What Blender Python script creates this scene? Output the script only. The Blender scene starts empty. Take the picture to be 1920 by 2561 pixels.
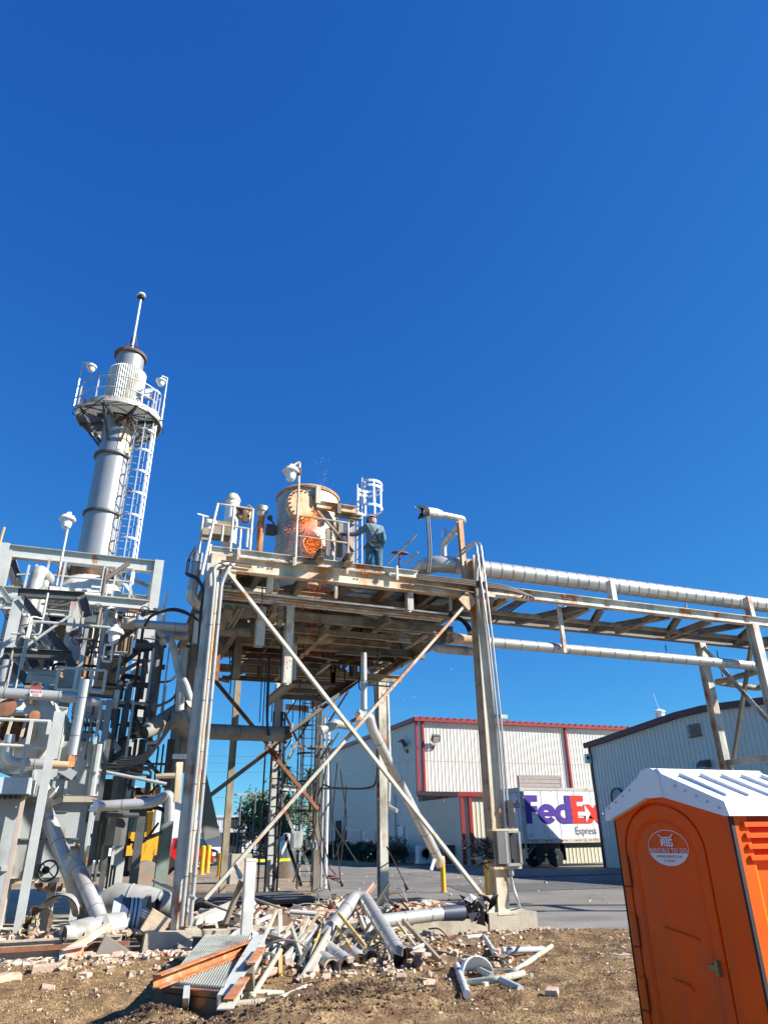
import bpy, bmesh, math, random
from mathutils import Vector, Matrix, noise
random.seed(7)
S = bpy.context.scene
COL = S.collection
# ------------------------------------------------------------------ camera
EYE = 1.7; FPX = 1735.0; PITCH = math.radians(25.2); YAW = math.radians(20.9); ROLL = 0.0136
_R0 = Vector((math.cos(YAW), -math.sin(YAW), 0)); _H = Vector((math.sin(YAW), math.cos(YAW), 0)); _Z = Vector((0, 0, 1))
_F = _H*math.cos(PITCH)+_Z*math.sin(PITCH); _U0 = -_H*math.sin(PITCH)+_Z*math.cos(PITCH)
_R = _R0*math.cos(ROLL)-_U0*math.sin(ROLL); _U = _U0*math.cos(ROLL)+_R0*math.sin(ROLL)
CAM = Vector((0, 0, EYE))
cd = bpy.data.cameras.new('camera'); cam = bpy.data.objects.new('camera', cd); COL.objects.link(cam)
cd.sensor_fit = 'HORIZONTAL'; cd.sensor_width = 36; cd.lens = 36*FPX/1920; cd.clip_end = 3000; cd.clip_start = .05
m3 = Matrix((_R, _U, -_F)).transposed()
cam.matrix_world = Matrix.Translation(CAM) @ m3.to_4x4()
S.camera = cam
# ------------------------------------------------------------------ light
SEL = math.radians(33); SAZ = math.atan2(.87, -.49)
sund = Vector((math.sin(SAZ)*math.cos(SEL), math.cos(SAZ)*math.cos(SEL), math.sin(SEL)))
W = bpy.data.worlds.new("World"); S.world = W; W.use_nodes = True
nt = W.node_tree; bg = nt.nodes['Background']
sky = nt.nodes.new('ShaderNodeTexSky'); sky.sky_type = 'NISHITA'; sky.sun_disc = False
sky.sun_elevation = SEL; sky.sun_rotation = SAZ; sky.air_density = 1.0; sky.dust_density = 0.0; sky.ozone_density = 4.0; sky.altitude = 2500
EXPO = 1.1; BGS = 0.11; KS = BGS*2**EXPO
sp_ = nt.nodes.new('ShaderNodeSeparateColor'); cb_ = nt.nodes.new('ShaderNodeCombineColor'); nt.links.new(sky.outputs[0], sp_.inputs[0])
for i_, (g_, a_) in enumerate(((1.15, .30), (.86, .61), (.484, .835))):   # clearer, deeper air than the stock sky
    m1 = nt.nodes.new('ShaderNodeMath'); m1.operation = 'MULTIPLY'; m1.inputs[1].default_value = .185; nt.links.new(sp_.outputs[i_], m1.inputs[0])
    m2 = nt.nodes.new('ShaderNodeMath'); m2.operation = 'POWER'; m2.inputs[1].default_value = g_; nt.links.new(m1.outputs[0], m2.inputs[0])
    m4 = nt.nodes.new('ShaderNodeMath'); m4.operation = 'MULTIPLY'; m4.inputs[1].default_value = a_/KS; nt.links.new(m2.outputs[0], m4.inputs[0]); nt.links.new(m4.outputs[0], cb_.inputs[i_])
nt.links.new(cb_.outputs[0], bg.inputs[0]); bg.inputs[1].default_value = BGS
sl = bpy.data.lights.new('sun', 'SUN'); sl.energy = 5.0; sl.angle = math.radians(.5); sl.color = (1, .95, .87)
so = bpy.data.objects.new('sun', sl); COL.objects.link(so); so.rotation_euler = sund.to_track_quat('Z', 'Y').to_euler(); so.location = (0, 0, 40)
vs = S.view_settings; vs.view_transform = 'Standard'; vs.look = 'None'; vs.exposure = EXPO; vs.gamma = 1
# ------------------------------------------------------------------ measurement: photo pixel -> point on a real plane
REG = {'R1': (100, 700, .339), 'R2': (0, 1350, .30157), 'R3': (0, 1850, .30157), 'R4': (450, 1130, .36188), 'R5': (400, 1400, .30157),
 'R6': (800, 1400, .30157), 'R7': (1000, 1200, .55489), 'Q1': (350, 2100, .33172), 'Q2': (800, 2150, .36188), 'Q3': (0, 2200, .30157),
 'Q4': (300, 1850, .33172), 'Q5': (780, 1750, .37394), 'Q6': (1350, 1850, .34379), 'Q7': (1200, 1750, .30157),
 'S1': (180, 1100, .14472), 'S4': (380, 1380, .18094), 'S5': (650, 1200, .2111), '': (0, 0, 1)}
def px(r, x, y):
    a, b, s = REG[r]; return a+x*s, b+y*s
def ray(r, x, y):
    x, y = px(r, x, y); return _F*FPX+_R*(x-960)-_U*(y-1280.5)
def onp(r, x, y, ax, v):
    d = ray(r, x, y); t = (v-CAM[ax])/d[ax]; return CAM+d*t
def PX(r, x, y, v): return onp(r, x, y, 0, v)
def PY(r, x, y, v): return onp(r, x, y, 1, v)
def PZ(r, x, y, v=0.0): return onp(r, x, y, 2, v)
# ------------------------------------------------------------------ materials
MATS = {}
def mat(name, col, rough=.6, metal=0.0, var=.12, vscale=3.0, rust=0.0, rcol=(.28, .09, .03), rscale=2.2, bump=.0, bscale=40, spec=.5, streak=1.0, emit=None, dirt=0.0, dcol=(.12, .09, .06), trans=0):
    if name in MATS: return MATS[name]
    m = bpy.data.materials.new(name); m.use_nodes = True; n = m.node_tree.nodes; l = m.node_tree.links
    b = n['Principled BSDF']; b.inputs['Roughness'].default_value = rough; b.inputs['Metallic'].default_value = metal
    b.inputs['Specular IOR Level'].default_value = spec
    if emit: b.inputs['Emission Color'].default_value = (*col, 1); b.inputs['Emission Strength'].default_value = emit
    tc = n.new('ShaderNodeTexCoord')
    def nz(scale, det=4, st=1.0, rough=.6):
        mp = n.new('ShaderNodeMapping'); mp.inputs['Scale'].default_value = (1, 1, st); mp.inputs['Location'].default_value = (random.random()*9, 3, 5)
        l.new(tc.outputs['Object'], mp.inputs[0]); t = n.new('ShaderNodeTexNoise'); t.inputs['Scale'].default_value = scale; t.inputs['Detail'].default_value = det; t.inputs['Roughness'].default_value = rough
        l.new(mp.outputs[0], t.inputs[0]); return t.outputs[0]
    def ramp(src, a, c):
        r = n.new('ShaderNodeMapRange'); r.inputs[1].default_value = a; r.inputs[2].default_value = c; l.new(src, r.inputs[0]); return r.outputs[0]
    def mix(f, A, B):
        x = n.new('ShaderNodeMix'); x.data_type = 'RGBA'
        if isinstance(f, float): x.inputs[0].default_value = f
        else: l.new(f, x.inputs[0])
        for i, c in ((6, A), (7, B)):
            if isinstance(c, tuple): x.inputs[i].default_value = (*c[:3], 1)
            else: l.new(c, x.inputs[i])
        return x.outputs[2]
    c0 = tuple(max(0, v*(1-var)) for v in col); c1 = tuple(min(1, v*(1+var)) for v in col)
    out = mix(ramp(nz(vscale), .3, .7), c0, c1)
    if dirt: out = mix(ramp(nz(vscale*.7, 6, .4), .62-dirt*.25, .72), out, dcol)
    if rust:
        rf = ramp(nz(rscale, 6, streak, .65), .66-rust*.3, .74-rust*.22); out = mix(rf, out, mix(ramp(nz(9), .3, .7), rcol, (rcol[0]*1.7, rcol[1]*1.9, rcol[2]*1.8)))
    l.new(out, b.inputs['Base Color'])
    if bump:
        bp = n.new('ShaderNodeBump'); bp.inputs['Strength'].default_value = bump; bp.inputs['Distance'].default_value = .02; l.new(nz(bscale, 5), bp.inputs['Height']); l.new(bp.outputs[0], b.inputs['Normal'])
    if trans: b.inputs['Transmission Weight'].default_value = trans
    MATS[name] = m; return m
STEEL = mat('light grey painted steel', (.57, .56, .48), .45, rust=.42, streak=.5, var=.1, dirt=.6, dcol=(.25, .22, .17))
CREAM = mat('weathered cream painted steel', (.68, .6, .45), .55, rust=.62, rcol=(.38, .17, .06), streak=.45, rscale=1.3, dirt=.8, dcol=(.36, .27, .16))
TAN = mat('dirty tan steel', (.32, .26, .18), .7, rust=.35, rcol=(.2, .09, .04), dirt=.5, dcol=(.1, .08, .06))
DUSTY = mat('dusty grey brown steel', (.19, .165, .13), .7, rust=.2, dirt=.4, dcol=(.07, .06, .05))
GALV = mat('galvanised steel', (.4, .4, .38), .4, .3, var=.15, rust=.06)
GREY = mat('grey green painted casing', (.38, .41, .4), .5, rust=.1, var=.08, dirt=.35, dcol=(.22, .2, .16), streak=.4)
DARK = mat('dark grey steel', (.085, .085, .08), .55, rust=.12, var=.3)
BLACK = mat('black cable', (.02, .02, .022), .5, var=.3)
RUST = mat('rusty steel', (.24, .1, .05), .85, var=.35, rust=.3, rcol=(.42, .17, .06), bump=.3)
ORUST = mat('orange rust steel', (.42, .15, .05), .85, var=.45, vscale=7, rust=.5, rcol=(.22, .08, .035), dirt=.4, dcol=(.4, .33, .24), bump=.3)
JACKET = mat('aluminium pipe jacket', (.5, .495, .47), .36, .45, var=.08, dirt=.15, dcol=(.45, .4, .33), vscale=2)
DJACK = mat('dull grey pipe jacket', (.42, .41, .38), .5, .2, var=.15, dirt=.4, dcol=(.2, .17, .13))
BRJACK = mat('brown dusty pipe jacket', (.28, .23, .16), .7, .1, var=.2, dirt=.5, dcol=(.12, .1, .07))
SEAM = mat('jacket seam', (.2, .2, .2), .6, .4)
WHITE = mat('white paint', (.78, .78, .76), .4, var=.04)
STACKM = mat('silver stack paint', (.36, .365, .36), .34, .4, var=.05, rust=.14, rcol=(.4, .24, .12), dirt=.3, dcol=(.4, .38, .34), streak=.2)
INSUL = mat('torn cream insulation', (.52, .4, .27), .95, var=.3, bump=.5)
PINK = mat('pink cream firebrick', (.5, .37, .27), .95, var=.28, vscale=5, bump=.5)
CONC = mat('weathered concrete', (.44, .39, .3), .9, var=.18, dirt=.4, dcol=(.2, .17, .13), bump=.4, bscale=30)
ASPH = mat('asphalt', (.17, .155, .13), .9, var=.3, vscale=.5, dirt=.5, dcol=(.11, .1, .085), bump=.5, bscale=60)
DIRT = mat('brown dirt', (.22, .16, .1), .95, var=.4, vscale=.8, bump=.6, bscale=15)
YEL = mat('yellow paint', (.78, .42, .015), .45, var=.08, rust=.05)
EXCY = mat('excavator yellow paint', (.75, .36, .02), .45, var=.1, dirt=.2)
REDP = mat('red car paint', (.5, .01, .015), .25, var=.04)
NAVY = mat('navy car paint', (.012, .02, .05), .25)
GLASS = mat('dark window glass', (.02, .025, .03), .08, var=.05, spec=.8)
TYRE = mat('black tyre rubber', (.018, .018, .018), .85)
TRIM = mat('dark red metal trim', (.26, .028, .025), .4, var=.1)
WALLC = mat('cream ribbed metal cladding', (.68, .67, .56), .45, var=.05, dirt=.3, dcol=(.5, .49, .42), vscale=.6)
WALLSH = mat('shade toned ribbed metal cladding', (.58, .6, .54), .45, var=.04)  # greyer copy of the cream cladding, shade put into its colour
ORANGE = mat('orange plastic', (.97, .098, .0), .5, spec=.22, var=.09, vscale=3, streak=.4, dirt=.35, dcol=(.66, .1, .02), bump=.06, bscale=14)
WPLAS = mat('white roof plastic', (.8, .8, .81), .45, var=.04, dirt=.2, dcol=(.62, .6, .56), bump=.05, bscale=10)
LEAFD = mat('dark green leaves', (.035, .055, .02), .7, var=.5, vscale=3)
LEAFG = mat('green grey leaves', (.07, .1, .035), .7, var=.5, vscale=3)
BARK = mat('bark', (.16, .12, .08), .95, var=.3)
for n_ in ORANGE.node_tree.nodes:
    if n_.type == 'BSDF_PRINCIPLED': n_.inputs['Subsurface Weight'].default_value = .35; n_.inputs['Subsurface Radius'].default_value = (1, .25, .05); n_.inputs['Subsurface Scale'].default_value = .25
CLEAR = mat('lamp glass', (.75, .77, .78), .15, var=.02, spec=.8)
BROWNP = mat('scorched brown steel', (.1, .06, .04), .85, var=.5, rust=.3)
# ------------------------------------------------------------------ mesh builder
WL = {}
class MB:
    def __init__(s, M=None): s.v = []; s.f = []; s.mi = []; s.M = M; s.cur = 0
    def add(s, vs_, fs_):
        o = len(s.v)
        if s.M: vs_ = [s.M @ Vector(v) for v in vs_]
        s.v += [Vector(v) for v in vs_]; s.f += [tuple(i+o for i in f) for f in fs_]; s.mi += [s.cur]*len(fs_)
        return s
    def box(s, c, d, rot=None):
        c = Vector(c); h = [x/2 for x in d]; vs_ = []
        for i in (-1, 1):
            for j in (-1, 1):
                for k in (-1, 1):
                    p = Vector((i*h[0], j*h[1], k*h[2]))
                    if rot: p = rot @ p
                    vs_.append(c+p)
        return s.add(vs_, [(0, 1, 3, 2), (4, 6, 7, 5), (0, 4, 5, 1), (2, 3, 7, 6), (0, 2, 6, 4), (1, 5, 7, 3)])
    def b2(s, a, b):
        a = Vector(a); b = Vector(b); return s.box((a+b)/2, [abs(x) for x in (b-a)])
    def ext(s, p0, p1, poly, up=(0, 0, 1), sc=1.0):
        p0 = Vector(p0); p1 = Vector(p1); d = (p1-p0).normalized(); up = Vector(up)
        if abs(d.dot(up)) > .95: up = Vector((0, -1, 0)) if abs(d.z) > .5 else Vector((0, 0, 1))
        a = d.cross(up).normalized(); u = a.cross(d); n = len(poly)
        vs_ = [p0+a*x+u*y for x, y in poly]+[p1+a*x*sc+u*y*sc for x, y in poly]
        fs = [(i, (i+1) % n, n+(i+1) % n, n+i) for i in range(n)]+[tuple(range(n))[::-1], tuple(range(n, 2*n))]
        return s.add(vs_, fs)
    def tube(s, pts, r, seg=10, caps=True, seam=0, seamm=1, hollow=False):
        pts = [Vector(p) for p in pts]
        rs = r if isinstance(r, (list, tuple)) else [r]*len(pts)
        if seam:
            out = []; ro = []
            for i in range(len(pts)-1):
                L = (pts[i+1]-pts[i]).length; out.append(pts[i]); ro.append(rs[i]); k = int(L/seam)
                for j in range(k):
                    t = (j+.5)/k; p = pts[i].lerp(pts[i+1], t); e = (pts[i+1]-pts[i]).normalized()*.008; rr = rs[i]+(rs[i+1]-rs[i])*t
                    out += [p-e*1.01, p-e, p+e, p+e*1.01]; ro += [rr, rr*1.035+.002, rr*1.035+.002, rr]
            out.append(pts[-1]); ro.append(rs[-1]); pts, rs = out, ro
        n = len(pts); d0 = (pts[1]-pts[0]).normalized()
        a = d0.orthogonal().normalized(); vs_ = []; fs = []; pd = d0
        for i, p in enumerate(pts):
            if i == 0: d = d0
            elif i == n-1: d = (pts[i]-pts[i-1]).normalized()
            else: d = ((pts[i+1]-pts[i]).normalized()+(pts[i]-pts[i-1]).normalized())
            if d.length < 1e-6: d = pd.copy()
            d.normalize(); q = pd.rotation_difference(d); a = q @ a; a = (a-d*a.dot(d)).normalized(); b = d.cross(a); pd = d
            for k in range(seg):
                t = 2*math.pi*k/seg; vs_.append(p+(a*math.cos(t)+b*math.sin(t))*rs[i])
        smi = []
        for i in range(n-1):
            for k in range(seg):
                fs.append((i*seg+k, i*seg+(k+1) % seg, (i+1)*seg+(k+1) % seg, (i+1)*seg+k))
        if caps: fs += [tuple(range(seg))[::-1], tuple((n-1)*seg+k for k in range(seg))]
        c0 = len(s.mi); s.add(vs_, fs)
        if seam:
            for i in range(n-1):
                if (pts[i+1]-pts[i]).length < .02 and abs(rs[i]-rs[i+1]) < 1e-6:
                    for k in range(seg): s.mi[c0+i*seg+k] = seamm
        return s
    def lathe(s, base, prof, seg=20, axis=(0, 0, 1), caps=True):
        base = Vector(base); ax = Vector(axis).normalized(); a = ax.orthogonal().normalized(); b = ax.cross(a); vs_ = []; fs = []; n = len(prof)
        for r, z in prof:
            for k in range(seg):
                t = 2*math.pi*k/seg; vs_.append(base+ax*z+(a*math.cos(t)+b*math.sin(t))*max(r, .0005))
        for i in range(n-1):
            for k in range(seg): fs.append((i*seg+k, i*seg+(k+1) % seg, (i+1)*seg+(k+1) % seg, (i+1)*seg+k))
        if caps: fs += [tuple(range(seg))[::-1], tuple((n-1)*seg+k for k in range(seg))]
        return s.add(vs_, fs)
    def prism(s, poly, o, ex, ey, ez):
        # poly (x,y) in plane o+ex*x+ey*y, extruded by vector ez
        o = Vector(o); ex = Vector(ex); ey = Vector(ey); ez = Vector(ez); n = len(poly)
        vs_ = [o+ex*x+ey*y for x, y in poly]; vs_ += [v+ez for v in vs_]
        return s.add(vs_, [tuple(range(n))[::-1], tuple(range(n, 2*n))]+[(i, (i+1) % n, n+(i+1) % n, n+i) for i in range(n)])
    def build(s, name, m, parent=None, sharp=35):
        if parent is not None: loc = WL[parent.name]
        else:
            n = len(s.v); loc = Vector((sum(v.x for v in s.v)/n, sum(v.y for v in s.v)/n, min(v.z for v in s.v)))
        me = bpy.data.meshes.new(name); me.from_pydata([v-loc for v in s.v], [], s.f)
        for q in (m if isinstance(m, (list, tuple)) else [m]): me.materials.append(q)
        nm = len(me.materials); me.polygons.foreach_set('material_index', [min(i, nm-1) for i in s.mi])
        bm = bmesh.new(); bm.from_mesh(me); bmesh.ops.recalc_face_normals(bm, faces=bm.faces); bm.to_mesh(me); bm.free()
        me.polygons.foreach_set('use_smooth', [True]*len(me.polygons)); me.set_sharp_from_angle(angle=math.radians(sharp)); me.update()
        o = bpy.data.objects.new(name, me); COL.objects.link(o)
        if parent is not None: o.parent = parent
        else: o.location = loc
        WL[o.name] = loc
        return o
def tag(o, label=None, cat=None, group=None, kind=None):
    if label: o['label'] = label
    if cat: o['category'] = cat
    if group: o['group'] = group
    if kind: o['kind'] = kind
    return o
def T(name, label, cat, loc, group=None):
    o = bpy.data.objects.new(name, None); COL.objects.link(o); o.location = loc; o.empty_display_size = .2; WL[o.name] = Vector(loc)
    return tag(o, label, cat, group)
def I(h, w, t=.014):
    return [(-w/2, -h/2), (w/2, -h/2), (w/2, -h/2+t), (t/2, -h/2+t), (t/2, h/2-t), (w/2, h/2-t), (w/2, h/2), (-w/2, h/2), (-w/2, h/2-t), (-t/2, h/2-t), (-t/2, -h/2+t), (-w/2, -h/2+t)]
def Cc(h, w, t=.012): return [(-w/2, -h/2), (w/2, -h/2), (w/2, -h/2+t), (-w/2+t, -h/2+t), (-w/2+t, h/2-t), (w/2, h/2-t), (w/2, h/2), (-w/2, h/2)]
def Lp(h, w, t=.01): return [(0, 0), (w, 0), (w, t), (t, t), (t, h), (0, h)]
def Rr(h, w): return [(-w/2, -h/2), (w/2, -h/2), (w/2, h/2), (-w/2, h/2)]
def Q(h, w=None, t=None): return Rr(h, w or h)
def bend(pts, R=.15, n=6):
    pts = [Vector(p) for p in pts]; out = [pts[0]]
    for i in range(1, len(pts)-1):
        a, b, c = pts[i-1], pts[i], pts[i+1]; r = min(R, (a-b).length*.49, (c-b).length*.49)
        p0 = b+(a-b).normalized()*r; p1 = b+(c-b).normalized()*r
        for k in range(n+1):
            t = k/n; out.append(p0*(1-t)**2+b*2*t*(1-t)+p1*t*t)
    out.append(pts[-1]); return out
def arc(c, a, b, r, t0, t1, n): return [Vector(c)+(Vector(a)*math.cos(t0+(t1-t0)*i/n)+Vector(b)*math.sin(t0+(t1-t0)*i/n))*r for i in range(n+1)]
PJ = [JACKET, SEAM]; PD = [DJACK, SEAM]; PB = [BRJACK, SEAM]
def bar(name, m, prof, p0, p1, parent=None, up=(0, 0, 1)):
    return MB().ext(p0, p1, prof, up).build(name, m, parent)
def thing1(mb, name, m, label, cat, group=None): return tag(mb.build(name, m), label, cat, group)
def pipe(name, m, pts, r, R, label, cat='pipe', group=None, seam=.6, seg=14, parent=None, jag=0):
    mb = MB().tube(bend(pts, R), r, seg, seam=seam)
    o = mb.build(name, m, parent, 50)
    if parent is None: tag(o, label, cat, group)
    return o
def torn(mb, p, d, r, n=14, L=.25, seed=0, flare=.1):
    # jagged torn end sleeve, a thin open shell with a dark inside
    rnd = random.Random(seed); p = Vector(p); d = Vector(d).normalized(); a = d.orthogonal().normalized(); b = d.cross(a); vs_ = []; fs = []
    for i in range(n):
        t = 2*math.pi*i/n; rad = a*math.cos(t)+b*math.sin(t); l = L*(.35+.65*rnd.random()); fl = r*(1+flare*rnd.uniform(-1, 2))
        vs_ += [p+rad*r, p+rad*fl+d*l, p+rad*(fl-.012)+d*l, p+rad*(r-.012)]
    for i in range(n):
        j = (i+1) % n
        for k in range(3): fs.append((i*4+k, j*4+k, j*4+k+1, i*4+k+1))
    mb.add(vs_, fs); return mb
def leafcloud(mb, c, R, n, size, rnd, squash=1.0, clumps=None):
    cl = clumps or 14; cs = []
    for _ in range(cl):
        v = Vector((rnd.gauss(0, 1), rnd.gauss(0, 1), rnd.gauss(0, 1))).normalized()*rnd.uniform(.35, .85); cs.append((v, rnd.uniform(.25, .45)))
    vs_ = []; fs = []
    for i in range(n):
        v0, rr = rnd.choice(cs); v = v0+Vector((rnd.gauss(0, 1), rnd.gauss(0, 1), rnd.gauss(0, 1)))*rr*.45
        p = Vector(c)+Vector((v.x*R[0], v.y*R[1], v.z*R[2])); a = Vector((rnd.gauss(0, 1), rnd.gauss(0, 1), rnd.gauss(0, 1))).normalized(); b = a.orthogonal().normalized(); s_ = size*rnd.uniform(.6, 1.4)
        o = len(vs_); vs_ += [p-a*s_, p+b*s_*.45, p+a*s_, p-b*s_*.45]; fs.append((o, o+1, o+2, o+3))
    mb.add(vs_, fs); return mb
GP = mat('light grey column paint', (.45, .46, .44), .5, rust=.12, dirt=.2, dcol=(.3, .28, .24), streak=.4)
#@@LIGHTS_END
# ================================================================== SETTING
g = MB(); g.add([(-400, -60, -.004), (600, -60, -.004), (600, 700, -.004), (-400, 700, -.004)], [(0, 1, 2, 3)])
tag(g.build('asphalt_yard', ASPH), 'grey worn asphalt yard reaching to the warehouses', None, None, 'structure')
# patches and cracks: dirt yard behind the plant
def sheet(name, pts, z, m, seg=3.0, amp=.25, label=''):
    mb = MB(); n = len(pts); out = []
    for i in range(n):
        a = Vector((*pts[i], 0)); b = Vector((*pts[(i+1) % n], 0)); k = max(1, int((b-a).length/seg*3))
        for j in range(k):
            p = a.lerp(b, j/k); q = noise.noise_vector(p*.6)*amp; out.append((p.x+q.x, p.y+q.y, z))
    mb.add(out, [tuple(range(len(out)))]); o = mb.build(name, m); tag(o, label, None, None, 'structure'); return o
sheet('dirt_yard', [(-14, 18), (4.2, 18), (6.5, 24), (9.5, 33), (9, 41), (13.5, 48), (11, 52), (4, 51), (-14, 52)], .004, DIRT, label='brown dirt yard behind the plant')
GV = mat('dry grass strip', (.3, .22, .09), .95, var=.4, vscale=1.5, bump=.5)
sheet('grass_strip', [(16.4, 53.5), (21.8, 49.3), (21.8, 60), (21.8, 82), (17.2, 82)], .006, GV, label='dry grass strip in front of the hedge')
WETA = mat('damp pale concrete apron', (.2, .185, .16), .75, var=.3, vscale=.6, dirt=.5, dcol=(.12, .12, .12))
sheet('worn_apron', [(8.6, 14), (9.4, 17.2), (13, 16.8), (17, 15.6), (19, 12), (14, 8), (10, 9.2)], .005, WETA, seg=1, amp=.5, label='pale damp concrete apron by the grass')
CRK = mat('tar sealed crack', (.035, .034, .033), .6)
rc_ = random.Random(12); mb = MB()
for k in range(9):
    p = Vector((rc_.uniform(7, 20), rc_.uniform(18, 38), .0075)); a_ = rc_.choice([0, 1.57])+rc_.gauss(0, .12)
    for j in range(12):
        a2 = a_+rc_.gauss(0, .25); q = p+Vector((math.cos(a2), math.sin(a2), 0))*.8; n_ = Vector((-math.sin(a2), math.cos(a2), 0))*.018
        mb.add([p-n_, p+n_, q+n_, q-n_], [(0, 1, 2, 3)]); p = q+Vector((0, 0, .00004))
tag(mb.build('tar_cracks', CRK), 'thin tar sealed cracks running over the asphalt', None, None, 'structure')
sheet('asphalt_patch', [(12, 24), (19, 23), (21, 27), (13, 28)], .006, mat('dark asphalt patch', (.1, .095, .085), .9, var=.3, bump=.5, bscale=60), amp=.3, label='darker repaired patch of asphalt in front of the trailer')
# foreground terrain
GT = bpy.data.materials.new('turf soil'); GT.use_nodes = True
def soilmat(m, cols, rough=.95, sc=(.9, 4, 30)):
    n = m.node_tree.nodes; l = m.node_tree.links; b = n['Principled BSDF']; b.inputs['Roughness'].default_value = rough; b.inputs['Specular IOR Level'].default_value = .15
    tc = n.new('ShaderNodeNewGeometry'); prev = None
    for i, s_ in enumerate(sc):
        t = n.new('ShaderNodeTexNoise'); t.inputs['Scale'].default_value = s_; t.inputs['Detail'].default_value = 5; l.new(tc.outputs['Position'], t.inputs[0])
        r = n.new('ShaderNodeMapRange'); r.inputs[1].default_value = .46; r.inputs[2].default_value = .56; l.new(t.outputs[0], r.inputs[0])
        x = n.new('ShaderNodeMix'); x.data_type = 'RGBA'; l.new(r.outputs[0], x.inputs[0])
        if prev is None: x.inputs[6].default_value = (*cols[0], 1)
        else: l.new(prev, x.inputs[6])
        x.inputs[7].default_value = (*cols[i+1], 1); prev = x.outputs[2]
    l.new(prev, b.inputs['Base Color'])
soilmat(GT, [(.25, .16, .08), (.12, .064, .037), (.32, .225, .12), (.16, .105, .055)])
def gedge(x):
    # far edge (Y) of the grass as a function of X
    if x < 8.4: return 13.9
    return 13.9-(x-8.4)*.25-max(0, x-9.6)*1.2
def gz(x, y):
    h = .05*noise.noise(Vector((x*.5, y*.5, 1)))+.06*noise.noise(Vector((x*1.7, y*1.7, 4)))+.035*noise.noise(Vector((x*5, y*5, 2)))+.016*noise.noise(Vector((x*13, y*13, 6)))
    # dug-over mound in front of the grating and to the left of it
    for cx, cy, rr, hh in ((2.1, 7.9, .9, .17), (3.1, 8.6, .8, .12), (.75, 8.4, .5, .14), (1.3, 7.6, .9, .1)):
        d = ((x-cx)**2+(y-cy)**2)/rr**2; h += hh*math.exp(-d*1.5)
    e = gedge(x)+.3*noise.noise(Vector((x*1.2, 7, 0)))-y
    k = min(1, max(0, e/1.0)); return .02+(h+.05)*k-(.06 if e < 0 else 0)*min(1, -e*3)
gm = MB(); nx, ny = 300, 190; x0, x1, y0, y1 = -6, 13, 2.0, 14.2; vv = []; ff = []
for j in range(ny):
    for i in range(nx):
        x = x0+(x1-x0)*i/(nx-1); y = y0+(y1-y0)*j/(ny-1); vv.append((x, y, gz(x, y)))
for j in range(ny-1):
    for i in range(nx-1):
        a = j*nx+i; ff.append((a, a+1, a+nx+1, a+nx))
gm.add(vv, ff); tag(gm.build('grass_ground', GT, None, 80), 'uneven brown and dry grass ground in the foreground', None, None, 'structure')
# grass blades
def blades(n, seed, rng, hmin, hmax, wid, m, name, label, dens):
    rnd = random.Random(seed); mb = MB(); vs_ = []; fs = []; c = 0
    while c < n:
        y = rnd.uniform(*rng[1]); x = rnd.uniform(rng[0][0], rng[0][1])
        if x < -.1*y-1.6 or x > y*.95+1.5: continue
        if y > gedge(x)-.15: continue
        if noise.noise(Vector((x*1.3, y*1.3, seed)))+rnd.uniform(-.5, .5) < dens: continue
        c += 1; z = gz(x, y)-.004; h = rnd.uniform(hmin, hmax); a = rnd.uniform(0, 6.28); w = wid*rnd.uniform(.6, 1.4); le = rnd.uniform(.2, 1.1)*h; b = rnd.uniform(0, 6.28)
        dx, dy = math.cos(a)*w, math.sin(a)*w; lx, ly = math.cos(b)*le, math.sin(b)*le; o = len(vs_)
        vs_ += [(x-dx, y-dy, z), (x+dx, y+dy, z), (x+lx*.5+dx*.6, y+ly*.5+dy*.6, z+h*.65), (x+lx, y+ly, z+h*.9)]; fs.append((o, o+1, o+2, o+3))
    mb.add(vs_, fs); o = mb.build(name, m, None, 180); tag(o, label, 'grass', None, 'stuff')
GB1 = mat('dry straw grass', (.38, .26, .12), .9, var=.4, vscale=2); GB2 = mat('brown dead grass', (.2, .105, .06), .9, var=.4, vscale=2); GB3 = mat('olive grass', (.22, .18, .07), .9, var=.4, vscale=2)
blades(38000, 1, ((-3, 13), (6.5, 13.8)), .012, .032, .004, GB1, 'dry_grass', 'short straw coloured grass on the foreground turf', -.15)
blades(46000, 2, ((-3, 13), (6.5, 13.8)), .01, .03, .005, GB2, 'dead_grass', 'dark brown dead turf tufts in the foreground', -.05)
blades(14000, 3, ((-3, 13), (6.5, 13.8)), .012, .034, .004, GB3, 'olive_grass', 'olive green turf tufts in the foreground', .05)
#@@SETTING_END
# ================================================================== BUILDINGS
def ribwall(mb, a, b, z0, z1, nrm, pitch=.3, d=.04, ztop=None):
    # ribbed sheet from a to b (xy), outward normal nrm; ztop(t) optional
    a = Vector((*a, 0)); b = Vector((*b, 0)); L = (b-a).length; e = (b-a).normalized(); nn = Vector((*nrm, 0)); pts = []
    n = int(L/pitch)
    for i in range(n):
        s0 = i*pitch; pts += [(s0, 0), (s0+pitch*.86, 0), (s0+pitch*.9, d*.8), (s0+pitch*.97, d*.8)]
    pts.append((L, 0)); vs_ = []; fs = []
    for s_, o in pts:
        p = a+e*s_+nn*o; zt = ztop(s_/L) if ztop else z1
        vs_ += [(p.x, p.y, z0), (p.x, p.y, zt)]
    for i in range(len(pts)-1): fs.append((2*i, 2*i+2, 2*i+3, 2*i+1))
    mb.add(vs_, fs)
WX, WY, WZ = 22.3, 52.0, 10.0
wh = T('warehouse', 'tall cream ribbed metal warehouse, side wall greyed for shade, with bright red eaves and downspouts', 'warehouse', (WX, WY, 0))
m_ = MB(); ribwall(m_, (WX, WY), (60, WY), 0, WZ, (0, -1)); m_.build('front_wall', WALLC, wh)
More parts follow.
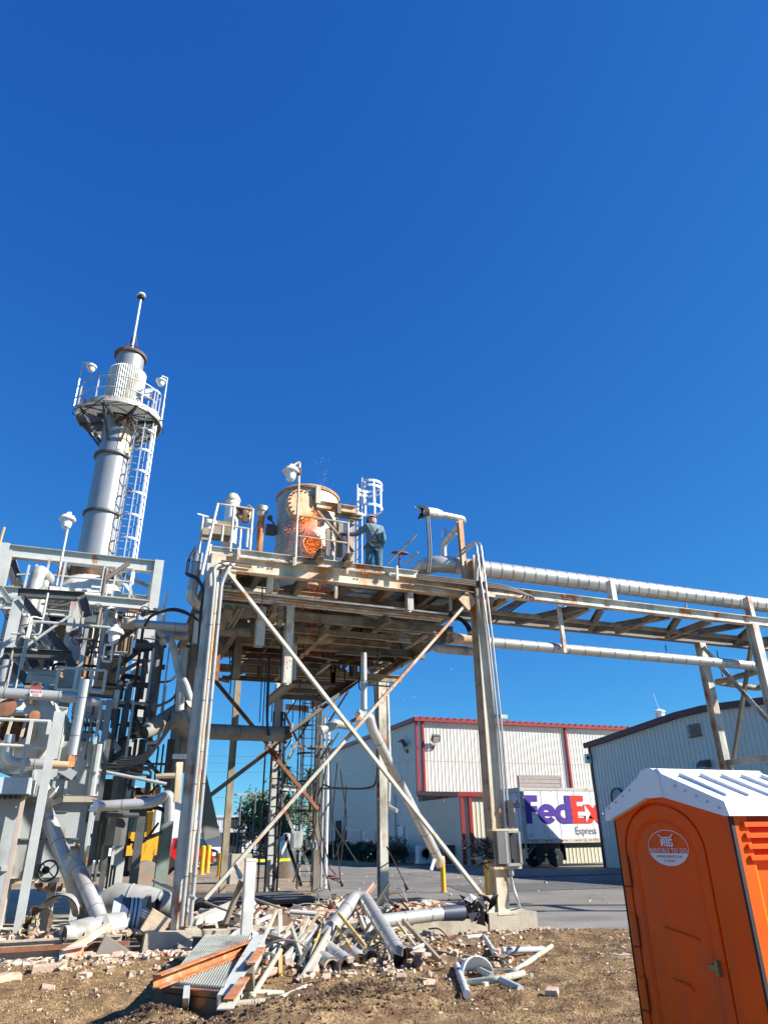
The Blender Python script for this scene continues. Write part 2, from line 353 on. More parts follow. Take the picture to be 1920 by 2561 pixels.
m_ = MB(); ribwall(m_, (WX, 80), (WX, WY), 0, WZ, (-1, 0)); m_.build('side_wall', WALLSH, wh)
m_ = MB(); m_.b2((WX+.1, WY+.1, 0), (60, 80, WZ-.05)); m_.build('core', WALLSH, wh)
m_ = MB(); m_.b2((WX-.25, WY-.35, WZ), (60, WY+.1, WZ+.32)); m_.b2((WX-.3, WY-.28, WZ+.0), (WX-.02, 80, WZ+.3)); m_.build('gutter', TRIM, wh)
m_ = MB(); m_.b2((WX-.2, WY-.3, WZ+.243), (60, 80, WZ+.28))
for k in range(63): m_.box((WX+.3+k*.6, WY-.2, WZ+.31), (.06, .5, .06))
m_.build('roof', mat('red roof sheet', (.36, .05, .04), .4), wh)
for xx in (.42, 13.6, 26.8):
    m_ = MB(); m_.b2((WX+xx, WY-.2, .3 if xx > 1 else 4.55), (WX+xx+.19, WY-.02, WZ)); m_.build('downspout', TRIM, wh)
m_ = MB(); m_.b2((WX-.08, WY-.12, 4.5), (WX+.08, WY+.08, WZ)); m_.build('corner_trim', TRIM, wh)
m_ = MB(); m_.b2((31.1, WY-.1, 6.05), (35.1, WY-.045, 6.2)); m_.b2((31.1, WY-.1, 0), (31.22, WY-.045, 6.05)); m_.b2((34.98, WY-.1, 0), (35.1, WY-.045, 6.05)); dfr = m_.build('door_frame', mat('grey door frame', (.3, .3, .27), .5), wh)
m_ = MB()
for k in range(40): m_.b2((31.22, WY-.07-(k % 2)*.02, k*.151), (34.98, WY-.045, k*.151+.149))
m_.build('roller_door', mat('taupe roller door', (.33, .3, .26), .5), wh)
# side wall features (x = WX plane, facing -X)
def sidebox(name, r, xa, ya, xb, yb, m, th=.06, par=wh, X=WX, off=.045):
    p = PX(r, xa, ya, X); q = PX(r, xb, yb, X); mb = MB(); mb.b2((X-off-th, min(p.y, q.y), max(0, min(p.z, q.z))), (X-off, max(p.y, q.y), max(p.z, q.z))); return mb.build(name, m, par)
DRK = mat('dark doorway', (.012, .012, .014), .8); LWHT = mat('shade tinted white louvre', (.6, .64, .66), .5)  # louvre and door white carries the side wall's shade in its colour
sidebox('doorway', 'Q5', 163, 812, 196, 968, DRK)
sidebox('door', 'Q5', 580, 848, 620, 965, LWHT); sidebox('door_edge', 'Q5', 576, 842, 592, 965, DRK, .05)
for (a, b) in ((250, 330), (355, 432)):
    p = PX('Q5', a, 872, WX); q = PX('Q5', b, 965, WX); mb = MB(); n = 9
    for k in range(n):
        z = q.z+(p.z-q.z)*k/n; mb.b2((WX-.13, q.y, z), (WX-.045, p.y, z+(p.z-q.z)/n*.55))
    mb.build('louvre', LWHT, wh)
sidebox('hose_cabinet', 'Q5', 214, 872, 232, 965, mat('dull red cabinet', (.35, .05, .06), .5), .15)
sidebox('rain_pipe', 'Q5', 563, 640, 569, 960, GREY, .1)
sidebox('meter_box', 'Q5', 503, 768, 515, 782, DARK, .1)
# lean-to in front of the corner
LY, LZ = 45.0, 4.15
lt = T('lean_to_annex', 'low ribbed annex with red trim built against the tall warehouse corner', 'building', (WX, LY, 0))
m_ = MB(); ribwall(m_, (WX, WY-.02), (WX, LY), 0, LZ, (-1, 0)); m_.build('side_wall', mat('shade tinted beige cladding', (.55, .53, .43), .45, var=.05), lt)  # duller copy of the front beige, the side's shade is in the colour
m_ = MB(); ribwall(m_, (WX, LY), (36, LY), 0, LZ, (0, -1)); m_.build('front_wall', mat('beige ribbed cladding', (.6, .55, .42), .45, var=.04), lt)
m_ = MB(); m_.b2((WX+.05, LY+.05, 0), (36, WY-.2, LZ-.05)); m_.build('core', WALLSH, lt)
m_ = MB(); m_.add([(WX-.22, LY-.25, LZ), (36, LY-.25, LZ), (36, WY-.15, LZ+.45), (WX-.22, WY-.15, LZ+.45), (WX-.22, LY-.25, LZ+.28), (36, LY-.25, LZ+.28), (36, WY-.15, LZ+.73), (WX-.22, WY-.15, LZ+.73)], [(0, 1, 2, 3), (4, 5, 6, 7), (0, 1, 5, 4), (1, 2, 6, 5), (2, 3, 7, 6), (3, 0, 4, 7)]); m_.build('gutter', TRIM, lt)
for xx in (.0, .62):
    m_ = MB(); m_.b2((WX+xx-.05, LY-.2, .1), (WX+xx+.18, LY-.01, LZ)); m_.build('downspout', TRIM, lt)
m_ = MB(); m_.b2((WX+.1, LY-1, 0), (WX+.12, LY, 0.01))
m_ = MB()
for z_ in (3.4, 7.1): m_.b2((WX+.1, WY-.043, z_), (60, WY-.038, z_+.03))
m_.build('panel_lap', mat('panel lap line', (.45, .44, .36), .5), wh)  # thin darker strips along the sheet laps
m_ = MB()
for z_ in (3.5, 7.2): m_.b2((WX-.043, WY, z_), (WX-.038, 80, z_+.03))
m_.build('panel_lap', mat('panel lap line', (.45, .44, .36), .5), wh)
# wall lights
def walllight(p, nrm, label, gr='floodlights on the warehouse walls'):
    p = Vector(p); n = Vector(nrm); s_ = n.cross(Vector((0, 0, 1))); o = T('floodlight', label, 'floodlight', p, gr)
    MB().tube([p, p+n*.25, p+n*.35+Vector((0, 0, .35))], .035, 8).box(p+n*.02, (.16, .16, .3)).build('bracket', DARK, o)
    c = p+n*.45+Vector((0, 0, .6)); rot = Matrix((s_, n, Vector((0, 0, 1)))).transposed() @ Matrix.Rotation(math.radians(-35), 3, 'X')
    MB().box(c, (.62, .34, .5), rot).box(c-rot @ Vector((0, .1, .3)), (.4, .2, .12), rot).build('housing', DARK, o)
    MB().box(c+rot @ Vector((0, .18, -.02)), (.5, .02, .4), rot).build('lens', CLEAR, o)
p = PY('Q5', 812, 318, WY-.04); walllight(p, (0, -1, 0), 'dark floodlight on the sunlit cream warehouse wall with its shadow beside it')
p = PX('Q5', 640, 345, WX-.04); walllight(p, (-1, 0, 0), 'dark floodlight high on the shaded warehouse wall left of the red corner')
p = PX('Q5', 572, 745, WX-.04)
# AC unit
p = PZ('Q5', 768, 1102, 0); ac = T('air_conditioner', 'boxy off-white outdoor air conditioning unit beside the hedge', 'air conditioner', (p.x, p.y+.3, 0))
MB().box((p.x, p.y+.3, .62), (1.2, .6, 1.15)).build('casing', WHITE, ac); MB().lathe((p.x-.05, p.y-.012, .65), [(.42, 0), (.42, .02), (.36, .02), (.3, .0)], 20, (0, 1, 0)).build('fan_grille', mat('grey grille', (.35, .36, .36), .5), ac)
p = PZ('Q5', 930, 1115, 0)
dk = T('waste_bin', 'dark wheeled waste bin standing against the annex', 'waste bin', (p.x, p.y+.5, 0)); MB().ext((p.x, p.y+.5, .1), (p.x, p.y+.5, 1.15), Rr(.6, .6), sc=1.2).build('body', DARK, dk); MB().box((p.x, p.y+.5, 1.19), (.78, .8, .07)).build('lid', BLACK, dk)
# hedge: individual clipped shrubs read as a mass
rnd = random.Random(5)
hb = MB()
for k in range(16):
    t = k/15; c = Vector((20.9-.1*math.sin(k), 52.6+t*25, .75)); leafcloud(hb, c, (.95, 1.25, .85), 700, .12, rnd)
o = hb.build('hedge', LEAFD, None, 180); tag(o, 'dark clipped hedge along the shaded warehouse wall', 'hedge')
p = PZ('Q5', 555, 1098, 0); sh = T('variegated_shrub', 'round pale speckled shrub in front of the dark hedge', 'shrub', p)
leafcloud(MB(), p+Vector((0, 0, 1.15)), (.9, .9, 1.15), 900, .09, rnd).build('crown', mat('pale variegated leaves', (.2, .21, .1), .7, var=.6), sh)
MB().tube([p, p+Vector((0, 0, .6))], .05, 6).build('trunk', BARK, sh)
# right building
BX, BY, BZ = 28.0, 38.0, 6.76
rb = T('metal_shed', 'shaded grey-blue ribbed shed with dark maroon roof edge behind the orange toilet', 'building', (BX, BY, 0))
zt = lambda t: BZ-.1+(.72*min(t/.38, 1) if t < .38 else .72-.45*(t-.38)/.3)
m_ = MB(); ribwall(m_, (BX, BY), (BX, 14), 0, BZ, (-1, 0), .3, .035, zt); m_.build('side_wall', WALLSH, rb)
m_ = MB(); m_.prism([(.08, 0), (2.5, 0), (2.5, 3.9), (.08, 6.5)], (BX, 14, 0), (1, 0, 0), (0, 0, 1), (0, 23.95, 0)); m_.build('core', WALLSH, rb)  # unseen depth shaped shallow, roof falling steeply, so sun reaches the trailer
m_ = MB(); N = 12
DTR = mat('dark maroon trim', (.09, .018, .025), .5)
for k in range(N):
    t0, t1 = k/N, (k+1)/N; a = Vector((BX-.12, BY-24*t0+(.25 if k == 0 else 0), zt(t0)+.12)); b = Vector((BX-.12, BY-24*t1, zt(t1)+.12)); m_.ext(a, b, Rr(.3, .3))
m_.build('roof_edge', DTR, rb)
m_ = MB(); m_.add([(BX-.1, BY+.2, zt(0)+.15), (BX-.1, BY-24*.38, zt(.38)+.15), (BX+2.6, BY-24*.38, zt(.38)-2.5), (BX+2.6, BY+.2, zt(0)-2.5), (BX-.1, 14, zt(1)+.15), (BX+2.6, 14, zt(1)-2.5)], [(0, 1, 2, 3), (1, 4, 5, 2)]); m_.build('roof', mat('grey roof sheet', (.4, .42, .44), .4), rb)
m_ = MB(); m_.b2((BX-.06, BY-.12, 0), (BX+.06, BY+.06, BZ)); m_.build('corner_trim', DTR, rb)
p = PX('R7', 1330, 1128, BX); mb = MB(); mb.b2((BX-.12, p.y-.45, p.z-.35), (BX-.04, p.y+.45, p.z-.31))
for k in range(7): mb.b2((BX-.12, p.y-.42, p.z-.31+k*.09), (BX-.05, p.y+.42, p.z-.27+k*.09))
mb.build('vent_louvre', mat('dark vent', (.1, .1, .11), .6), rb)
p = PX('Q6', 1215, 205, BX-.04); wl = T('wall_pack_lamp', 'small box lamp on the shaded shed wall above the toilet roof', 'wall lamp', p, None)
MB().prism([(0, 0), (0, .35), (.12, .35), (.4, .12), (.4, 0)], p+Vector((0, -.3, 0)), (-1, 0, 0), (0, 0, 1), (0, .6, 0)).build('housing', DARK, wl); MB().box(p+Vector((-.25, 0, -.02)), (.22, .45, .03)).build('lens', CLEAR, wl)
p = PX('Q6', 575, 425, BX-.04); dd = T('round_wall_hood', 'round grey vent hood on the shaded shed wall left of the toilet roof', 'vent', p)
MB().lathe(p, [(.55, 0), (.55, .18), (.5, .18), (.5, .05)], 24, (-1, 0, 0)).build('ring', DARK, dd); MB().lathe(p, [(.5, 0), (.5, .1)], 24, (-1, 0, 0)).build('plate', GREY, dd)
p = PX('Q6', 332, 85, BX); sc_ = T('security_camera', 'white security camera box under the maroon shed corner', 'security camera', p)
MB().box((BX-.2, BY+.05, 6.0), (.3, .28, .55)).build('housing', WHITE, sc_); MB().lathe((BX-.3, BY-.12, 6.05), [(.1, 0), (.1, .08), (.03, .1)], 12, (-.5, -1, -.2)).build('lens', BLACK, sc_); MB().tube([(BX, BY, 5.9), (BX-.15, BY+.05, 5.8)], .04, 6).build('bracket', WHITE, sc_)
p = PX('R7', 1210, 1062, BX+1); rv = MB(); rv.lathe((BX+.4, p.y, 7.5), [(.25, 0), (.25, .35), (.32, .36), (.32, .42), (.05, .55)], 14); rv.tube([(BX+.4, p.y, 8), (BX+.3, p.y+.1, 8.9)], .012, 5); tag(rv.build('roof_vent', WHITE), 'small white roof vent with thin aerial on the shed ridge', 'roof vent')
# ------------------------------------------------------------------ trailer
TY = 40.3
tr = T('box_trailer', 'white box trailer with large purple and red lettering parked half behind the shed', 'trailer', (24.3, TY, 0))
TRW = mat('white trailer side', (.74, .75, .74), .4, var=.04, dirt=.3, dcol=(.55, .54, .5)); TGR = mat('trailer grey frame', (.42, .41, .38), .5, rust=.15)
MB().b2((24.3, TY+.02, 1.42), (33.5, TY+2.6, 4.42)).build('body', TRW, tr)
MB().b2((24.28, TY, 4.28), (33.5, TY+.02, 4.45)).b2((24.28, TY-.004, 1.3), (33.5, TY+.02, 1.55)).b2((24.22, TY-.005, 1.3), (24.4, TY+.02, 4.46)).build('side_rail', mat('scuffed rail', (.5, .46, .4), .5, rust=.25), tr)
mb = MB()
for k in range(7): mb.b2((25.6+k*1.22, TY+.005, 1.56), (25.62+k*1.22, TY+.02, 4.27))
mb.build('panel_seam', mat('seam grey', (.5, .52, .52), .5), tr)
mb = MB().b2((24.12, TY, 1.3), (24.3, TY+.14, 4.46)).b2((24.12, TY+2.46, 1.3), (24.3, TY+2.6, 4.46)).b2((24.12, TY+.14, 4.18), (24.3, TY+2.46, 4.46)).b2((24.12, TY+.14, 1.3), (24.3, TY+2.46, 1.45)); mb.build('rear_frame', TGR, tr)
for y in (TY+.16, TY+1.31):
    d_ = MB().b2((24.2, y, 1.46), (24.29, y+1.13, 4.17)).build('rear_door', mat('trailer door shade tinted white', (.55, .55, .6), .5), tr)  # white doors, lilac tone of the shade put into their colour
    MB().tube([(24.17, y+.35, 1.46), (24.17, y+.35, 4.1)], .02, 6).box((24.15, y+.35, 2.2), (.04, .3, .06)).build('lock_rod', GALV, d_)
MB().box((24.35, TY+1.3, .55), (.1, 2.3, .1)).b2((24.35, TY+.25, .55), (24.45, TY+.35, 1.35)).b2((24.35, TY+2.2, .55), (24.45, TY+2.3, 1.35)).tube([(24.4, TY+.35, .6), (25.2, TY+.35, 1.3)], .03, 6).build('bumper', TGR, tr)
mb = MB().b2((25, TY+.7, 1.0), (33, TY+.85, 1.3)).b2((25, TY+1.75, 1.0), (33, TY+1.9, 1.3)).box((26.3, TY+1.3, .52), (.14, 2.0, .14)).box((26.3, TY+1.3, .85), (1.5, 1.0, .3)); mb.build('chassis', DARK, tr)
for (x, y) in ((26.3, TY+.02), (26.3, TY+2.25), (25.15, TY+.7)):
    w_ = MB().lathe((x, y, .51), [(.3, 0), (.44, 0), (.5, .05), (.51, .14), (.5, .24), (.44, .29), (.3, .29)], 28, (0, 1, 0)).build('wheel', TYRE, tr)
    MB().lathe((x, y+.02, .51), [(.04, -.05), (.09, -.05), (.1, .06), (.2, .1), (.26, .02), (.29, -.01), (.3, .03), (.3, .2)], 24, (0, 1, 0)).build('rim', mat('polished wheel rim', (.62, .62, .62), .3, .8), w_)
MB().b2((26.98, TY+.05, .35), (27.02, TY+.6, 1.3)).b2((24.95, TY+.05, .3), (25.5, TY+.1, 1.3)).build('mud_flap', TYRE, tr)
# lettering
PUR = mat('purple lettering', (.075, .035, .27), .4, var=.02); RED = mat('red lettering', (.75, .03, .01), .4, var=.02)
def letters(o, ex, ey, nz_, h, parent, purm, redm, whm, th=.006):
    ex = Vector(ex)*h; ey = Vector(ey)*h; nz_ = Vector(nz_)*th; o = Vector(o)
    def pr(polys, name, m, off=0):
        mb = MB()
        for i_, q in enumerate(polys): mb.prism(q, o+nz_*(off+(.35 if i_ == len(polys)-1 and i_ > 3 else 0)), ex, ey, nz_)
        return mb.build(name, m, parent)
    pr([[(0, 0), (.235, 0), (.235, .41), (.47, .41), (.47, .62), (.235, .62), (.235, .78), (.5, .78), (.5, 1), (0, 1)]], 'letter_f', purm)
    def ring(cx, cy, ro, ri, a0, a1, n=28):
        return [[(cx+math.cos(a)*ro, cy+math.sin(a)*ro), (cx+math.cos(b)*ro, cy+math.sin(b)*ro), (cx+math.cos(b)*ri, cy+math.sin(b)*ri), (cx+math.cos(a)*ri, cy+math.sin(a)*ri)] for a, b in [(a0+(a1-a0)*i/n, a0+(a1-a0)*(i+1)/n) for i in range(n)]]
    pr(ring(.83, .34, .355, .15, 0, math.radians(325))+[[(.62, .27), (1.185, .27), (1.185, .41), (.62, .41)]], 'letter_e', purm)
    pr(ring(1.5, .34, .355, .15, math.radians(20), math.radians(340))+[[(1.57, 0), (1.8, 0), (1.8, 1), (1.57, 1)]], 'letter_d', purm)
    pr([[(1.8, 0), (2.32, 0), (2.32, .2), (2.04, .2), (2.04, .41), (2.26, .41), (2.26, .62), (2.04, .62), (2.04, .79), (2.32, .79), (2.32, 1), (1.8, 1)]], 'letter_capital_e', redm)
    pr([[(2.3, 0), (2.56, 0), (2.68, .15), (2.8, 0), (3.06, 0), (2.81, .345), (3.05, .68), (2.8, .68), (2.68, .53), (2.55, .68), (2.3, .68), (2.3, .2), (2.4, .345), (2.3, .45)]], 'letter_x', redm)
    pr([[(2.04, .27), (2.34, .27), (2.34, .03), (2.55, .345), (2.34, .66), (2.34, .41), (2.04, .41)]], 'arrow', whm, 1.2)
a = PY('Q7', 385, 1030, TY-.005); b_ = PY('Q7', 368, 793, TY-.005); hh = b_.z-a.z
letters((a.x, TY-.002, a.z), (1.15, 0, 0), (0, 0, 1), (0, -1, 0), hh, tr, PUR, RED, TRW)
letters((24.195, TY+1.28, 3.3), (0, -.9, 0), (0, 0, 1), (-1, 0, 0), .42, tr, PUR, RED, mat('trailer door shade tinted white', (.5, .5, .55)))
def text(body, o, ex, ey, size, m, parent, name='lettering', th=.004, off=.002, ax='CENTER'):
    c = bpy.data.curves.new(name, 'FONT'); c.body = body; c.size = size; c.extrude = th/2; c.align_x = ax; c.resolution_u = 3
    ob = bpy.data.objects.new('tmp', c); COL.objects.link(ob); dg = bpy.context.evaluated_depsgraph_get(); me = bpy.data.meshes.new_from_object(ob.evaluated_get(dg)); bpy.data.objects.remove(ob)
    ex = Vector(ex); ey = Vector(ey); ez = ex.normalized().cross(ey.normalized()); mb = MB()
    mb.add([Vector(o)+ex*v.co.x+ey*v.co.y+ez*(v.co.z+off) for v in me.vertices], [tuple(p.vertices) for p in me.polygons]); return mb.build(name, m, parent)
a = PY('Q7', 793, 1118, TY); text('Express', (a.x, TY, a.z), (.82, 0, 0), (0, 0, 1), .62, mat('grey lettering', (.16, .15, .16)), tr, ax='LEFT', name='express_lettering')
mb = MB()
for k, (x, y) in enumerate(((368, 1080), (370, 1110), (405, 1135), (425, 1120), (430, 1138), (570, 1140))):
    a = PY('Q7', x, y, TY-.003); mb.box(a, (.12+.05*(k % 2), .004, .06))
mb.build('placard', mat('grey placard', (.3, .3, .3)), tr)
mb = MB()
for k in range(8): mb.box((24.7+k*1.05, TY-.007, 1.44), (.22, .006, .05)).box((25.0+k*1.05, TY-.007, 1.44), (.16, .006, .05))
mb.build('reflector', mat('dark red reflector', (.25, .05, .04)), tr)
# ------------------------------------------------------------------ portable toilet
PA = Vector((3.5426, 4.6288, 0)); fd = Vector((0, -1, 0)); sd = Vector((1, 0, 0))
MT = Matrix.Translation(PA) @ Matrix((fd, sd, Vector((0, 0, 1)))).transposed().to_4x4()  # local x along the front, y into the toilet, z up
to = T('portable_toilet', 'orange portable toilet with white ribbed gable roof and oval door sticker', 'portable toilet', PA)
TW, TD, TH = 1.1, 1.12, 1.825
def tm(): return MB(MT)
tb = tm(); tb.b2((.02, .02, .05), (TW-.02, TD, TH)); tb.prism([(0.02, 0), (TW-.02, 0), (TW/2-.04, .14)], (0, .03, TH), (1, 0, 0), (0, 0, 1), (0, TD-.03, 0)); tb.build('cabin', ORANGE, to)
tm().b2((-.03, -.04, 0), (TW+.03, TD+.03, .06)).build('skid', BLACK, to)
# dark corner seams
for q_ in (((-.004, .0, .06), (.014, .03, TH)), ((TW-.012, -.006, .06), (TW+.006, .02, TH))): tm().b2(*q_).build('corner_seal', mat('black rubber seal', (.02, .015, .015), .7), to)
DR = mat('door groove shade orange', (.62, .07, .004), .6)
# door frame around an arched door: frame = front sheet with an arched hole
cx = .47; hw = .39; spr = 1.6; rise = .30
archo = [(cx-hw, .12)]+[(cx-hw*math.cos(math.pi*k/20), spr+rise*math.sin(math.pi*k/20)) for k in range(21)]+[(cx+hw, .12)]
def archpoly(cx, hw, z0, spr, rise, n=20): return [(cx-hw, z0)]+[(cx-hw*math.cos(math.pi*k/n), spr+rise*math.sin(math.pi*k/n)) for k in range(n+1)]+[(cx+hw, z0)]
def strip(mb, A, B, y0, y1):
    # ring surface between two outlines with the same count, at depths y0,y1
    n = len(A); vs_ = [(x, y0, z) for x, z in A]+[(x, y1, z) for x, z in B]; mb.add(vs_, [(i, i+1, n+i+1, n+i) for i in range(n-1)])
fr = tm(); A = archpoly(cx, hw, .12, spr, rise)
ztop = lambda x: TH+.17*(1-abs(x-(TW/2-.04))/(TW/2-.0))-.03
n_ = len(A)
outer = []
for i, (x, z) in enumerate(A):
    if i == 0: outer.append((0.0, .06))
    elif i == n_-1: outer.append((TW, .06))
    else:
        k = i-1; t = k/20
        if t < .2: outer.append((0.0, .9+(TH-.9)*t/.2) if t > 0 else (0.0, .9))
        elif t > .8: outer.append((TW, TH-(TH-.9)*(t-.8)/.2))
        else: xx = TW*(t-.2)/.6; outer.append((xx, max(TH, ztop(xx))))
strip(fr, outer, A, 0.0, 0.0); strip(fr, A, A, 0.0, .03); fr.build('door_frame', ORANGE, to)
dr = tm(); B = archpoly(cx, hw-.022, .14, spr-.005, rise-.018); C1 = archpoly(cx, hw-.085, .22, spr-.03, rise-.06); D1 = archpoly(cx, hw-.105, .25, spr-.035, rise-.075); E1 = archpoly(cx, hw-.13, .28, spr-.04, rise-.09)
strip(dr, A, B, .028, .024); strip(dr, B, B, .024, .002); strip(dr, B, C1, .002, .0); strip(dr, C1, D1, .0, .014); strip(dr, D1, E1, .014, .005)
dr.add([(x, .005, z) for x, z in E1], [tuple(range(len(E1)))]); door = dr.build('door', ORANGE, to, 25)
for k, z in enumerate((.3, .66, 1.02, 1.38)):
    h_ = tm().b2((cx-hw-.045, -.012, z), (cx-hw+.02, .01, z+.18)).build('hinge', ORANGE, to)
    tm().b2((cx-hw-.05, -.009, z-.012), (cx-hw+.024, .008, z-.002)).b2((cx-hw+.02, -.009, z-.004), (cx-hw+.027, .006, z+.18)).build('hinge_gap', mat('dark orange gap', (.2, .02, .004), .8), h_)
lt_ = tm().b2((.72, -.02, .97), (.77, .004, .995)).b2((.775, -.025, .94), (.8, .01, 1.02)).build('latch', mat('olive metal latch', (.22, .2, .1), .4, .5), to)
for zz, L_ in ((1.13, .3), (.85, .18)):
    tm().tube([(.36+.1*(zz < .7), .004, zz+.02), (.5, -.006, zz+.005), (.36+L_, .004, zz-.02)], .008, 6).build('crease', ORANGE, to)
# side (local x = TW plane, facing +x): vents and panels
vb = tm()
for k in range(4): vb.b2((TW-.02, .08, 1.555+k*.06), (TW+.022, TD-.08, 1.582+k*.06))
vb.b2((TW-.02, .02, 1.84), (TW+.02, TD, 1.86)); vb.build('side_vent', ORANGE, to)
mb = tm()
for k in range(4): mb.b2((TW-.02, .1, 1.583+k*.06), (TW-.004, TD-.1, 1.612+k*.06))
mb.build('vent_mesh', mat('red orange vent mesh', (.6, .04, .003), .8, bump=.8, bscale=200), to)
tm().b2((TW-.02, .28, .2), (TW+.018, TD-.15, 1.38)).b2((TW-.02, .33, .25), (TW+.03, TD-.2, 1.33)).build('side_panel', ORANGE, to)
tm().b2((TW-.02, .02, .06), (TW+.004, .12, 1.83)).build('corner_post', ORANGE, to)
# roof
rx = TW/2-.04; ov = .025
def roofpoly(z, d): return [(-ov, z), (rx, z+.37), (TW+ov, z), (TW+ov, z-d), (rx, z+.37-d), (-ov, z-d)]
rf = tm(); P_ = [(-ov-.02, TH-.03), (-ov, TH+.05), (rx-.12, TH+.245), (rx-.09, TH+.28), (rx+.09, TH+.28), (rx+.12, TH+.245), (TW+ov, TH+.05), (TW+ov+.02, TH-.03), (TW+ov-.02, TH-.03), (rx, TH+.125), (-ov+.02, TH-.03)]
rf.prism(P_, (0, -.045, 0), (1, 0, 0), (0, 0, 1), (0, .905, 0))
n__ = len(P_); rf.add([(x, .86, z) for x, z in P_]+[(x, TD+.06, min(z, TH+.05)) for x, z in P_], [(i, (i+1) % n__, n__+(i+1) % n__, n__+i) for i in range(n__)]+[tuple(range(n__, 2*n__))])
roof = rf.build('roof', WPLAS, to, 30)
mb = tm()
for s_ in (-1, 1):
    for k in range(5):
        y = .08+k*.18; xa, xb = (rx+.16, TW-.06) if s_ > 0 else (rx-.16, .04)
        za = TH+.236; zb = TH+(.082 if s_ > 0 else .075)
        tm().ext((xa, y, za-.0), (xb, y, zb), Rr(.035, .035)).build('roof_rib', mat('grey white roof rib', (.62, .63, .66), .5), roof)
cp = tm(); cp.prism(archpoly(rx, .1, TH+.1, TH+.22, .07, 12), (0, -.058, 0), (1, 0, 0), (0, 0, 1), (0, .06, 0)); cp.build('ridge_cap', WPLAS, roof)
for k in range(5):
    for s_ in (-1, 1):
        t = .2+.19*k; mb = tm(); mb.lathe((rx+s_*(.14+(TW/2-.08)*t*.95), -.047, TH+.2-.19*t), [(.008, 0), (.008, .006)], 8, (0, -1, 0)); mb.build('rivet', mat('lilac rivet', (.5, .5, .62)), roof)
# sticker
SW = mat('white sticker', (.72, .68, .68), .4, var=.02)
so_c = Vector((.52, 0, 1.62)); a_, b2_ = .19, .108
def ell(sx, sz, n=40, t0=0, t1=2*math.pi): return [(so_c.x+sx*math.cos(t0+(t1-t0)*i/n), so_c.z+sz*math.sin(t0+(t1-t0)*i/n)) for i in range(n)]
st = tm(); eo = ell(a_, b2_)+[ell(a_, b2_)[0]]; ei = ell(a_-.004, b2_-.004)+[ell(a_-.004, b2_-.004)[0]]; strip(st, eo, ei, -.0012, -.0012)
lo = [(so_c.x+a_*math.cos(t), so_c.z+b2_*math.sin(t)) for t in [math.radians(197+146*i/24) for i in range(25)]]
st.add([(x, -.001, z) for x, z in lo], [tuple(range(25))]); stk = st.build('sticker', SW, to)
ex_ = MT.to_3x3() @ Vector((1, 0, 0)); ez_ = Vector((0, 0, 1))
def tp(x, z): return MT @ Vector((x, -.002, z))
def ttext(s_, x, z, sz, m, nm, wx=1.0, bold=0): text(s_, tp(x, z), ex_*wx, ez_, sz, m, to, nm, .001, .0)
ttext('RENTALS TO GO', so_c.x, so_c.z-.027, .036, SW, 'sticker_name', 1.28)
ttext('WWW.RTGRENTS.COM', so_c.x, so_c.z-.06, .022, mat('faint red print', (.55, .12, .1)), 'sticker_address')
ttext('817 529-3811', so_c.x, so_c.z-.084, .019, mat('faint red print', (.55, .12, .1)), 'sticker_number')
def sp(polys, nm):
    mb = tm()
    for i_, q in enumerate(polys): mb.prism([(x, z) for x, z in q], (so_c.x, -.002-.00012*i_, so_c.z), (.00125, 0, 0), (0, 0, .00095), (0, -.001, 0))
    mb.build(nm, SW, to)
Rp = [[(-46, 8), (-34, 8), (-34, 56), (-46, 56)], [(-34, 44), (-14, 44), (-14, 56), (-34, 56)], [(-22, 30), (-12, 30), (-12, 48), (-22, 48)], [(-34, 26), (-14, 26), (-16, 36), (-34, 36)], [(-26, 26), (-16, 26), (-8, 8), (-18, 8)]]
Tp = [[(-12, 58), (14, 58), (14, 68), (-12, 68)], [(-5, 8), (6, 8), (6, 60), (-5, 60)]]
Gp = [[(12, 8), (22, 8), (22, 56), (12, 56)], [(20, 45), (46, 45), (46, 56), (20, 56)], [(20, 8), (46, 8), (46, 18), (20, 18)], [(36, 16), (46, 16), (46, 36), (36, 36)], [(28, 28), (40, 28), (40, 36), (28, 36)]]
Hn = [[(-30, 60), (30, 60), (34, 68), (-34, 68)], [(-34, 60), (-28, 66), (-56, 88), (-62, 86)], [(34, 60), (28, 66), (52, 88), (58, 86)]]
sp(Rp+Tp+Gp+Hn, 'sticker_emblem')
#@@BUILDINGS_END
# ================================================================== STEEL PLATFORM
FY = 14.1
def seg(name, m, prof, r, x1, y1, x2, y2, Y1=FY, Y2=None, parent=None, up=(0, 0, 1), ax='y'):
    f_ = PY if ax == 'y' else (PX if ax == 'x' else PZ)
    return bar(name, m, prof, f_(r, x1, y1, Y1), f_(r, x2, y2, Y1 if Y2 is None else Y2), parent, up)
def vert(name, m, prof, r, x1, y1, x2, y2, Y=FY, parent=None, z0=None, z1=None):
    a = PY(r, x1, y1, Y); b = PY(r, x2, y2, Y); x = (a.x+b.x)/2; za, zb = min(a.z, b.z), max(a.z, b.z)
    return bar(name, m, prof, (x, Y, za if z0 is None else z0), (x, Y, zb if z1 is None else z1), parent)
sp_t = T('steel_platform', 'tall rusty cream steel platform on four legs with crossed braces and a grated deck', 'platform', (1.5, FY, .34))
XL, XR, YB = 1.5, 7.75, 21.2
COLP = I(.28, .25, .018)
def colm(x, y, z0, z1, m, name='column', h=.28, w=.25):
    return bar(name, m, I(h, w, .016), (x, y, z0), (x, y, z1), sp_t)
lc = colm(XL, FY, .34, 6.95, STEEL)
rc = colm(XR, FY, .31, 7.92, CREAM, h=.34, w=.26)
rcw = MB().box((XR-.128, FY+.0, 4.6), (.008, .16, 5.2)); 
mb = MB()
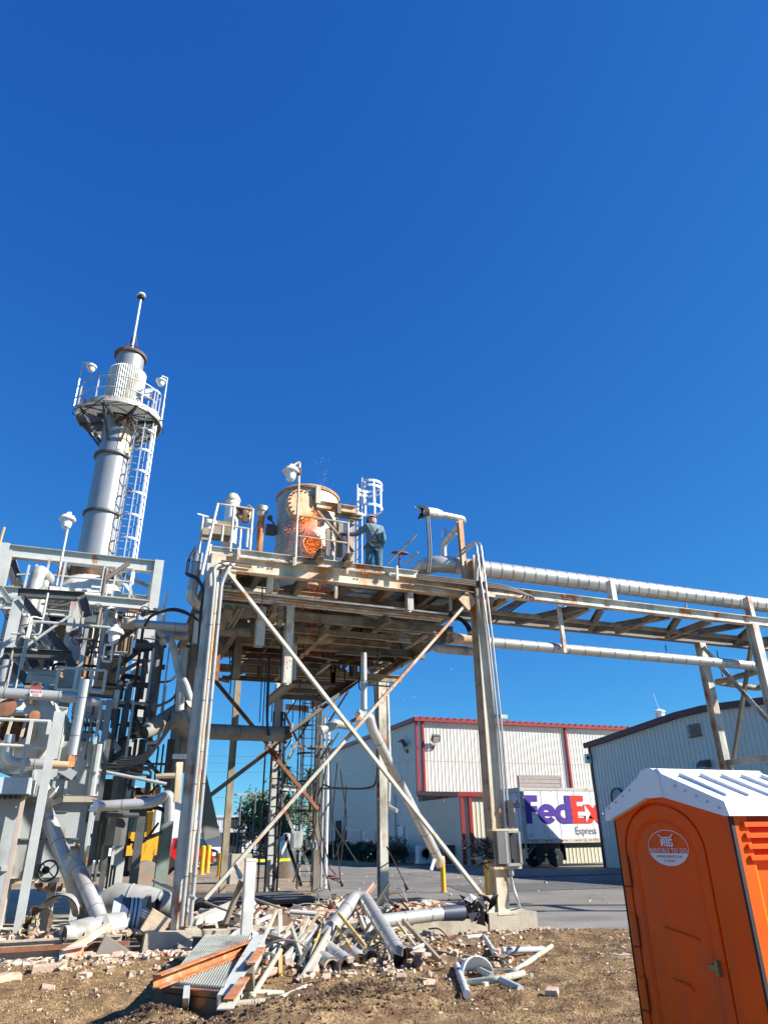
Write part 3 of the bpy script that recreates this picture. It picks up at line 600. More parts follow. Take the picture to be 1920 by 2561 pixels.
for k in range(9): mb.box((XR-.14, FY+.02, 2.2+k*.52), (.02, .24, .012)).tube([(XR-.15, FY-.04, 2.25+k*.52), (XR-.13, FY-.04, 2.25+k*.52)], .012, 5)
mb.box((XR-.10, FY, 3.9), (.05, .27, 4.5)); mb.build('cable_ladder', mat('perforated brown channel', (.3, .25, .19), .7, rust=.2, var=.2), sp_t)
MB().box((XR, FY-.22, .33), (.4, .12, .04)).box((XR, FY, .33), (.5, .5, .03)).build('base_plate', CREAM, sp_t)
colm(7.87, 21.1, .1, 6.9, STEEL); colm(XL+.35, 22.2, .15, 6.9, DUSTY)
vert('column', TAN, I(.22, .2), 'Q4', 855, 0, 775, 1080, 24.5, sp_t, z0=.05, z1=7)
# main front beam + toe channel
def hb(name, m, x0, x1, y, z0, z1, w, kind=I, par=None):
    return bar(name, m, kind(z1-z0, w), (x0, y, (z0+z1)/2), (x1, y, (z0+z1)/2), par or sp_t)
hb('edge_beam', CREAM, 1.72, XR-.2, FY, 6.86, 7.19, .2)
hb('toe_channel', STEEL, 1.42, 6.2, FY-.04, 7.2, 7.37, .08, Cc)
MB().box((1.6, FY-.0, 7.02), (.3, .26, .34)).build('corner_joint', CREAM, sp_t)
bolt = MB()
for (x, y) in ((608, 754), (633, 754), (672, 765), (697, 766), (669, 738), (697, 742)): 
    p = PY('R4', x, y, FY-.1); bolt.lathe(p, [(.022, 0), (.022, .015)], 8, (0, -1, 0))
for x, y in ((1262, 815), (1284, 818), (1262, 838), (1284, 841), (1586, 880), (1586, 898), (1586, 916)):
    p = PY('R4', x, y, FY-.1); bolt.lathe(p, [(.022, 0), (.022, .015)], 8, (0, -1, 0))
bolt.build('bolt_row', RUST, sp_t)
# protruding cut beam stubs on the front
for (x, y) in ((935, 745), (1125, 775)):
    p = PY('R4', x, y, FY-.1); bar('beam_stub', TAN, I(.2, .16), p+Vector((.12, .35, .06)), p+Vector((.0, -.5, -.02)), sp_t)
# stiffeners and brackets hanging from the beam
for (x, y, h) in ((403, 705, .28), (1500, 838, .34), (787, 760, .2), (1155, 800, .3)):
    p = PY('R4', x, y, FY-.13); bar('rail_bracket', STEEL, Rr(.05, .05), p+Vector((0, 0, h/2)), p-Vector((0, 0, h/2)), sp_t)
# side and rear beams, joists
for x in (XL+.1, 7.75): bar('side_beam', TAN, I(.33, .18), (x, FY+.1, 7.02), (x, YB+.6, 7.02), sp_t)
bar('rear_beam', TAN, I(.33, .18), (XL, YB+.7, 7.02), (7.9, YB, 7.02), sp_t)
for k in range(1, 6): bar('joist', DUSTY if k % 2 else TAN, I(.26, .14), (XL+k*1.04, FY+.12, 7.03), (XL+k*1.04, YB+.3, 7.03), sp_t)
for k in range(1, 6): bar('cross_joist', TAN, I(.2, .12), (XL+.2, FY+k*1.22, 6.9), (7.66, FY+k*1.22, 6.9), sp_t)
# secondary steel below the deck
for (a, b, m) in (((2.2, 15.2, 6.35), (7.6, 15.2, 6.35), TAN), ((1.7, 17.2, 6.2), (7.7, 17.2, 6.2), DUSTY), ((3.0, 14.6, 6.3), (3.0, 20.5, 6.3), TAN), ((5.6, 14.6, 6.3), (5.6, 20.5, 6.3), DUSTY), ((1.7, 19.2, 5.95), (7.8, 19.2, 5.95), TAN), ((7.4, 15, 6.2), (7.4, 21, 6.2), TAN), ((4.3, 15, 6.05), (4.3, 20.5, 6.05), TAN), ((2.3, 15.6, 6.0), (2.3, 21, 6.0), DUSTY)):
    bar('support_beam', m, I(.2, .13), a, b, sp_t)
# grating deck (bearing bars and cross rods)
gr = MB()
x = XL+.12
while x < 7.7:
    if not (2.9 < x < 4.9): gr.b2((x, FY+.12, 7.2), (x+.007, YB+.5, 7.235))
    else: gr.b2((x, FY+.12, 7.2), (x+.007, 14.7, 7.235)); gr.b2((x, 17.9, 7.2), (x+.007, YB+.5, 7.235))
    x += .042
for k in range(24):
    y = FY+.2+k*.32
    if 14.6 < y < 17.9: gr.b2((XL+.1, y, 7.21), (2.9, y+.01, 7.24)); gr.b2((4.9, y, 7.21), (7.7, y+.01, 7.24))
    else: gr.b2((XL+.1, y, 7.21), (7.7, y+.01, 7.24))
gr.build('grating', mat('steel grating', (.2, .2, .19), .6, .3), sp_t)
for a, b in (((2.2, 15.2), (3.0, 17.4)), ((5.0, 16.5), (6.4, 19.5)), ((6.3, 14.5), (7.3, 16)), ((1.8, 18), (4.4, 20.8))):
    MB().b2((*a, 7.24), (*b, 7.25)).build('floor_plate', DUSTY, sp_t)
# X brace on the front face
seg('brace', mat('cream painted brace', (.68, .64, .54), .5, rust=.3, rcol=(.42, .19, .08), rscale=1.1, dirt=.2, dcol=(.4, .33, .24)), Cc(.12, .06), '', 567, 1428, 1232, 2275, FY-.12, FY-.12, sp_t, (0, -1, 0))
seg('brace', mat('rust striped brace', (.56, .5, .4), .6, rust=.62, rcol=(.4, .17, .07), rscale=1.2), Cc(.12, .06), '', 1163, 1512, 512, 2250, FY-.03, FY-.03, sp_t, (0, -1, 0))
MB().box(PY('', 1170, 1502, FY-.1), (.35, .03, .35), Matrix.Rotation(.8, 3, 'Y')).box(PY('', 572, 1436, FY-.1), (.3, .03, .22)).box(PY('', 1222, 2262, FY-.16), (.22, .03, .3)).build('gusset', CREAM, sp_t)
# rear-face braces
seg('brace', RUST, Lp(.12, .12), 'R5', 430, 1000, 975, 1658, 21.2, 21.2, sp_t)
seg('brace', RUST, Lp(.12, .12), 'Q4', 1110, 90, 1480, 540, 21.2, 21.2, sp_t)
seg('brace', DUSTY, Lp(.12, .12), 'R5', 820, 1658, 1655, 1010, 21.6, 21.6, sp_t)
seg('brace', DUSTY, Lp(.12, .12), 'Q4', 1180, 60, 670, 450, 21.6, 21.6, sp_t)
# --- hanging cut posts and stubs under the deck
HANG = [('R5', 640, 650, 640, 990, 17.2, .2, TAN), ('R5', 480, 690, 478, 1000, 15.2, .1, RUST), ('R5', 830, 780, 815, 1010, 19, .09, BROWNP), ('R5', 1072, 330, 1055, 1030, 15.2, .2, STEEL), ('R5', 1115, 560, 1105, 1000, 16.2, .14, DJACK),
 ('R5', 830, 400, 830, 720, 15.2, .22, STEEL), ('R5', 912, 110, 912, 270, FY+.1, .14, CREAM), ('R5', 973, 130, 973, 260, FY+.4, .1, CREAM), ('R5', 1000, 380, 990, 560, 15.2, .13, TAN), ('R5', 1458, 200, 1458, 320, FY, .07, STEEL),
 ('R5', 1435, 800, 1435, 1030, 18.5, .12, RUST), ('R5', 1610, 740, 1600, 970, 18.5, .2, BROWNP), ('R5', 770, 440, 770, 640, 16, .16, TAN), ('R6', 740, 260, 740, 425, FY+.1, .16, STEEL), ('R6', 1080, 290, 1080, 420, FY+.2, .07, STEEL),
 ('R6', 410, 540, 410, 690, 16.5, .1, TAN), ('R6', 270, 700, 265, 960, 18.5, .16, BROWNP), ('R6', 110, 820, 105, 1030, 18.5, .12, RUST), ('R6', 685, 620, 690, 775, 17.5, .16, TAN), ('R6', 570, 440, 570, 540, 15, .07, TAN), ('S4', 620, 870, 610, 1270, 15.6, .14, STEEL), ('S4', 1070, 250, 1070, 440, 14.8, .1, TAN)]
for (r, a, b, c, d, Y, w, m) in HANG: vert('cut_post', m, I(w, w*.9, .01), r, a, b, c, d, Y, sp_t, z1=None)
# --- horizontal clutter under the deck (pixel-measured on their planes)
CL = [('R5', 500, 110, 620, 125, FY, I(.08, .08), STEEL), ('R5', 505, 215, 590, 225, 14.4, Rr(.05, .05), STEEL), ('R5', 640, 240, 870, 265, 15.2, Rr(.08, .1), STEEL), ('R5', 560, 300, 900, 325, 14.9, Rr(.05, .05), DUSTY),
 ('R5', 490, 370, 745, 400, 15.5, I(.1, .08), STEEL), ('R6', 140, 760, 600, 790, 19.5, Rr(.07, .07), TAN), ('R6', 300, 790, 480, 800, 20, I(.18, .1), CREAM), ('R6', 650, 690, 1000, 560, 17.5, I(.12, .1), RUST),
 ('R6', 200, 620, 700, 640, 17.8, I(.14, .1), TAN), ('R5', 1150, 640, 1400, 645, 16.5, I(.16, .1), TAN), ('R5', 780, 610, 1000, 560, 15.8, I(.12, .1), TAN), ('R5', 1120, 740, 1480, 800, 17.5, I(.26, .14), DUSTY),
 ('R6', 0, 700, 640, 730, 18.5, Rr(.06, .06), RUST), ('R5', 680, 760, 1020, 830, 20.8, Rr(.05, .05), STEEL), ('R5', 470, 700, 1030, 760, 20.5, I(.3, .15), BROWNP), ('R5', 1500, 930, 1658, 740, 19.5, Rr(.07, .07), BLACK),
 ('R6', 160, 930, 560, 540, 17.5, Rr(.08, .12), BROWNP), ('R6', 560, 620, 1200, 300, 15.6, I(.1, .08), TAN), ('R6', 220, 700, 560, 500, 16.4, I(.14, .1), TAN), ('R6', 0, 1170, 350, 950, 20.8, I(.2, .14), BROWNP), ('R5', 1400, 1120, 1658, 950, 20.8, I(.2, .14), BROWNP),
 ('R6', 580, 470, 980, 560, 16.0, Rr(.05, .05), TAN), ('R6', 600, 700, 760, 600, 18.2, I(.1, .1), TAN), ('R6', 900, 250, 1120, 330, 14.9, Rr(.05, .05), DUSTY), ('R4', 500, 790, 380, 870, 14.4, Rr(.12, .1), BROWNP)]
for (r, a, b, c, d, Y, pf, m) in CL: seg('steel_member', m, pf, r, a, b, c, d, Y, None, sp_t)
rnd = random.Random(11)
for k in range(90):
    x = rnd.uniform(2, 7.3); y = rnd.uniform(15, 20.8); z = rnd.uniform(5.9-.2*(y > 17), 6.85); L = rnd.uniform(.5, 1.9)
    d = rnd.choice([(1, 0, 0), (0, 1, 0), (1, 0, 0), (0, 1, 0), (.6, .3, .4), (0, .1, 1)]); d = Vector(d).normalized()*L
    bar('steel_offcut', rnd.choice([TAN, DUSTY, BROWNP, STEEL, RUST, GP, DUSTY, GALV]), rnd.choice([Lp(.07, .07), Rr(.04, .04), I(.12, .1), Cc(.1, .05), Rr(.03, .03)]), (x, y, z), (min(x+d.x, 7.6), min(y+d.y, 21), min(z+d.z, 6.95)), sp_t)
# cable tray rods along the front, just under the beam
for k, (dy, dz) in enumerate(((0, 0), (.12, -.03), (.25, -.05), (.4, -.06))):
    a_ = PY('R5', 500, 255, 14.3); b_ = PY('R6', 1060, 440, 14.3); pts = [Vector((a_.x, 14.3, b_.z*.5+a_.z*.5+.02)), Vector((b_.x, 14.3, b_.z*.5+a_.z*.5-.02))]
    MB().tube([p+Vector((0, dy, dz)) for p in pts], .028, 8).build('tray_rod', [STEEL, TAN, CREAM, STEEL][k], sp_t)
for (x, y) in ((690, 400), (600, 460), (450, 640)):
    pass
# --- handrails on the deck
def rail(name, pts, par, m=CREAM, r=.022): return MB().tube(pts, r, 8).build(name, m, par)
def P4(x, y, Y): return PY('R4', x, y, Y)
FR = FY-.05
for pts in ([P4(260, 360, FR), P4(375, 375, FR), P4(505, 397, FR)], [P4(240, 500, FR), P4(358, 515, FR), P4(490, 535, FR)], [P4(822, 440, FR), P4(1170, 493, FR)], [P4(822, 582, FR), P4(1160, 632, FR)]): rail('handrail', pts, sp_t)
for (a, b, c, d) in ((375, 375, 345, 690), (422, 535, 405, 720), (505, 395, 482, 680), (1168, 490, 1152, 825), (470, 540, 460, 660), (300, 510, 285, 620)):
    p = P4(a, b, FR); q = P4(c, d, FR); x = (p.x+q.x)/2; rail('rail_post', [(x, FR, p.z), (x, FR, q.z)], sp_t, STEEL, .028)
rail('rail_post', [P4(262, 358, FR), P4(232, 480, FR-.1), P4(150, 850, FR-.3)], sp_t, STEEL, .03)
rail('rail_post', [P4(160, 448, FR), P4(130, 700, FR)], sp_t, STEEL, .025); rail('rail_post', [P4(212, 640, FR), P4(190, 800, FR)], sp_t, STEEL, .028)
rail('handrail', [P4(160, 448, FR), P4(235, 460, FR)], sp_t, STEEL, .025)
# truncated rails at the right
rail('cut_rail', [P4(1438, 770, FY+.2), P4(1635, 570, FY-.2)], sp_t, STEEL, .024); rail('cut_rail', [P4(1548, 782, FY+.2), P4(1645, 695, FY-.1)], sp_t, STEEL, .024)
# box frame to the right of the vessel
YV = 16.2
seg('frame_beam', CREAM, I(.2, .14), 'R4', 945, 365, 1215, 408, 15.3, 15.3, sp_t)
vert('frame_post', CREAM, Cc(.16, .12), 'R4', 955, 240, 948, 362, 15.3, sp_t)
vert('frame_post', STEEL, Rr(.14, .14), 'R4', 1190, 400, 1180, 740, 15.6, sp_t, z0=7.25)
seg('frame_brace', TAN, Lp(.08, .08), 'R4', 940, 415, 1190, 700, 15.2, 15.2, sp_t)
vert('frame_post', TAN, I(.1, .1), 'R4', 1025, 530, 1015, 720, 15.2, sp_t); vert('frame_post', TAN, I(.1, .12), 'R4', 1112, 490, 1100, 725, 15.4, sp_t)
seg('frame_beam', TAN, I(.12, .12), 'R4', 1070, 430, 1255, 458, 15.4, 15.4, sp_t)
MB().box(P4(1098, 395, 15.2), (.1, .1, .28)).build('clamp', DUSTY, sp_t)
# expanded-metal screen behind the sparks
sc = MB(); a = P4(870, 420, 15.9); b = P4(1150, 470, 15.9)
for k in range(34):
    x = a.x+(b.x-a.x)*k/33; sc.tube([(x, 15.9, 8.0), (x+.25, 15.9, 9.2)], .006, 4, False); sc.tube([(x, 15.9, 9.2), (x+.25, 15.9, 8.0)], .006, 4, False)
sc.build('mesh_screen', DARK, sp_t)
# ladder cage beside the frame (parts of the platform)
def cage(base, zs, rad, ang0, ang1, par, m, rr=.03, nb=5, z0=None, z1=None, cdir=(0, -1)):
    cdx, cdy = cdir; A = math.atan2(cdy, cdx)
    for z in zs:
        pts = [Vector((base[0]+math.cos(A+t)*rad, base[1]+math.sin(A+t)*rad, z)) for t in [ang0+(ang1-ang0)*i/14 for i in range(15)]]
        mb = MB(); 
        for i in range(14): mb.ext(pts[i], pts[i+1], Rr(.07, .012))
        mb.build('cage_hoop', m, par)
    for k in range(nb):
        t = ang0+(ang1-ang0)*k/(nb-1); x, y = base[0]+math.cos(A+t)*(rad-.015), base[1]+math.sin(A+t)*(rad-.015)
        bar('cage_bar', m, Rr(.012, .045), (x, y, z0 if z0 else zs[0]), (x, y, z1 if z1 else zs[-1]), par)
lp = P4(1240, 700, 16.0); lx = lp.x
cg0 = (lx+.28, 16.0)
z_a, z_b = P4(1240, 390, 16).z, P4(1240, 225, 16).z
cage(cg0, [z_a, (z_a+z_b)/2+.22, z_b], .36, -2.3, 2.3, sp_t, WHITE, nb=7, cdir=(1, 0))
for dy in (-.2, .2):
    bar('ladder_rail', WHITE, Rr(.06, .02), (lx, 16+dy, 7.25), (lx, 16+dy, z_b+.1), sp_t)
for k in range(10): rail('ladder_rung', [(lx, 15.8, 7.5+k*.28), (lx, 16.2, 7.5+k*.28)], sp_t, DARK, .012)
# kick plates / brown rods at the left front corner
for k in range(5): rail('tray_rod', [P4(285, 752+k*10, FY-.25+.1*k), P4(495, 780+k*10, FY-.25+.1*k)], sp_t, [BROWNP, TAN, DUSTY][k % 3], .018)
# ------------------------------------------------------------------ PIPE BRIDGE
pb = T('pipe_bridge', 'long steel pipe bridge carrying the big silver pipe toward the right', 'pipe bridge', (XR+.3, FY, 6.9))
hbx = 21.0
bar('chord', STEEL, I(.24, .2), (XR-.2 if 0 else 7.98, FY, 7.1), (hbx, FY, 7.1), pb)
bar('chord', DUSTY, I(.24, .2), (7.9, 16.1, 7.07), (hbx, 16.1, 7.07), pb)
bar('chord', TAN, Rr(.1, .1), (7.9, 15.3, 6.98), (hbx, 15.3, 6.98), pb)
for x0, x1 in ((9.0, 8.2), (9.9, 10.9), (12.3, 11.4), (12.4, 13.6), (15, 13.9), (15.1, 16.2), (17.6, 16.6), (17.7, 19)):
    bar('diagonal', DUSTY, I(.16, .14), (x1, FY+.1, 7.02), (x0, 16.0, 7.0), pb)
for x in (8.6, 11.0, 13.2, 15.0, 18.6): bar('cross_beam', TAN, I(.16, .14), (x, FY+.1, 7.0), (x, 16.0, 7.0), pb)
bolt = MB()
for xx in (430, 445, 1190, 1215, 1400, 1412): pass
for (x, y) in ((712, 530), (724, 532), (736, 534), (748, 536), (760, 538), (772, 540), (736, 522), (745, 524), (968, 556), (980, 558), (968, 566), (980, 568), (1172, 592), (1184, 593), (1196, 594), (1208, 596), (1220, 597), (1192, 582), (1201, 583), (1400, 607), (1410, 608), (1400, 617), (1410, 618), (1566, 634), (1576, 636), (1586, 638), (1596, 640), (1632, 646), (1642, 648)):
    bolt.lathe(PY('R7', x, y, FY-.1), [(.018, 0), (.018, .014)], 6, (0, -1, 0))
bolt.build('bolt_row', DUSTY, pb)
for (a, b, c, d) in ((946, 455, 962, 535), (1562, 530, 1590, 640)):
    p = PY('R7', a, b, FY-.03); bar('pipe_stop', STEEL, Cc(.2, .14), (p.x, FY-.02, 7.2), (p.x, FY-.02, p.z), pb)
XB = 16.38
bar('leg', STEEL, I(.24, .22), (XB, FY, .1), (XB, FY, 7.0), pb); bar('leg', STEEL, I(.24, .22), (XB, 16.1, .1), (XB, 16.1, 6.95), pb)
bar('leg_brace', STEEL, Lp(.09, .09), (XB, 16.0, 6.8), (XB, FY+.1, 4.2), pb); bar('leg_brace', DUSTY, Lp(.09, .09), (XB+.05, FY+.1, 6.7), (XB+.05, 15.9, 3.4), pb)
bar('strut', STEEL, I(.16, .16), (XB, 16.0, 3.5), (XB, FY+.1, 3.5), pb); bar('leg_brace', STEEL, Lp(.09, .09), (XB, 16.0, 3.4), (XB, FY+.1, .5), pb)
vert('hanger', STEEL, Rr(.08, .09), 'R7', 718, 570, 740, 780, FY+.3, pb); vert('hanger', STEEL, Rr(.05, .05), 'R7', 745, 570, 748, 640, 15.4, pb)
vert('hanger', DUSTY, Rr(.04, .04), 'R7', 1290, 560, 1290, 590, FY+.4, pb)
vert('hanger', BLACK, Rr(.02, .02), 'R7', 1197, 745, 1200, 782, 15.4, pb); vert('hanger', BLACK, Rr(.02, .02), 'R7', 1430, 770, 1450, 890, 15.4, pb)
for k in range(26):
    x = rnd.uniform(2, 7.4); y = rnd.uniform(16.5, 21); z = rnd.uniform(5.6, 6.3)
    bar('hanger_rod', rnd.choice([BROWNP, DUSTY, BLACK, TAN]), Rr(.035, .035), (x, y, z), (x+rnd.uniform(-.05, .05), y, 6.95), sp_t)
for k in range(9):
    y = 15.6+k*.62; bar('lower_strut', rnd.choice([TAN, BROWNP, DUSTY]), rnd.choice([I(.14, .1), Cc(.14, .08)]), (1.9+rnd.uniform(0, 1.5), y, 6.15-.02*k), (7.6-rnd.uniform(0, 2), y, 6.15-.02*k), sp_t)
#@@PLATFORM_END
# ================================================================== PIPES ON THE BRIDGE AND DECK
def chain(pts): return [Vector(p) for p in pts]
o = pipe('big_pipe', PJ, [(6.9, 17.5, 7.75), (6.75, 14.65, 7.88), (21, 14.65, 7.86)], .215, .5, 'fat silver jacketed pipe lying on top of the pipe bridge', seam=.32, seg=24)
tv = T('lower_bridge_pipe', 'long silver pipe slung under the pipe bridge with a torn brown end', 'pipe', (8.2, 14.6, 5.9))
MB().tube([(7.95, 14.6, 5.97), (16.7, 14.6, 5.97)], .125, 16, seam=.45).build('pipe_run', PJ, tv, 50)
e0 = PY('R6', 1120, 655, 14.6); MB().tube([e0, (7.95, 14.6, 5.97)], .13, 14).build('bare_end', mat('torn tan pipe wrap', (.55, .38, .25), .8, var=.3), tv, 50)
torn(MB(), e0+Vector((.02, 0, 0)), (-1, 0, 0), .135, 14, .22, 3, .3).build('torn_sleeve', INSUL, tv)
MB().tube([(16.7, 14.6, 5.97), (16.95, 14.6, 5.97)], .14, 14).build('end_cap', WHITE, tv)
pipe('return_pipe', PD, [PY('R6', 1290, 762, 14.9), PY('R6', 1070, 745, 14.9), PY('R6', 960, 735, 14.9), PY('R6', 1075, 660, 15.9), PY('R6', 1100, 640, 16.3)], .11, .15, 'short dull pipe elbow hooked behind the right platform leg', seam=.5)
pipe('hanging_loop_pipe', PB, [PY('R7', 1658, 850, 14.8), PY('R7', 1640, 858, 14.8), PY('R7', 1425, 912, 15.6), PY('R7', 1470, 920, 15.9), PY('R7', 1610, 940, 15.9), PY('R7', 1690, 915, 15.2)], .085, .12, 'brown dusty pipe loop hanging beside the bridge leg', seam=.5)
# upper silver pipe with wrapped torn end
up = T('wrapped_pipe', 'silver pipe at the deck edge with a torn wrapped end pointing left', 'pipe', PY('R7', 195, 365, 15.2))
q = [PY('R7', 198, 380, 15.6), PY('R7', 195, 290, 15.6), PY('R7', 292, 178, 14.6), PY('R7', 180, 155, 14.4), PY('R7', 112, 146, 14.3)]
MB().tube(bend(q, .16), .085, 14, seam=.4).build('pipe_run', PJ, up, 50)
MB().tube([PY('R7', 184, 157, 14.4), PY('R7', 160, 152, 14.37), PY('R7', 120, 146, 14.3)], [.11, .135, .13], 14).build('insulation_wrap', mat('loose grey wrap', (.5, .5, .48), .6, .3, var=.2, bump=1, bscale=12), up, 60)
torn(MB(), PY('R7', 122, 146, 14.3), (-1, 0, .1), .12, 12, .3, 8, .6).build('torn_sleeve', BLACK, up)
MB().tube([PY('R7', 95, 135, 14.3), PY('R7', 66, 124, 14.3)], .025, 6).build('stub', STEEL, up)
bar('wrapped_pipe_post', CREAM, I(.12, .12), PY('R7', 268, 185, 14.35), PY('R7', 292, 450, 14.35), up)
MB().tube(bend([PY('R7', 208, 262, 15.6), PY('R7', 205, 215, 15.6), PY('R7', 190, 228, 15.6), PY('R7', 184, 262, 15.6)], .05), .012, 6).build('gauge_tube', BLACK, up)
# hanging black hoses by the wrapped pipe
for k, dx in enumerate((0, 9)):
    c = bend([PY('R7', 120+dx, 165, 14.2), PY('R7', 128+dx, 260, 14.15), PY('R7', 132+dx, 340, 14.1), PY('R7', 122+dx, 420, 14.05)], .3)
    tag(MB().tube(c, .022, 8).build('black_hose', BLACK), ['left of two black hoses hanging from the wrapped pipe', 'right of two black hoses hanging from the wrapped pipe'][k], 'hose', 'black hoses under the wrapped pipe')
# valve with handwheel on the deck
def handwheel(name, c, r, nrm, m, stem, label, cat='valve', group=None, body=None):
    c = Vector(c); n = Vector(nrm).normalized(); a = n.orthogonal().normalized(); b = n.cross(a); o = T(name, label, cat, c, group)
    MB().tube(arc(c, a, b, r, 0, 2*math.pi, 20), r*.11, 8, False).tube([c-a*r, c+a*r], r*.07, 6).tube([c-b*r, c+b*r], r*.07, 6).build('handwheel', m, o, 60)
    MB().tube([c, c-n*stem], r*.12, 6).build('stem', m, o)
    if body: MB().lathe(c-n*stem, [(body*.5, -body*.8), (body, -body*.5), (body*.55, 0), (body, body*.35), (body*.3, body*.6)], 12, n).build('valve_body', m, o)
    return o
handwheel('gate_valve', P4(1520, 700, FY+.3), .19, (0, -.25, 1), mat('maroon valve paint', (.2, .05, .05), .6, var=.3), .5, 'maroon handwheel valve standing on the deck edge', body=.09)
# conduits on the right leg
for k, dx in enumerate((0, 20)):
    c = bend([PY('R7', 232+dx, 368, 15.2), PY('R7', 318+dx*1.0, 285, 14.3), PY('R7', 342+dx, 282, 13.95), PY('R7', 366+dx, 470, 13.85), PY('R7', 398+dx*.8, 700, 13.85), PY('R7', 440+dx*.8, 1100, 13.85)]+([PY('Q5', 1287+dx, 700, 13.85), PY('Q5', 1326+dx*.2, 800, 13.85), PY('Q5', 1338, 890, 13.85)] if k else [PY('Q5', 1277, 600, 13.85), PY('Q5', 1300, 880, 13.85)]), .18)
    tag(MB().tube(c, .026, 8).build('conduit', GALV), ['thin galvanised conduit arching over and down the right platform leg, nearer the leg', 'thin galvanised conduit arching over and down the right platform leg, outer of the two'][k], 'conduit', 'conduits on the right leg')
for (x, y) in ((450, 1068), (398, 520)):
    p = PY('R7', x, y, 13.9); tag(MB().box(p, (.36, .05, .08)).tube([p+Vector((-.1, -.04, 0)), p+Vector((-.1, .02, 0))], .04, 6).build('conduit_clamp', CREAM), 'cream clamp bar holding the two conduits '+('by the warehouse roofline' if y > 800 else 'beside the beam end'), 'clamp')
p = PY('Q5', 1300, 742, 13.9); tag(MB().box(p, (.36, .05, .08)).build('conduit_clamp', CREAM), 'cream clamp bar holding the conduits in front of the trailer doors', 'clamp')
# cable bundle along the front beam, bending back under the bridge
BND = mat('brown black conduit', (.09, .07, .06), .5, var=.3)
for k in range(4):
    d = k*.055
    c = bend([PY('R7', 75, 428+k*7, FY-.18), PY('R7', 300, 452+k*7, FY-.18), PY('R7', 480, 478+k*6, FY-.2), PY('R7', 545+k*5, 505+k*4, FY-.2), PY('R7', 612-k*18, 535-k*3, FY-.2), PY('R7', 560-k*14, 550, 14.6), PY('R7', 430-k*16, 640-k*6, 15.9)], .22)
    tag(MB().tube(c, .024, 8).build('cable_conduit', BND), ['dark conduit running along the beam and curling under the bridge, top one', 'dark conduit running along the beam and curling under the bridge, second from top', 'dark conduit running along the beam and curling under the bridge, third from top', 'dark conduit running along the beam and curling under the bridge, lowest one'][k], 'conduit', 'dark conduits along the front beam')
tag(MB().tube([PY('R6', 785, 205, FY-.16), PY('R6', 1290, 275, FY-.16)], .022, 8).build('beam_conduit', BND), 'single thin conduit on the rusty beam below the bundle', 'conduit')
for k in range(5):
    a = PY('R6', 1120+k*5, 455+k*6, 15); c = bend([a+Vector((-1.0, .5, .25)), a, PY('R6', 1225-k*4, 520+k*6, 14.7), PY('R6', 1272-k*8, 620, 14.5)], .6, 8)
    tag(MB().tube(c, .022, 8).build('black_cable', BLACK), 'one of the black cables drooping behind the right platform leg', 'cable', 'black cables drooping behind the right leg')
# conduits climbing the left leg
for k, (xt, xb, r, m, dy) in enumerate(((758, 640, .045, GALV, -.1), (800, 735, .045, GALV, -.22), (845, 800, .04, CREAM, -.2), (925, 840, .045, GALV, -.2))):
    a = PY('S4', xt, 420 if k else 500, FY+dy); b = PY('', [457, 470, 478, 486][k], 2290, FY+dy); x = (a.x+b.x)/2+[0, 0, 0, .0][k]
    pts = [(x, FY+dy, .4 if k != 2 else 1.2), (x, FY+dy, a.z)]
    if k in (1, 3): pts = bend(pts+[(x+(.12 if k == 3 else -.05), FY+dy, a.z+.35), (x+(.28 if k == 3 else .3), FY+dy+.1, a.z+.5)], .15)
    tag(MB().tube(pts, r*.85, 10, seam=1.2).build('riser_pipe', [m, DARK]), 'thin vertical pipe on the left platform leg, number %s from the left'.replace('number %s', ['first', 'second', 'third', 'fourth'][k]), 'pipe', 'riser pipes on the left leg')
# vertical jacketed pipe left of the left leg with elbow
pipe('corner_riser', PJ, [P4(125, 700, 14.7), P4(95, 900, 14.7), P4(70, 1010, 14.7), P4(150, 1075, 14.9), P4(240, 1055, 15.3)], .115, .2, 'stubby silver riser with elbow at the left deck corner', seam=.35)
tag(MB().tube(bend([P4(112, 660, 14.6), P4(60, 740, 14.6), P4(48, 840, 14.6)], .2), .03, 8).build('black_hose', BLACK), 'black hose bent over the silver riser at the left deck corner', 'hose')
for k in range(2):
    c = bend([P4(40+k*10, 840+k*12, 14.4), P4(120, 865+k*12, 14.2), P4(170, 960+k*8, 14.1), PY('R5', 350-k*10, 400, 14.0), PY('R5', 320-k*12, 900, 14.0)], .4, 8)
    tag(MB().tube(c, .028, 8).build('black_cable', BLACK), ['outer black cable curving down the left platform leg', 'inner black cable curving down the left platform leg'][k], 'cable', 'black cables by the left leg')
for k in range(2):
    c = bend([PY('R2', 1200-k*4, 720, 15), PY('R2', 1240, 640-k*10, 15), PY('R2', 1420, 560+k*16, 14.8), PY('R2', 1560, 600+k*16, 14.6), PY('S4', 680, 980, 14.3)], .5, 8)
    tag(MB().tube(c, .022, 8).build('black_cable', BLACK), ['upper black cable spanning from the stack frame to the platform', 'lower black cable spanning from the stack frame to the platform'][k], 'cable', 'cables spanning to the platform')
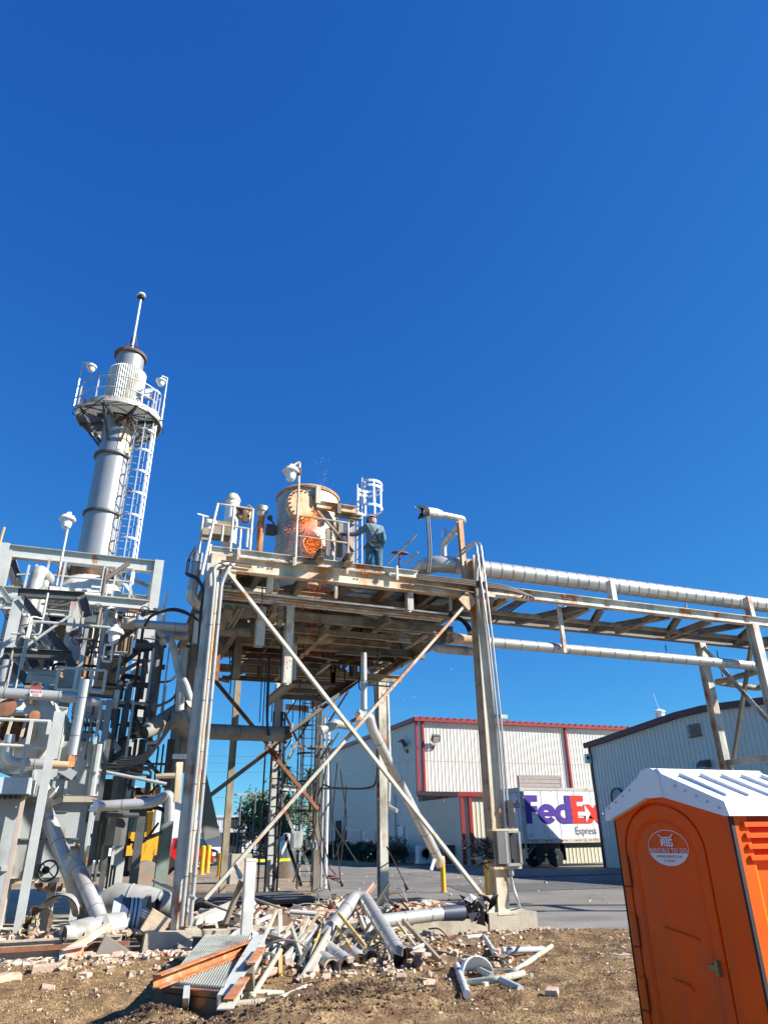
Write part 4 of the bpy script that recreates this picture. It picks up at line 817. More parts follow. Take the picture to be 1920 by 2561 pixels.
# pipes slung under the deck
UND = [([('R6', 0, 600, 16.2), ('R6', 200, 590, 16.2), ('R6', 300, 500, 16.0), ('R6', 570, 515, 16.0), ('R6', 930, 560, 16.2)], .1, PB, 'brown pipe with two bends slung under the middle of the deck'),
 ([('R6', 330, 430, 15), ('R6', 560, 500, 15.0), ('R6', 700, 560, 15.5)], .06, PB, 'thin brown pipe sloping under the deck front'),
 ([('R6', 660, 775, 17.5), ('R6', 720, 770, 17.5), ('R6', 960, 600, 16.2)], .09, PB, 'brown pipe rising to the right under the deck corner'),
 ([('R5', 1130, 650, 16), ('R5', 1390, 660, 16), ('R5', 1450, 610, 16.5)], .13, PB, 'fat brown pipe under the vessel'),
 ([('R5', 495, 590, 15.6), ('R5', 745, 600, 15.6)], .12, PB, 'short tan pipe behind the left platform leg'),
 ([('R5', 500, 560, 15.4), ('R5', 575, 400, 15.0)], .11, PB, 'cracked tan pipe rising under the left deck corner'),
 ([('R5', 565, 560, 15.4), ('R5', 660, 400, 15.0)], .03, [TAN], 'thin rod pipe under the left deck, first of the slanting pair'),
 ([('R5', 605, 560, 15.4), ('R5', 700, 390, 15.0)], .03, [TAN], 'thin rod pipe under the left deck, second of the slanting pair'),
 ([('R5', 1180, 700, 17), ('R5', 1300, 560, 17), ('R5', 1658, 470, 17.5)], .07, PB, 'thin brown pipe crossing below the sparks')]
for (pl, r, m, lab) in UND: pipe('under_deck_pipe', m, [PY(*q) for q in pl], r, .15, lab, seam=.5)
rnd = random.Random(21)
for k in range(20):
    x = rnd.uniform(2.3, 7.2); y = rnd.uniform(15.3, 20.3); z = rnd.uniform(5.95, 6.7); L = rnd.uniform(1, 2.6)
    pts = [(x, y, z), (min(x+L, 7.5), y, z), (min(x+L, 7.5), min(y+1.2, 20.8), z)] if k % 2 else [(x, y, z), (x, min(y+L, 20.8), z), (x+.6, min(y+L, 20.8), z-.1)]
    pipe('clutter_pipe', PD if k % 3 else PB, pts, rnd.choice([.05, .07, .1]), .14, 'one of the dusty pipes tangled in the dark space under the deck', 'pipe', 'dusty pipes tangled under the deck', seam=.6)
for k, (x, y, x2, y2, Y) in enumerate(((585, 720, 575, 920, 17), (608, 700, 580, 1115, 17), (850, 860, 825, 1350, 18.5), (880, 860, 850, 1400, 18.5), (912, 790, 890, 1460, 17), (1010, 380, 1003, 1040, 15.5), (850, 180, 845, 420, FY+.1))):
    tag(MB().tube([PY('R5', x, y, Y), PY('R5', x2, y2, Y)], .014, 5).build('hanging_wire', BLACK), 'thin dark wire hanging straight down from the deck', 'wire', 'wires hanging from the deck')
# hoist rope with hook by the big black cable
hk = tag(MB().tube(bend([PY('R5', 905, 800, 17), PY('R5', 888, 1200, 17), PY('R5', 888, 1360, 17), PY('R5', 905, 1460, 17)], .3), .03, 6).build('thick_cable', BLACK), 'thick black cable hanging from the deck to the open duct', 'cable')
# vertical lead pipe and broken knee pipe at the brace crossing
pipe('drop_pipe', PD, [PY('R6', 362, 775, 15), PY('R6', 365, 1245, 15)], .07, .1, 'straight grey drop pipe ending above the brace crossing', seam=1.2)
kp = T('broken_knee_pipe', 'silver pipe broken at a knee by the brace crossing, leaning down to the yellow bollard', 'pipe', PY('R6', 370, 1300, 14.6))
a = PY('R6', 345, 1300, 14.6); b = PY('R6', 395, 1300, 14.6); c = PY('Q5', 845, 1065, 16.2); d = PY('R6', 560, 1590, 15)
MB().tube(bend([a, b+Vector((.05, 0, 0)), PY('R6', 430, 1400, 14.65), c], .15), .105, 14, seam=.45).build('pipe_run', PJ, kp, 50)
torn(MB(), c, (c-b).normalized(), .1, 12, .2, 5, .2).build('torn_end', INSUL, kp); torn(MB(), a, (-1, 0, 0), .11, 12, .16, 6, .3).build('torn_sleeve', WHITE, kp)
MB().tube([PY('R6', 250, 1385, 14.3), PY('R6', 130, 1360, 14.2), PY('R6', 110, 1375, 14.2), PY('R6', 0, 1420, 14.1)], [.07, .1, .09, .1], 12, seam=.5).build('split_jacket', PD, kp, 50)
MB().tube([PY('R6', 335, 1310, 14.5), PY('R6', 262, 1340, 14.35)], .04, 6).build('bare_bar', RUST, kp)
tag(MB().box(PY('Q5', 812, 1090, 16.1), (.07, .03, .32), Matrix.Rotation(.4, 3, 'Y')).build('hanging_flap', WHITE), 'small pale flap of sheet hanging at the lower end of the leaning pipe', 'scrap')
# ------------------------------------------------------------------ VESSEL
vc = PY('R4', 762, 600, YV); vx = vc.x; vr = .86
L0, R0_ = P4(655, 640, YV), P4(1090, 640, YV)
vx = (P4(652, 660, YV).x+P4(1085, 660, YV).x)/2; vr = (P4(1085, 660, YV).x-P4(652, 660, YV).x)/2*.97
zt_ = P4(800, 330, YV).z
vs_t = T('process_vessel', 'fat upright insulated vessel with scorched torn jacket on the platform deck', 'vessel', (vx, YV, 7.25))
VJ = mat('stained vessel jacket', (.4, .375, .32), .5, .3, var=.2, rust=.35, rcol=(.3, .16, .08), streak=.3, dirt=.4, dcol=(.25, .22, .18))
prof = [(vr, 0)]
nb = 9; H_ = zt_-7.25
for k in range(1, nb): prof += [(vr, H_*k/nb-.008), (vr+.01, H_*k/nb-.006), (vr+.01, H_*k/nb+.006), (vr, H_*k/nb+.008)]
prof += [(vr, H_)]
MB().lathe((vx, YV, 7.25), prof, 48).build('shell', VJ, vs_t, 40)
MB().lathe((vx, YV, zt_), [(vr+.03, 0), (vr+.04, .06), (vr*.95, .14), (vr*.75, .22), (vr*.4, .28), (.01, .3)], 40).build('head', mat('rusty flaking head', (.36, .22, .13), .8, var=.35, rust=.6, rcol=(.4, .17, .06), bump=.6), vs_t, 50)
fl = P4(852, 365, YV-vr-.12); n_ = Vector((.25, -1, .05)).normalized()
fo = MB().lathe(fl-n_*.3, [(.34, 0), (.34, .22)], 28, n_).build('nozzle', CREAM, vs_t); 
ff_ = MB().lathe(fl, [(.42, -.1), (.42, 0), (.3, .012)], 32, n_).build('blind_flange', mat('peach rust flange', (.55, .36, .22), .8, var=.3, rust=.3), vs_t)
a_ = n_.orthogonal().normalized(); b_ = n_.cross(a_)
bt = MB()
for k in range(20): t = 2*math.pi*k/20; bt.lathe(fl+(a_*math.cos(t)+b_*math.sin(t))*.375, [(.028, 0), (.028, .04)], 6, n_)
bt.build('flange_bolts', RUST, ff_)
MB().box(P4(775, 352, YV-vr-.02), (.16, .2, .34)).build('bracket_box', WHITE, vs_t)
# torn white jacket patch with manhole on the front right
def vpt(px_, pz_, off=0.0):
    r_ = ray('R4', px_, pz_)
    # intersect with the vessel cylinder
    ox, oy = -vx, -YV; A_ = r_.x**2+r_.y**2; B_ = 2*(r_.x*ox+r_.y*oy); C_ = ox*ox+oy*oy-(vr+off)**2; D_ = max(0, B_*B_-4*A_*C_); t = (-B_-math.sqrt(D_))/(2*A_)
    return CAM+r_*t
pt = MB(); outl = [(822, 660), (830, 600), (850, 560), (870, 530), (930, 535), (1005, 560), (1040, 620), (1062, 700), (1062, 745), (830, 740)]
cxp, cyp = 930, 650; n_ = len(outl); dense = []
for i in range(n_):
    for j in range(4): t = j/4; dense.append((outl[i][0]*(1-t)+outl[(i+1) % n_][0]*t, outl[i][1]*(1-t)+outl[(i+1) % n_][1]*t))
rings = [[vpt(cxp+(x-cxp)*s_, cyp+(y-cyp)*s_, .02) for x, y in dense] for s_ in (1, .8, .6, .4)]; N = len(dense); vv = [p for r_ in rings for p in r_]; ff = [(r_*N+i, r_*N+(i+1) % N, (r_+1)*N+(i+1) % N, (r_+1)*N+i) for r_ in range(3) for i in range(N)]+[tuple(3*N+i for i in range(N))]
MB().add(vv, ff).build('torn_jacket', mat('bright bare jacket sheet', (.66, .64, .6), .4, .4, var=.06, bump=.15, bscale=8), vs_t, 60)
mh = vpt(908, 650, .03); n_ = Vector((mh.x-vx, mh.y-YV, 0)).normalized(); hoop = MB(); hoop.lathe(mh, [(.25, 0), (.25, .16), (.23, .2), (.21, .16), (.21, -.1)], 28, n_, False); hoop.build('manhole_ring', mat('orange liner with painted glow', (.62, .42, .3), .7, var=.2), vs_t, 50)  # spark glow on the ring painted into its base colour
MB().lathe(mh-n_*.0, [(.21, .02), (.01, .021)], 24, n_).build('manhole_inside', mat('rusty brick liner', (.3, .1, .04), .9, var=.6, vscale=14, rust=.4), vs_t)
bt = MB(); a_ = n_.orthogonal().normalized(); b_ = n_.cross(a_)
for k in range(34): t = 2*math.pi*k/34; p = mh+(a_*math.cos(t)+b_*math.sin(t))*.25; q_ = mh+(a_*math.cos(t)+b_*math.sin(t))*.44; bt.tube([p+n_*.01, q_-n_*.02], .006, 4)
bt.build('jacket_creases', SEAM, vs_t)
# fittings on the left
MB().lathe(P4(622, 460, YV-.2), [(.07, 0), (.07, .05), (.05, .05)], 14, (-.3, -1, 0)).tube([P4(622, 460, YV-.2), P4(650, 500, YV)], .02, 6).build('gauge', DARK, vs_t)
MB().box(P4(625, 540, YV), (.24, .2, .24)).box(P4(640, 560, YV), (.34, .1, .08)).build('limit_switch', DARK, vs_t)
# ------------------------------------------------------------------ other deck items
def vlamp(name, label, base, top, lampp, m=CREAM, gr='well glass lamps on posts', scale=1.0):
    o = T(name, label, 'lamp', base, gr); base = Vector(base); top = Vector(top); L = Vector(lampp); s = scale
    MB().tube(bend([base, top, (L+top)/2+Vector((0, 0, .08*s)), L+Vector((0, 0, .14*s))], .1*s), .028*s, 8).build('post', m, o)
    h = MB().lathe(L, [(.05*s, .2*s), (.07*s, .14*s), (.16*s, .1*s), (.2*s, .02*s), (.19*s, 0), (.11*s, 0)], 18).build('shade', WHITE, o)
    MB().lathe(L, [(.11*s, 0), (.125*s, -.08*s), (.1*s, -.19*s), (.04*s, -.24*s)], 16).build('globe', CLEAR, o)
    MB().tube([base.lerp(top, .86), base.lerp(top, .93)], .05*s, 8).build('junction', BROWNP, o)
    return o
lb = P4(795, 785, FY-.1); lt_ = P4(836, 70, FY-.1); vlamp('post_lamp', 'tall post lamp with white globe standing at the front edge of the deck', (lb.x, FY-.1, lb.z), (lb.x, FY-.1, lt_.z), (lb.x-.2, FY-.1, P4(820, 150, FY-.1).z))
la = P4(205, 510, 14.6); tag(MB().lathe((la.x, 14.6, la.z), [(.05, .16), (.17, .08), (.18, 0), (.11, 0), (.11, -.12), (.03, -.16)], 16).tube([(la.x, 14.6, la.z+.1), (la.x, 14.6, la.z+.2), (la.x-.3, 14.5, la.z+.2)], .02, 6).build('deck_lamp', WHITE), 'small white lamp behind the corner railing of the deck', 'lamp')
dt = T('domed_cylinder', 'white upright cylinder with cream domed top behind the left deck railing', 'tank', P4(345, 640, 15.2))
a = P4(345, 640, 15.2); zt2 = P4(357, 290, 15.2).z; xx = (a.x+P4(358, 330, 15.2).x)/2; rr = .165
MB().lathe((xx, 15.2, a.z), [(rr, 0), (rr, .5), (rr+.01, .51), (rr+.01, .54), (rr, .55), (rr, 1.0), (rr+.01, 1.01), (rr, 1.03), (rr, zt2-a.z-.2)], 24).build('shell', WHITE, dt, 40)
MB().lathe((xx, 15.2, zt2-.2), [(rr+.02, 0), (rr+.02, .04), (rr*.95, .1), (rr*.7, .17), (rr*.3, .21), (0, .22)], 24).build('dome', mat('cream dome', (.62, .53, .38), .6, rust=.2), dt, 50)
fm = T('burnt_flange', 'burnt torn flange clump on the deck railing', 'flange', P4(437, 440, 14.8))
torn(MB(), P4(437, 440, 14.8), (.1, -1, 0), .17, 14, .12, 4, .4).lathe(P4(437, 440, 14.9), [(.18, 0), (.18, .1), (.06, .12)], 16, (.1, -1, 0)).build('flange', INSUL, fm); MB().lathe(P4(440, 425, 14.7), [(.1, 0), (.02, .02)], 12, (0, -1, 0)).box(P4(420, 400, 14.75), (.15, .1, .1)).box(P4(450, 470, 14.75), (.12, .1, .12)).build('burnt_core', BROWNP, fm)
vp = P4(548, 650, 15.6); zt3 = P4(563, 450, 15.6).z; o = T('rusty_vent_pipe', 'orange rusted vent pipe with grey cap standing on the deck', 'pipe', (vp.x, 15.6, vp.z))
MB().tube([(vp.x, 15.6, vp.z-.5), (vp.x, 15.6, zt3)], .085, 12).build('riser', ORUST, o); MB().lathe((vp.x, 15.6, zt3), [(.1, 0), (.13, .12), (.16, .14), (.16, .26), (.05, .32)], 14).build('cap', GALV, o)
MB().tube([(vp.x, 15.6, zt3), P4(490, 600, 15.4)], .01, 5).build('guy_wire', BLACK, o)
for k, (a, b, c, d, Y) in enumerate(((290, 560, 285, 640, 15), (165, 575, 380, 600, 14.6), (300, 540, 300, 650, 14.8))):
    pass
tag(MB().b2(P4(150, 605, 14.5), P4(200, 535, 14.6)).b2(P4(200, 560, 14.5), P4(345, 535, 14.9)).build('deck_bracket', TAN), 'brown bracket plate at the left deck corner', 'bracket')
# welding leads at the person's feet
tag(MB().tube(bend([P4(1322, 800, FY-.1), P4(1335, 762, FY+.2), P4(1390, 800, FY-.12), P4(1430, 835, FY-.14)], .15), .012, 6).box(P4(1430, 842, FY-.14), (.1, .04, .06), Matrix.Rotation(.6, 3, 'Y')).build('welding_lead', BLACK), 'thin welding lead with clamp hanging over the front beam', 'cable')
#@@PIPES_END
# ================================================================== CONCRETE
sl_ = MB(); sl_.b2((-9, 13.9, 0), (.62, 29, .3)).b2((-9, 13.86, .3), (.62, 13.95, .33)); tag(sl_.build('concrete_slab', CONC), 'raised concrete slab under the left plant', None, None, 'structure')
tag(MB().b2((-9, 13.82, .17), (.75, 13.86, .24)).build('edge_angle', RUST), 'long rusty angle iron along the left slab edge', 'steel angle')
pr_ = MB(); pr_.ext((1.42, 14.05, 0), (1.42, 14.05, .34), Rr(.75, .95), sc=.94); tag(pr_.build('concrete_pier', CONC), 'square concrete pier under the left platform leg', 'pier')
cb = MB(); cb.b2((1.95, 13.85, 0), (8.25, 14.2, .31)).b2((7.35, 13.83, 0), (8.42, 14.7, .34)).b2((7.95, 14.7, 0), (8.2, 19.2, .27)).b2((3.0, 19.0, 0), (8.2, 19.3, .27)).b2((5.9, 17.6, 0), (8.0, 17.9, .22)); tag(cb.build('concrete_curb', CONC), 'low concrete curb wall around the rubble pit with the right leg on its corner', 'curb')
pit = sheet('pit_floor', [(1.9, 14.2), (7.95, 14.2), (7.95, 19), (1.9, 21)], .03, DIRT, label='dirt floor of the rubble pit')
tag(MB().b2((1.0, 19.0, 0), (5.5, 19.4, .35)).b2((1.0, 19.4, .28), (5.6, 22.8, .33)).build('scorched_slab', mat('scorched concrete', (.06, .055, .05), .9, var=.5, vscale=2)), 'soot blackened slab behind the rubble', 'slab')
for (x, y, Y_, w, d, h, lab) in ((655, 2205, None, .75, .7, 1.0, 'square weathered concrete block behind the crossed braces'),):
    p = PZ('Q4', 895, 1085, .0); tag(MB().ext((p.x, p.y, 0), (p.x, p.y, 1.15), Rr(.95, .95), sc=.92).build('concrete_block', CONC), lab, 'concrete block')
# ================================================================== EXHAUST STACK
SY = 26.0; SX = -1.47; SR = .6
sz = lambda r, x, y: PY(r, x, y, SY).z
z_b, z_r1, z_r2, z_p, z_t = 10.75, sz('S1', 420, 1300), sz('S1', 620, 310), sz('R1', 585, 1042), sz('R1', 675, 575)
es = T('exhaust_stack', 'tall silver exhaust stack with round platform, cage ladder and mast', 'chimney', (SX, SY, z_b))
MB().lathe((SX, SY, z_b), [(SR+.03, 0), (SR+.03, z_r1-z_b), ], 48).lathe((SX, SY, z_r1), [(SR, 0), (SR, z_r2-z_r1)], 48).lathe((SX, SY, z_r2), [(SR-.02, 0), (SR-.04, z_t-z_r2)], 48).build('shell', STACKM, es, 50)
for z, r in ((z_r1, SR+.11), (z_r2, SR+.1), (z_b+.03, SR+.16)): MB().lathe((SX, SY, z-.05), [(SR, 0), (r, 0), (r, .08), (SR, .08)], 48).build('flange_ring', DARK, es, 50)
MB().lathe((SX, SY, z_t-.04), [(SR-.03, 0), (SR+.05, .0), (SR+.05, .12), (SR-.05, .12), (SR-.08, -.3)], 40).build('rim', mat('rusty dark rim', (.12, .07, .05), .8, rust=.4), es, 50)
# rusty panel under the platform, facing the camera right
def cylpatch(r, a0, a1, z0, z1, n, name, m, par, zig=0):
    vs_ = []
    for i in range(n+1):
        t = a0+(a1-a0)*i/n; rr_ = r+(zig if i % 2 else 0); x, y = SX+math.cos(t)*rr_, SY+math.sin(t)*rr_; vs_ += [(x, y, z0), (x, y, z1)]
    return MB().add(vs_, [(2*i, 2*i+2, 2*i+3, 2*i+1) for i in range(n)]).build(name, m, par, 20)
cylpatch(SR+.0, math.radians(-78), math.radians(-8), z_r2+.15, z_p-.35, 14, 'rusty_panel', mat('rust stained panel', (.62, .5, .36), .6, rust=.55, rcol=(.5, .22, .06), streak=.4, rscale=1.5), es)
zc0, zc1 = z_p+.05, sz('R1', 640, 690)
cylpatch(SR+.09, math.radians(-178), math.radians(10), zc0, zc1, 56, 'ribbed_cladding', mat('pale ribbed heat shield', (.62, .61, .55), .5, .2, var=.1, dirt=.3, dcol=(.3, .28, .25)), es, .05)
cylpatch(SR+.07, math.radians(-100), math.radians(-20), z_p-.5, z_p+.05, 10, 'skirt', BROWNP, es)
# round platform
PR = 1.62
rg = MB(); rg.lathe((SX, SY, z_p-.1), [(PR, 0), (PR+.03, 0), (PR+.03, .22), (PR, .22), (PR, 0)], 48, caps=False); rg.build('platform_ring', STEEL, es, 50)
gm_ = MB()
for k in range(-26, 27):
    y = k*.06; w = math.sqrt(max(0, PR**2-y*y)); wi = math.sqrt(max(0, .68**2-y*y)) if abs(y) < .68 else 0
    if wi: gm_.b2((SX-w, SY+y, z_p-.03), (SX-wi, SY+y+.012, z_p)); gm_.b2((SX+wi, SY+y, z_p-.03), (SX+w, SY+y+.012, z_p))
    else: gm_.b2((SX-w, SY+y, z_p-.03), (SX+w, SY+y+.012, z_p))
gm_.b2((SX-PR, SY-.7, z_p-.05), (SX+PR, SY-.66, z_p)); gm_.build('platform_grating', mat('grey steel grating', (.2, .2, .19), .6, .2), es)
for k in range(8):
    t = math.radians(22.5+45*k); c_, s_ = math.cos(t), math.sin(t)
    bar('platform_bracket', DARK, Cc(.14, .07), (SX+c_*SR, SY+s_*SR, z_p-.1), (SX+c_*(PR-.02), SY+s_*(PR-.02), z_p-.1), es)
    bar('platform_strut', DARK, Lp(.09, .09), (SX+c_*SR, SY+s_*SR, z_p-1.25), (SX+c_*(PR-.1), SY+s_*(PR-.1), z_p-.12), es)
for h in (.55, 1.08): MB().tube([(SX+math.cos(math.radians(a))*PR, SY+math.sin(math.radians(a))*PR, z_p+h) for a in range(-10, 325, 9)], .025, 6).build('guard_rail', STEEL, es, 60)
for k in range(9):
    t = math.radians(-10+k*41); bar('rail_post', STEEL, Rr(.05, .05), (SX+math.cos(t)*PR, SY+math.sin(t)*PR, z_p-.05), (SX+math.cos(t)*PR, SY+math.sin(t)*PR, z_p+1.08), es)
for k, (a0, a1, dz) in enumerate(((190, 300, -.35), (-60, 10, -.3), (185, 250, -.55))):
    MB().tube([(SX+math.cos(math.radians(a0+(a1-a0)*i/12))*(PR+.12), SY+math.sin(math.radians(a0+(a1-a0)*i/12))*(PR+.12), z_p+dz*math.sin(math.pi*i/12)-.05) for i in range(13)], .02, 6).build('cable_loop', BLACK, es, 60)
MB().box((SX+.95, SY-.9, z_p+.95), (.28, .22, .3)).build('junction_box', WHITE, es)
# cage ladder
LX, LY_ = SX+1.02, SY-.35
lad_t = z_p+1.15; lad_b = 9.2
STL = mat('pale galvanised ladder', (.58, .6, .6), .4, .3)
for dx in (-.22, .22): bar('ladder_rail', STL, Rr(.07, .02), (LX+dx-.1, LY_+.32, lad_b), (LX+dx-.1, LY_+.32, lad_t), es)
for k in range(int((lad_t-lad_b)/.305)): MB().tube([(LX-.32, LY_+.32, lad_b+k*.305), (LX+.12, LY_+.32, lad_b+k*.305)], .013, 5).build('ladder_rung', STL, es)
nh = 9; zs = [lad_b+1.7+(lad_t+.15-lad_b-1.7)*i/(nh-1) for i in range(nh)]
cage((LX, LY_), zs, .43, -2.1, 2.1, es, STL, nb=6, cdir=(.35, -.94))
for dx in (.32, .40): MB().tube([(LX+dx, LY_-.1, lad_b), (LX+dx, LY_-.1, lad_t-.8)], .03, 8).build('conduit', STL, es)
for z in (z_r1+1.2, z_r2+.8):
    bar('ladder_bracket', DARK, Lp(.07, .07), (SX+.5, SY-.2, z-.5), (LX, LY_+.32, z), es); bar('ladder_bracket', DARK, Lp(.06, .06), (SX+.5, SY-.2, z), (LX, LY_+.32, z), es)
# mast
zm0, zm1 = sz('R1', 650, 530), sz('R1', 733, 140)
for (x, y) in ((-.45, -.2), (.45, -.2), (0, .45)): bar('mast_tripod', DARK, Lp(.05, .05), (SX+x, SY+y, z_t-.8), (SX, SY, zm0+1.1), es)
bar('mast_tripod', DARK, Lp(.05, .05), (SX-.3, SY-.35, z_t+.35), (SX+.3, SY-.35, z_t+.35), es)
MB().tube([(SX, SY-.1, zm0), (SX, SY-.1, zm1)], .045, 8).build('mast', WHITE, es)
MB().lathe((SX, SY-.1, zm1-.08), [(.04, 0), (.15, .04), (.17, .1), (.12, .16)], 16).build('beacon_base', BLACK, es); MB().lathe((SX, SY-.1, zm1+.08), [(.15, 0), (.19, .04), (.16, .12), (.06, .18)], 16).build('beacon', WHITE, es)
# arm lamps on the stack platform
for k, (a, top, lam, lab) in enumerate(((('R1', 250, 930), ('R1', 335, 612), ('R1', 380, 640), 'white dome lamp on a bent arm at the left of the stack platform'), (('R1', 893, 1040), ('R1', 940, 722), ('R1', 893, 745), 'white dome lamp on a bent arm at the right of the stack platform'))):
    Yq = SY-.6; b = PY(*a, Yq); t_ = PY(*top, Yq); l_ = PY(*lam, Yq-.2); o = T('arm_lamp', lab, 'lamp', b, 'arm lamps on the stack platform')
    MB().tube([(b.x, Yq, b.z), (b.x, Yq, t_.z), (l_.x, Yq-.2, t_.z-.1)], .035, 8).build('arm', STL, o)
    MB().lathe((l_.x, Yq-.2, l_.z), [(.06, .14), (.13, .07), (.21, .02), (.21, -.03), (.15, -.04)], 18).build('shade', WHITE, o); MB().lathe((l_.x, Yq-.2, l_.z-.03), [(.14, 0), (.15, -.09), (.1, -.19), (.02, -.22)], 16).build('globe', mat('creamy lamp globe', (.7, .67, .6), .3), o)
# ================================================================== STACK SUPPORT FRAME AND BOILER HOUSE
FYF = 24.2
fr_ = T('stack_frame', 'white grey steel frame around the base of the exhaust stack', 'steel frame', (-2, FYF, .3))
a = PY('R2', 60, 110, FYF); b = PY('R2', 1300, 250, FYF); zF = PY('R2', 700, 165, FYF).z
PALE = mat('pale grey frame paint', (.49, .5, .46), .45, rust=.1, var=.08, dirt=.2, dcol=(.4, .38, .33), streak=.4)
for y in (FYF, 28.3): bar('frame_beam', PALE, I(.42, .26), (a.x, y, zF), (b.x, y, zF), fr_)
for x in (a.x, b.x, SX-.9, SX+.9): bar('frame_beam', PALE, I(.36, .24), (x, FYF+.15, zF), (x, 28.2, zF), fr_)
for x in (a.x-.1, b.x+.05):
    for y in (FYF, 28.3): bar('frame_column', PALE, I(.3, .3), (x, y, .3), (x, y, zF+.24), fr_)
z2 = PY('R2', 950, 520, FYF).z
for y, m in ((FYF, PALE), (28.3, DUSTY)): bar('frame_beam', m, I(.34, .22), (a.x, y, z2), (b.x, y, z2), fr_)
bar('frame_beam', DUSTY, I(.3, .22), (b.x, FYF+.1, z2), (b.x, 28.2, z2), fr_)
bar('frame_brace', PALE, Lp(.14, .14), PY('R2', 960, 300, FYF+.2), PY('R2', 1200, 610, FYF+.2), fr_)
bar('frame_brace', DUSTY, Lp(.14, .14), PY('R2', 1220, 400, FYF+1.5), PY('R2', 900, 250, FYF+3), fr_)
bar('frame_brace', DARK, I(.2, .16), PY('R2', 100, 170, FYF+.1), PY('R2', 150, 310, FYF+.1), fr_)
# walkway rails around the stack base
for (p, q) in ((('R2', 400, 168), ('R2', 1112, 242)), (('R2', 360, 288), ('R2', 1100, 352)), (('R2', 140, 290), ('R2', 390, 285)), (('R2', 430, 160), ('R2', 400, 170))):
    MB().tube([PY(*p, 23.4), PY(*q, 23.4)], .03, 6).build('walkway_rail', PALE, fr_)
for (x, y, x2, y2) in ((400, 168, 370, 420), (540, 180, 505, 430), (878, 200, 830, 440), (970, 225, 925, 480), (1108, 245, 1070, 500), (300, 205, 270, 400), (240, 210, 205, 400)): vert('walkway_post', PALE, Rr(.06, .06), 'R2', x, y, x2, y2, 23.4, fr_)
mb = MB()
for k in range(60): mb.b2((-3.9+k*.075, 23.3, PY('R2', 700, 560, 23.6).z), (-3.87+k*.075, 26, PY('R2', 700, 560, 23.6).z+.03))
mb.build('walkway_grating', DARK, fr_)
bh = T('boiler_house', 'brown corrugated boiler housing under the stack with white transition hood', 'boiler', (-1.5, 26, .3))
zc = PY('R2', 700, 640, 24.9).z; zb_ = PY('R2', 900, 1160, 24.9).z; xl = PY('R2', 330, 800, 24.9).x; xr = PY('R2', 1085, 800, 24.9).x
CORR = mat('brown corrugated sheet', (.3, .2, .11), .7, rust=.4, rcol=(.34, .15, .05), var=.25, streak=.3, dirt=.3)
m_ = MB(); ribwall(m_, (xl, 24.9), (xr, 24.9), zb_, zc, (0, -1), .14, .05); ribwall(m_, (xr, 24.9), (xr, 28), zb_, zc, (1, 0), .14, .05); m_.build('front_wall', CORR, bh)
MB().b2((xl+.05, 25, zb_), (xr-.05, 28, zc)).build('core', DUSTY, bh)
MB().lathe((SX, SY, 9.2), [(1.75, -.9), (1.7, 0), (.75, 1.1), (.68, 1.35)], 24).build('hood', mat('white hood paint', (.66, .66, .62), .5, dirt=.2), bh)
MB().lathe((SX, SY, 10.2), [(.72, 0), (.78, .0), (.78, .45), (.72, .45)], 32, caps=False).build('expansion_joint', BROWNP, bh)
MB().b2(PY('R2', 420, 360, 23.9), PY('R2', 560, 460, 24.0)).b2(PY('R2', 760, 380, 23.9), PY('R2', 930, 455, 24.0)).b2(PY('R2', 580, 400, 23.9), PY('R2', 750, 440, 24.0)).build('white_panel', WHITE, bh)
MB().b2((xl-.1, 24.7, zc), (xr+.1, 24.95, zc+.12)).build('eave', RUST, bh)
# ---------------- mid steelwork left of the platform, plane by plane
ms = T('boiler_steelwork', 'tall grey steelwork of columns and crossed dark braces at the left edge', 'steel frame', (-2, 19, .3))
for (x, y, x2, y2, Y, w, m) in ((650, 490, 545, 1500, 19, .24, GP), (690, 640, 610, 980, 19.6, .18, GP), (160, 480, 55, 1000, 19, .26, GP), (40, 90, -30, 600, 21, .26, PALE), (715, 740, 620, 1340, 17.5, .1, GALV), (490, 1430, 440, 1824, 15.2, .2, GP), (70, 1000, -10, 1350, 18, .2, GP), (1200, 640, 1110, 1180, 22, .3, PALE), (1000, 1170, 930, 1560, 17, .12, DARK), (600, 500, 560, 900, 20, .14, GP)):
    vert('column', m, I(w, w), 'R2', x, y, x2, y2, Y, ms)
for (x, y, x2, y2, Y, h, m) in ((0, 440, 160, 450, 19, .3, PALE), (150, 440, 700, 475, 19, .22, DARK), (30, 935, 590, 965, 18.4, .22, DARK), (690, 500, 1230, 550, 19.2, .26, PALE), (235, 1095, 475, 1112, 18.5, .14, PALE), (220, 1145, 480, 1175, 18.2, .24, GP), (430, 1410, 560, 1425, 16, .14, PALE), (0, 545, 150, 560, 20, .2, PALE), (710, 830, 840, 850, 19, .04, DUSTY), (710, 930, 840, 940, 19, .04, DUSTY), (640, 1240, 860, 1265, 16.5, .1, GP), (980, 1190, 1290, 1215, 18, .12, DARK), (600, 1385, 850, 1400, 16.5, .16, GP), (600, 1430, 880, 1455, 17, .2, GP), (1000, 1530, 1260, 1545, 18, .12, DARK), (360, 600, 600, 620, 20, .16, PALE), (980, 1370, 1240, 1400, 19, .1, DARK)):
    seg('beam', m, I(h, h*.8), 'R2', x, y, x2, y2, Y, Y, ms)
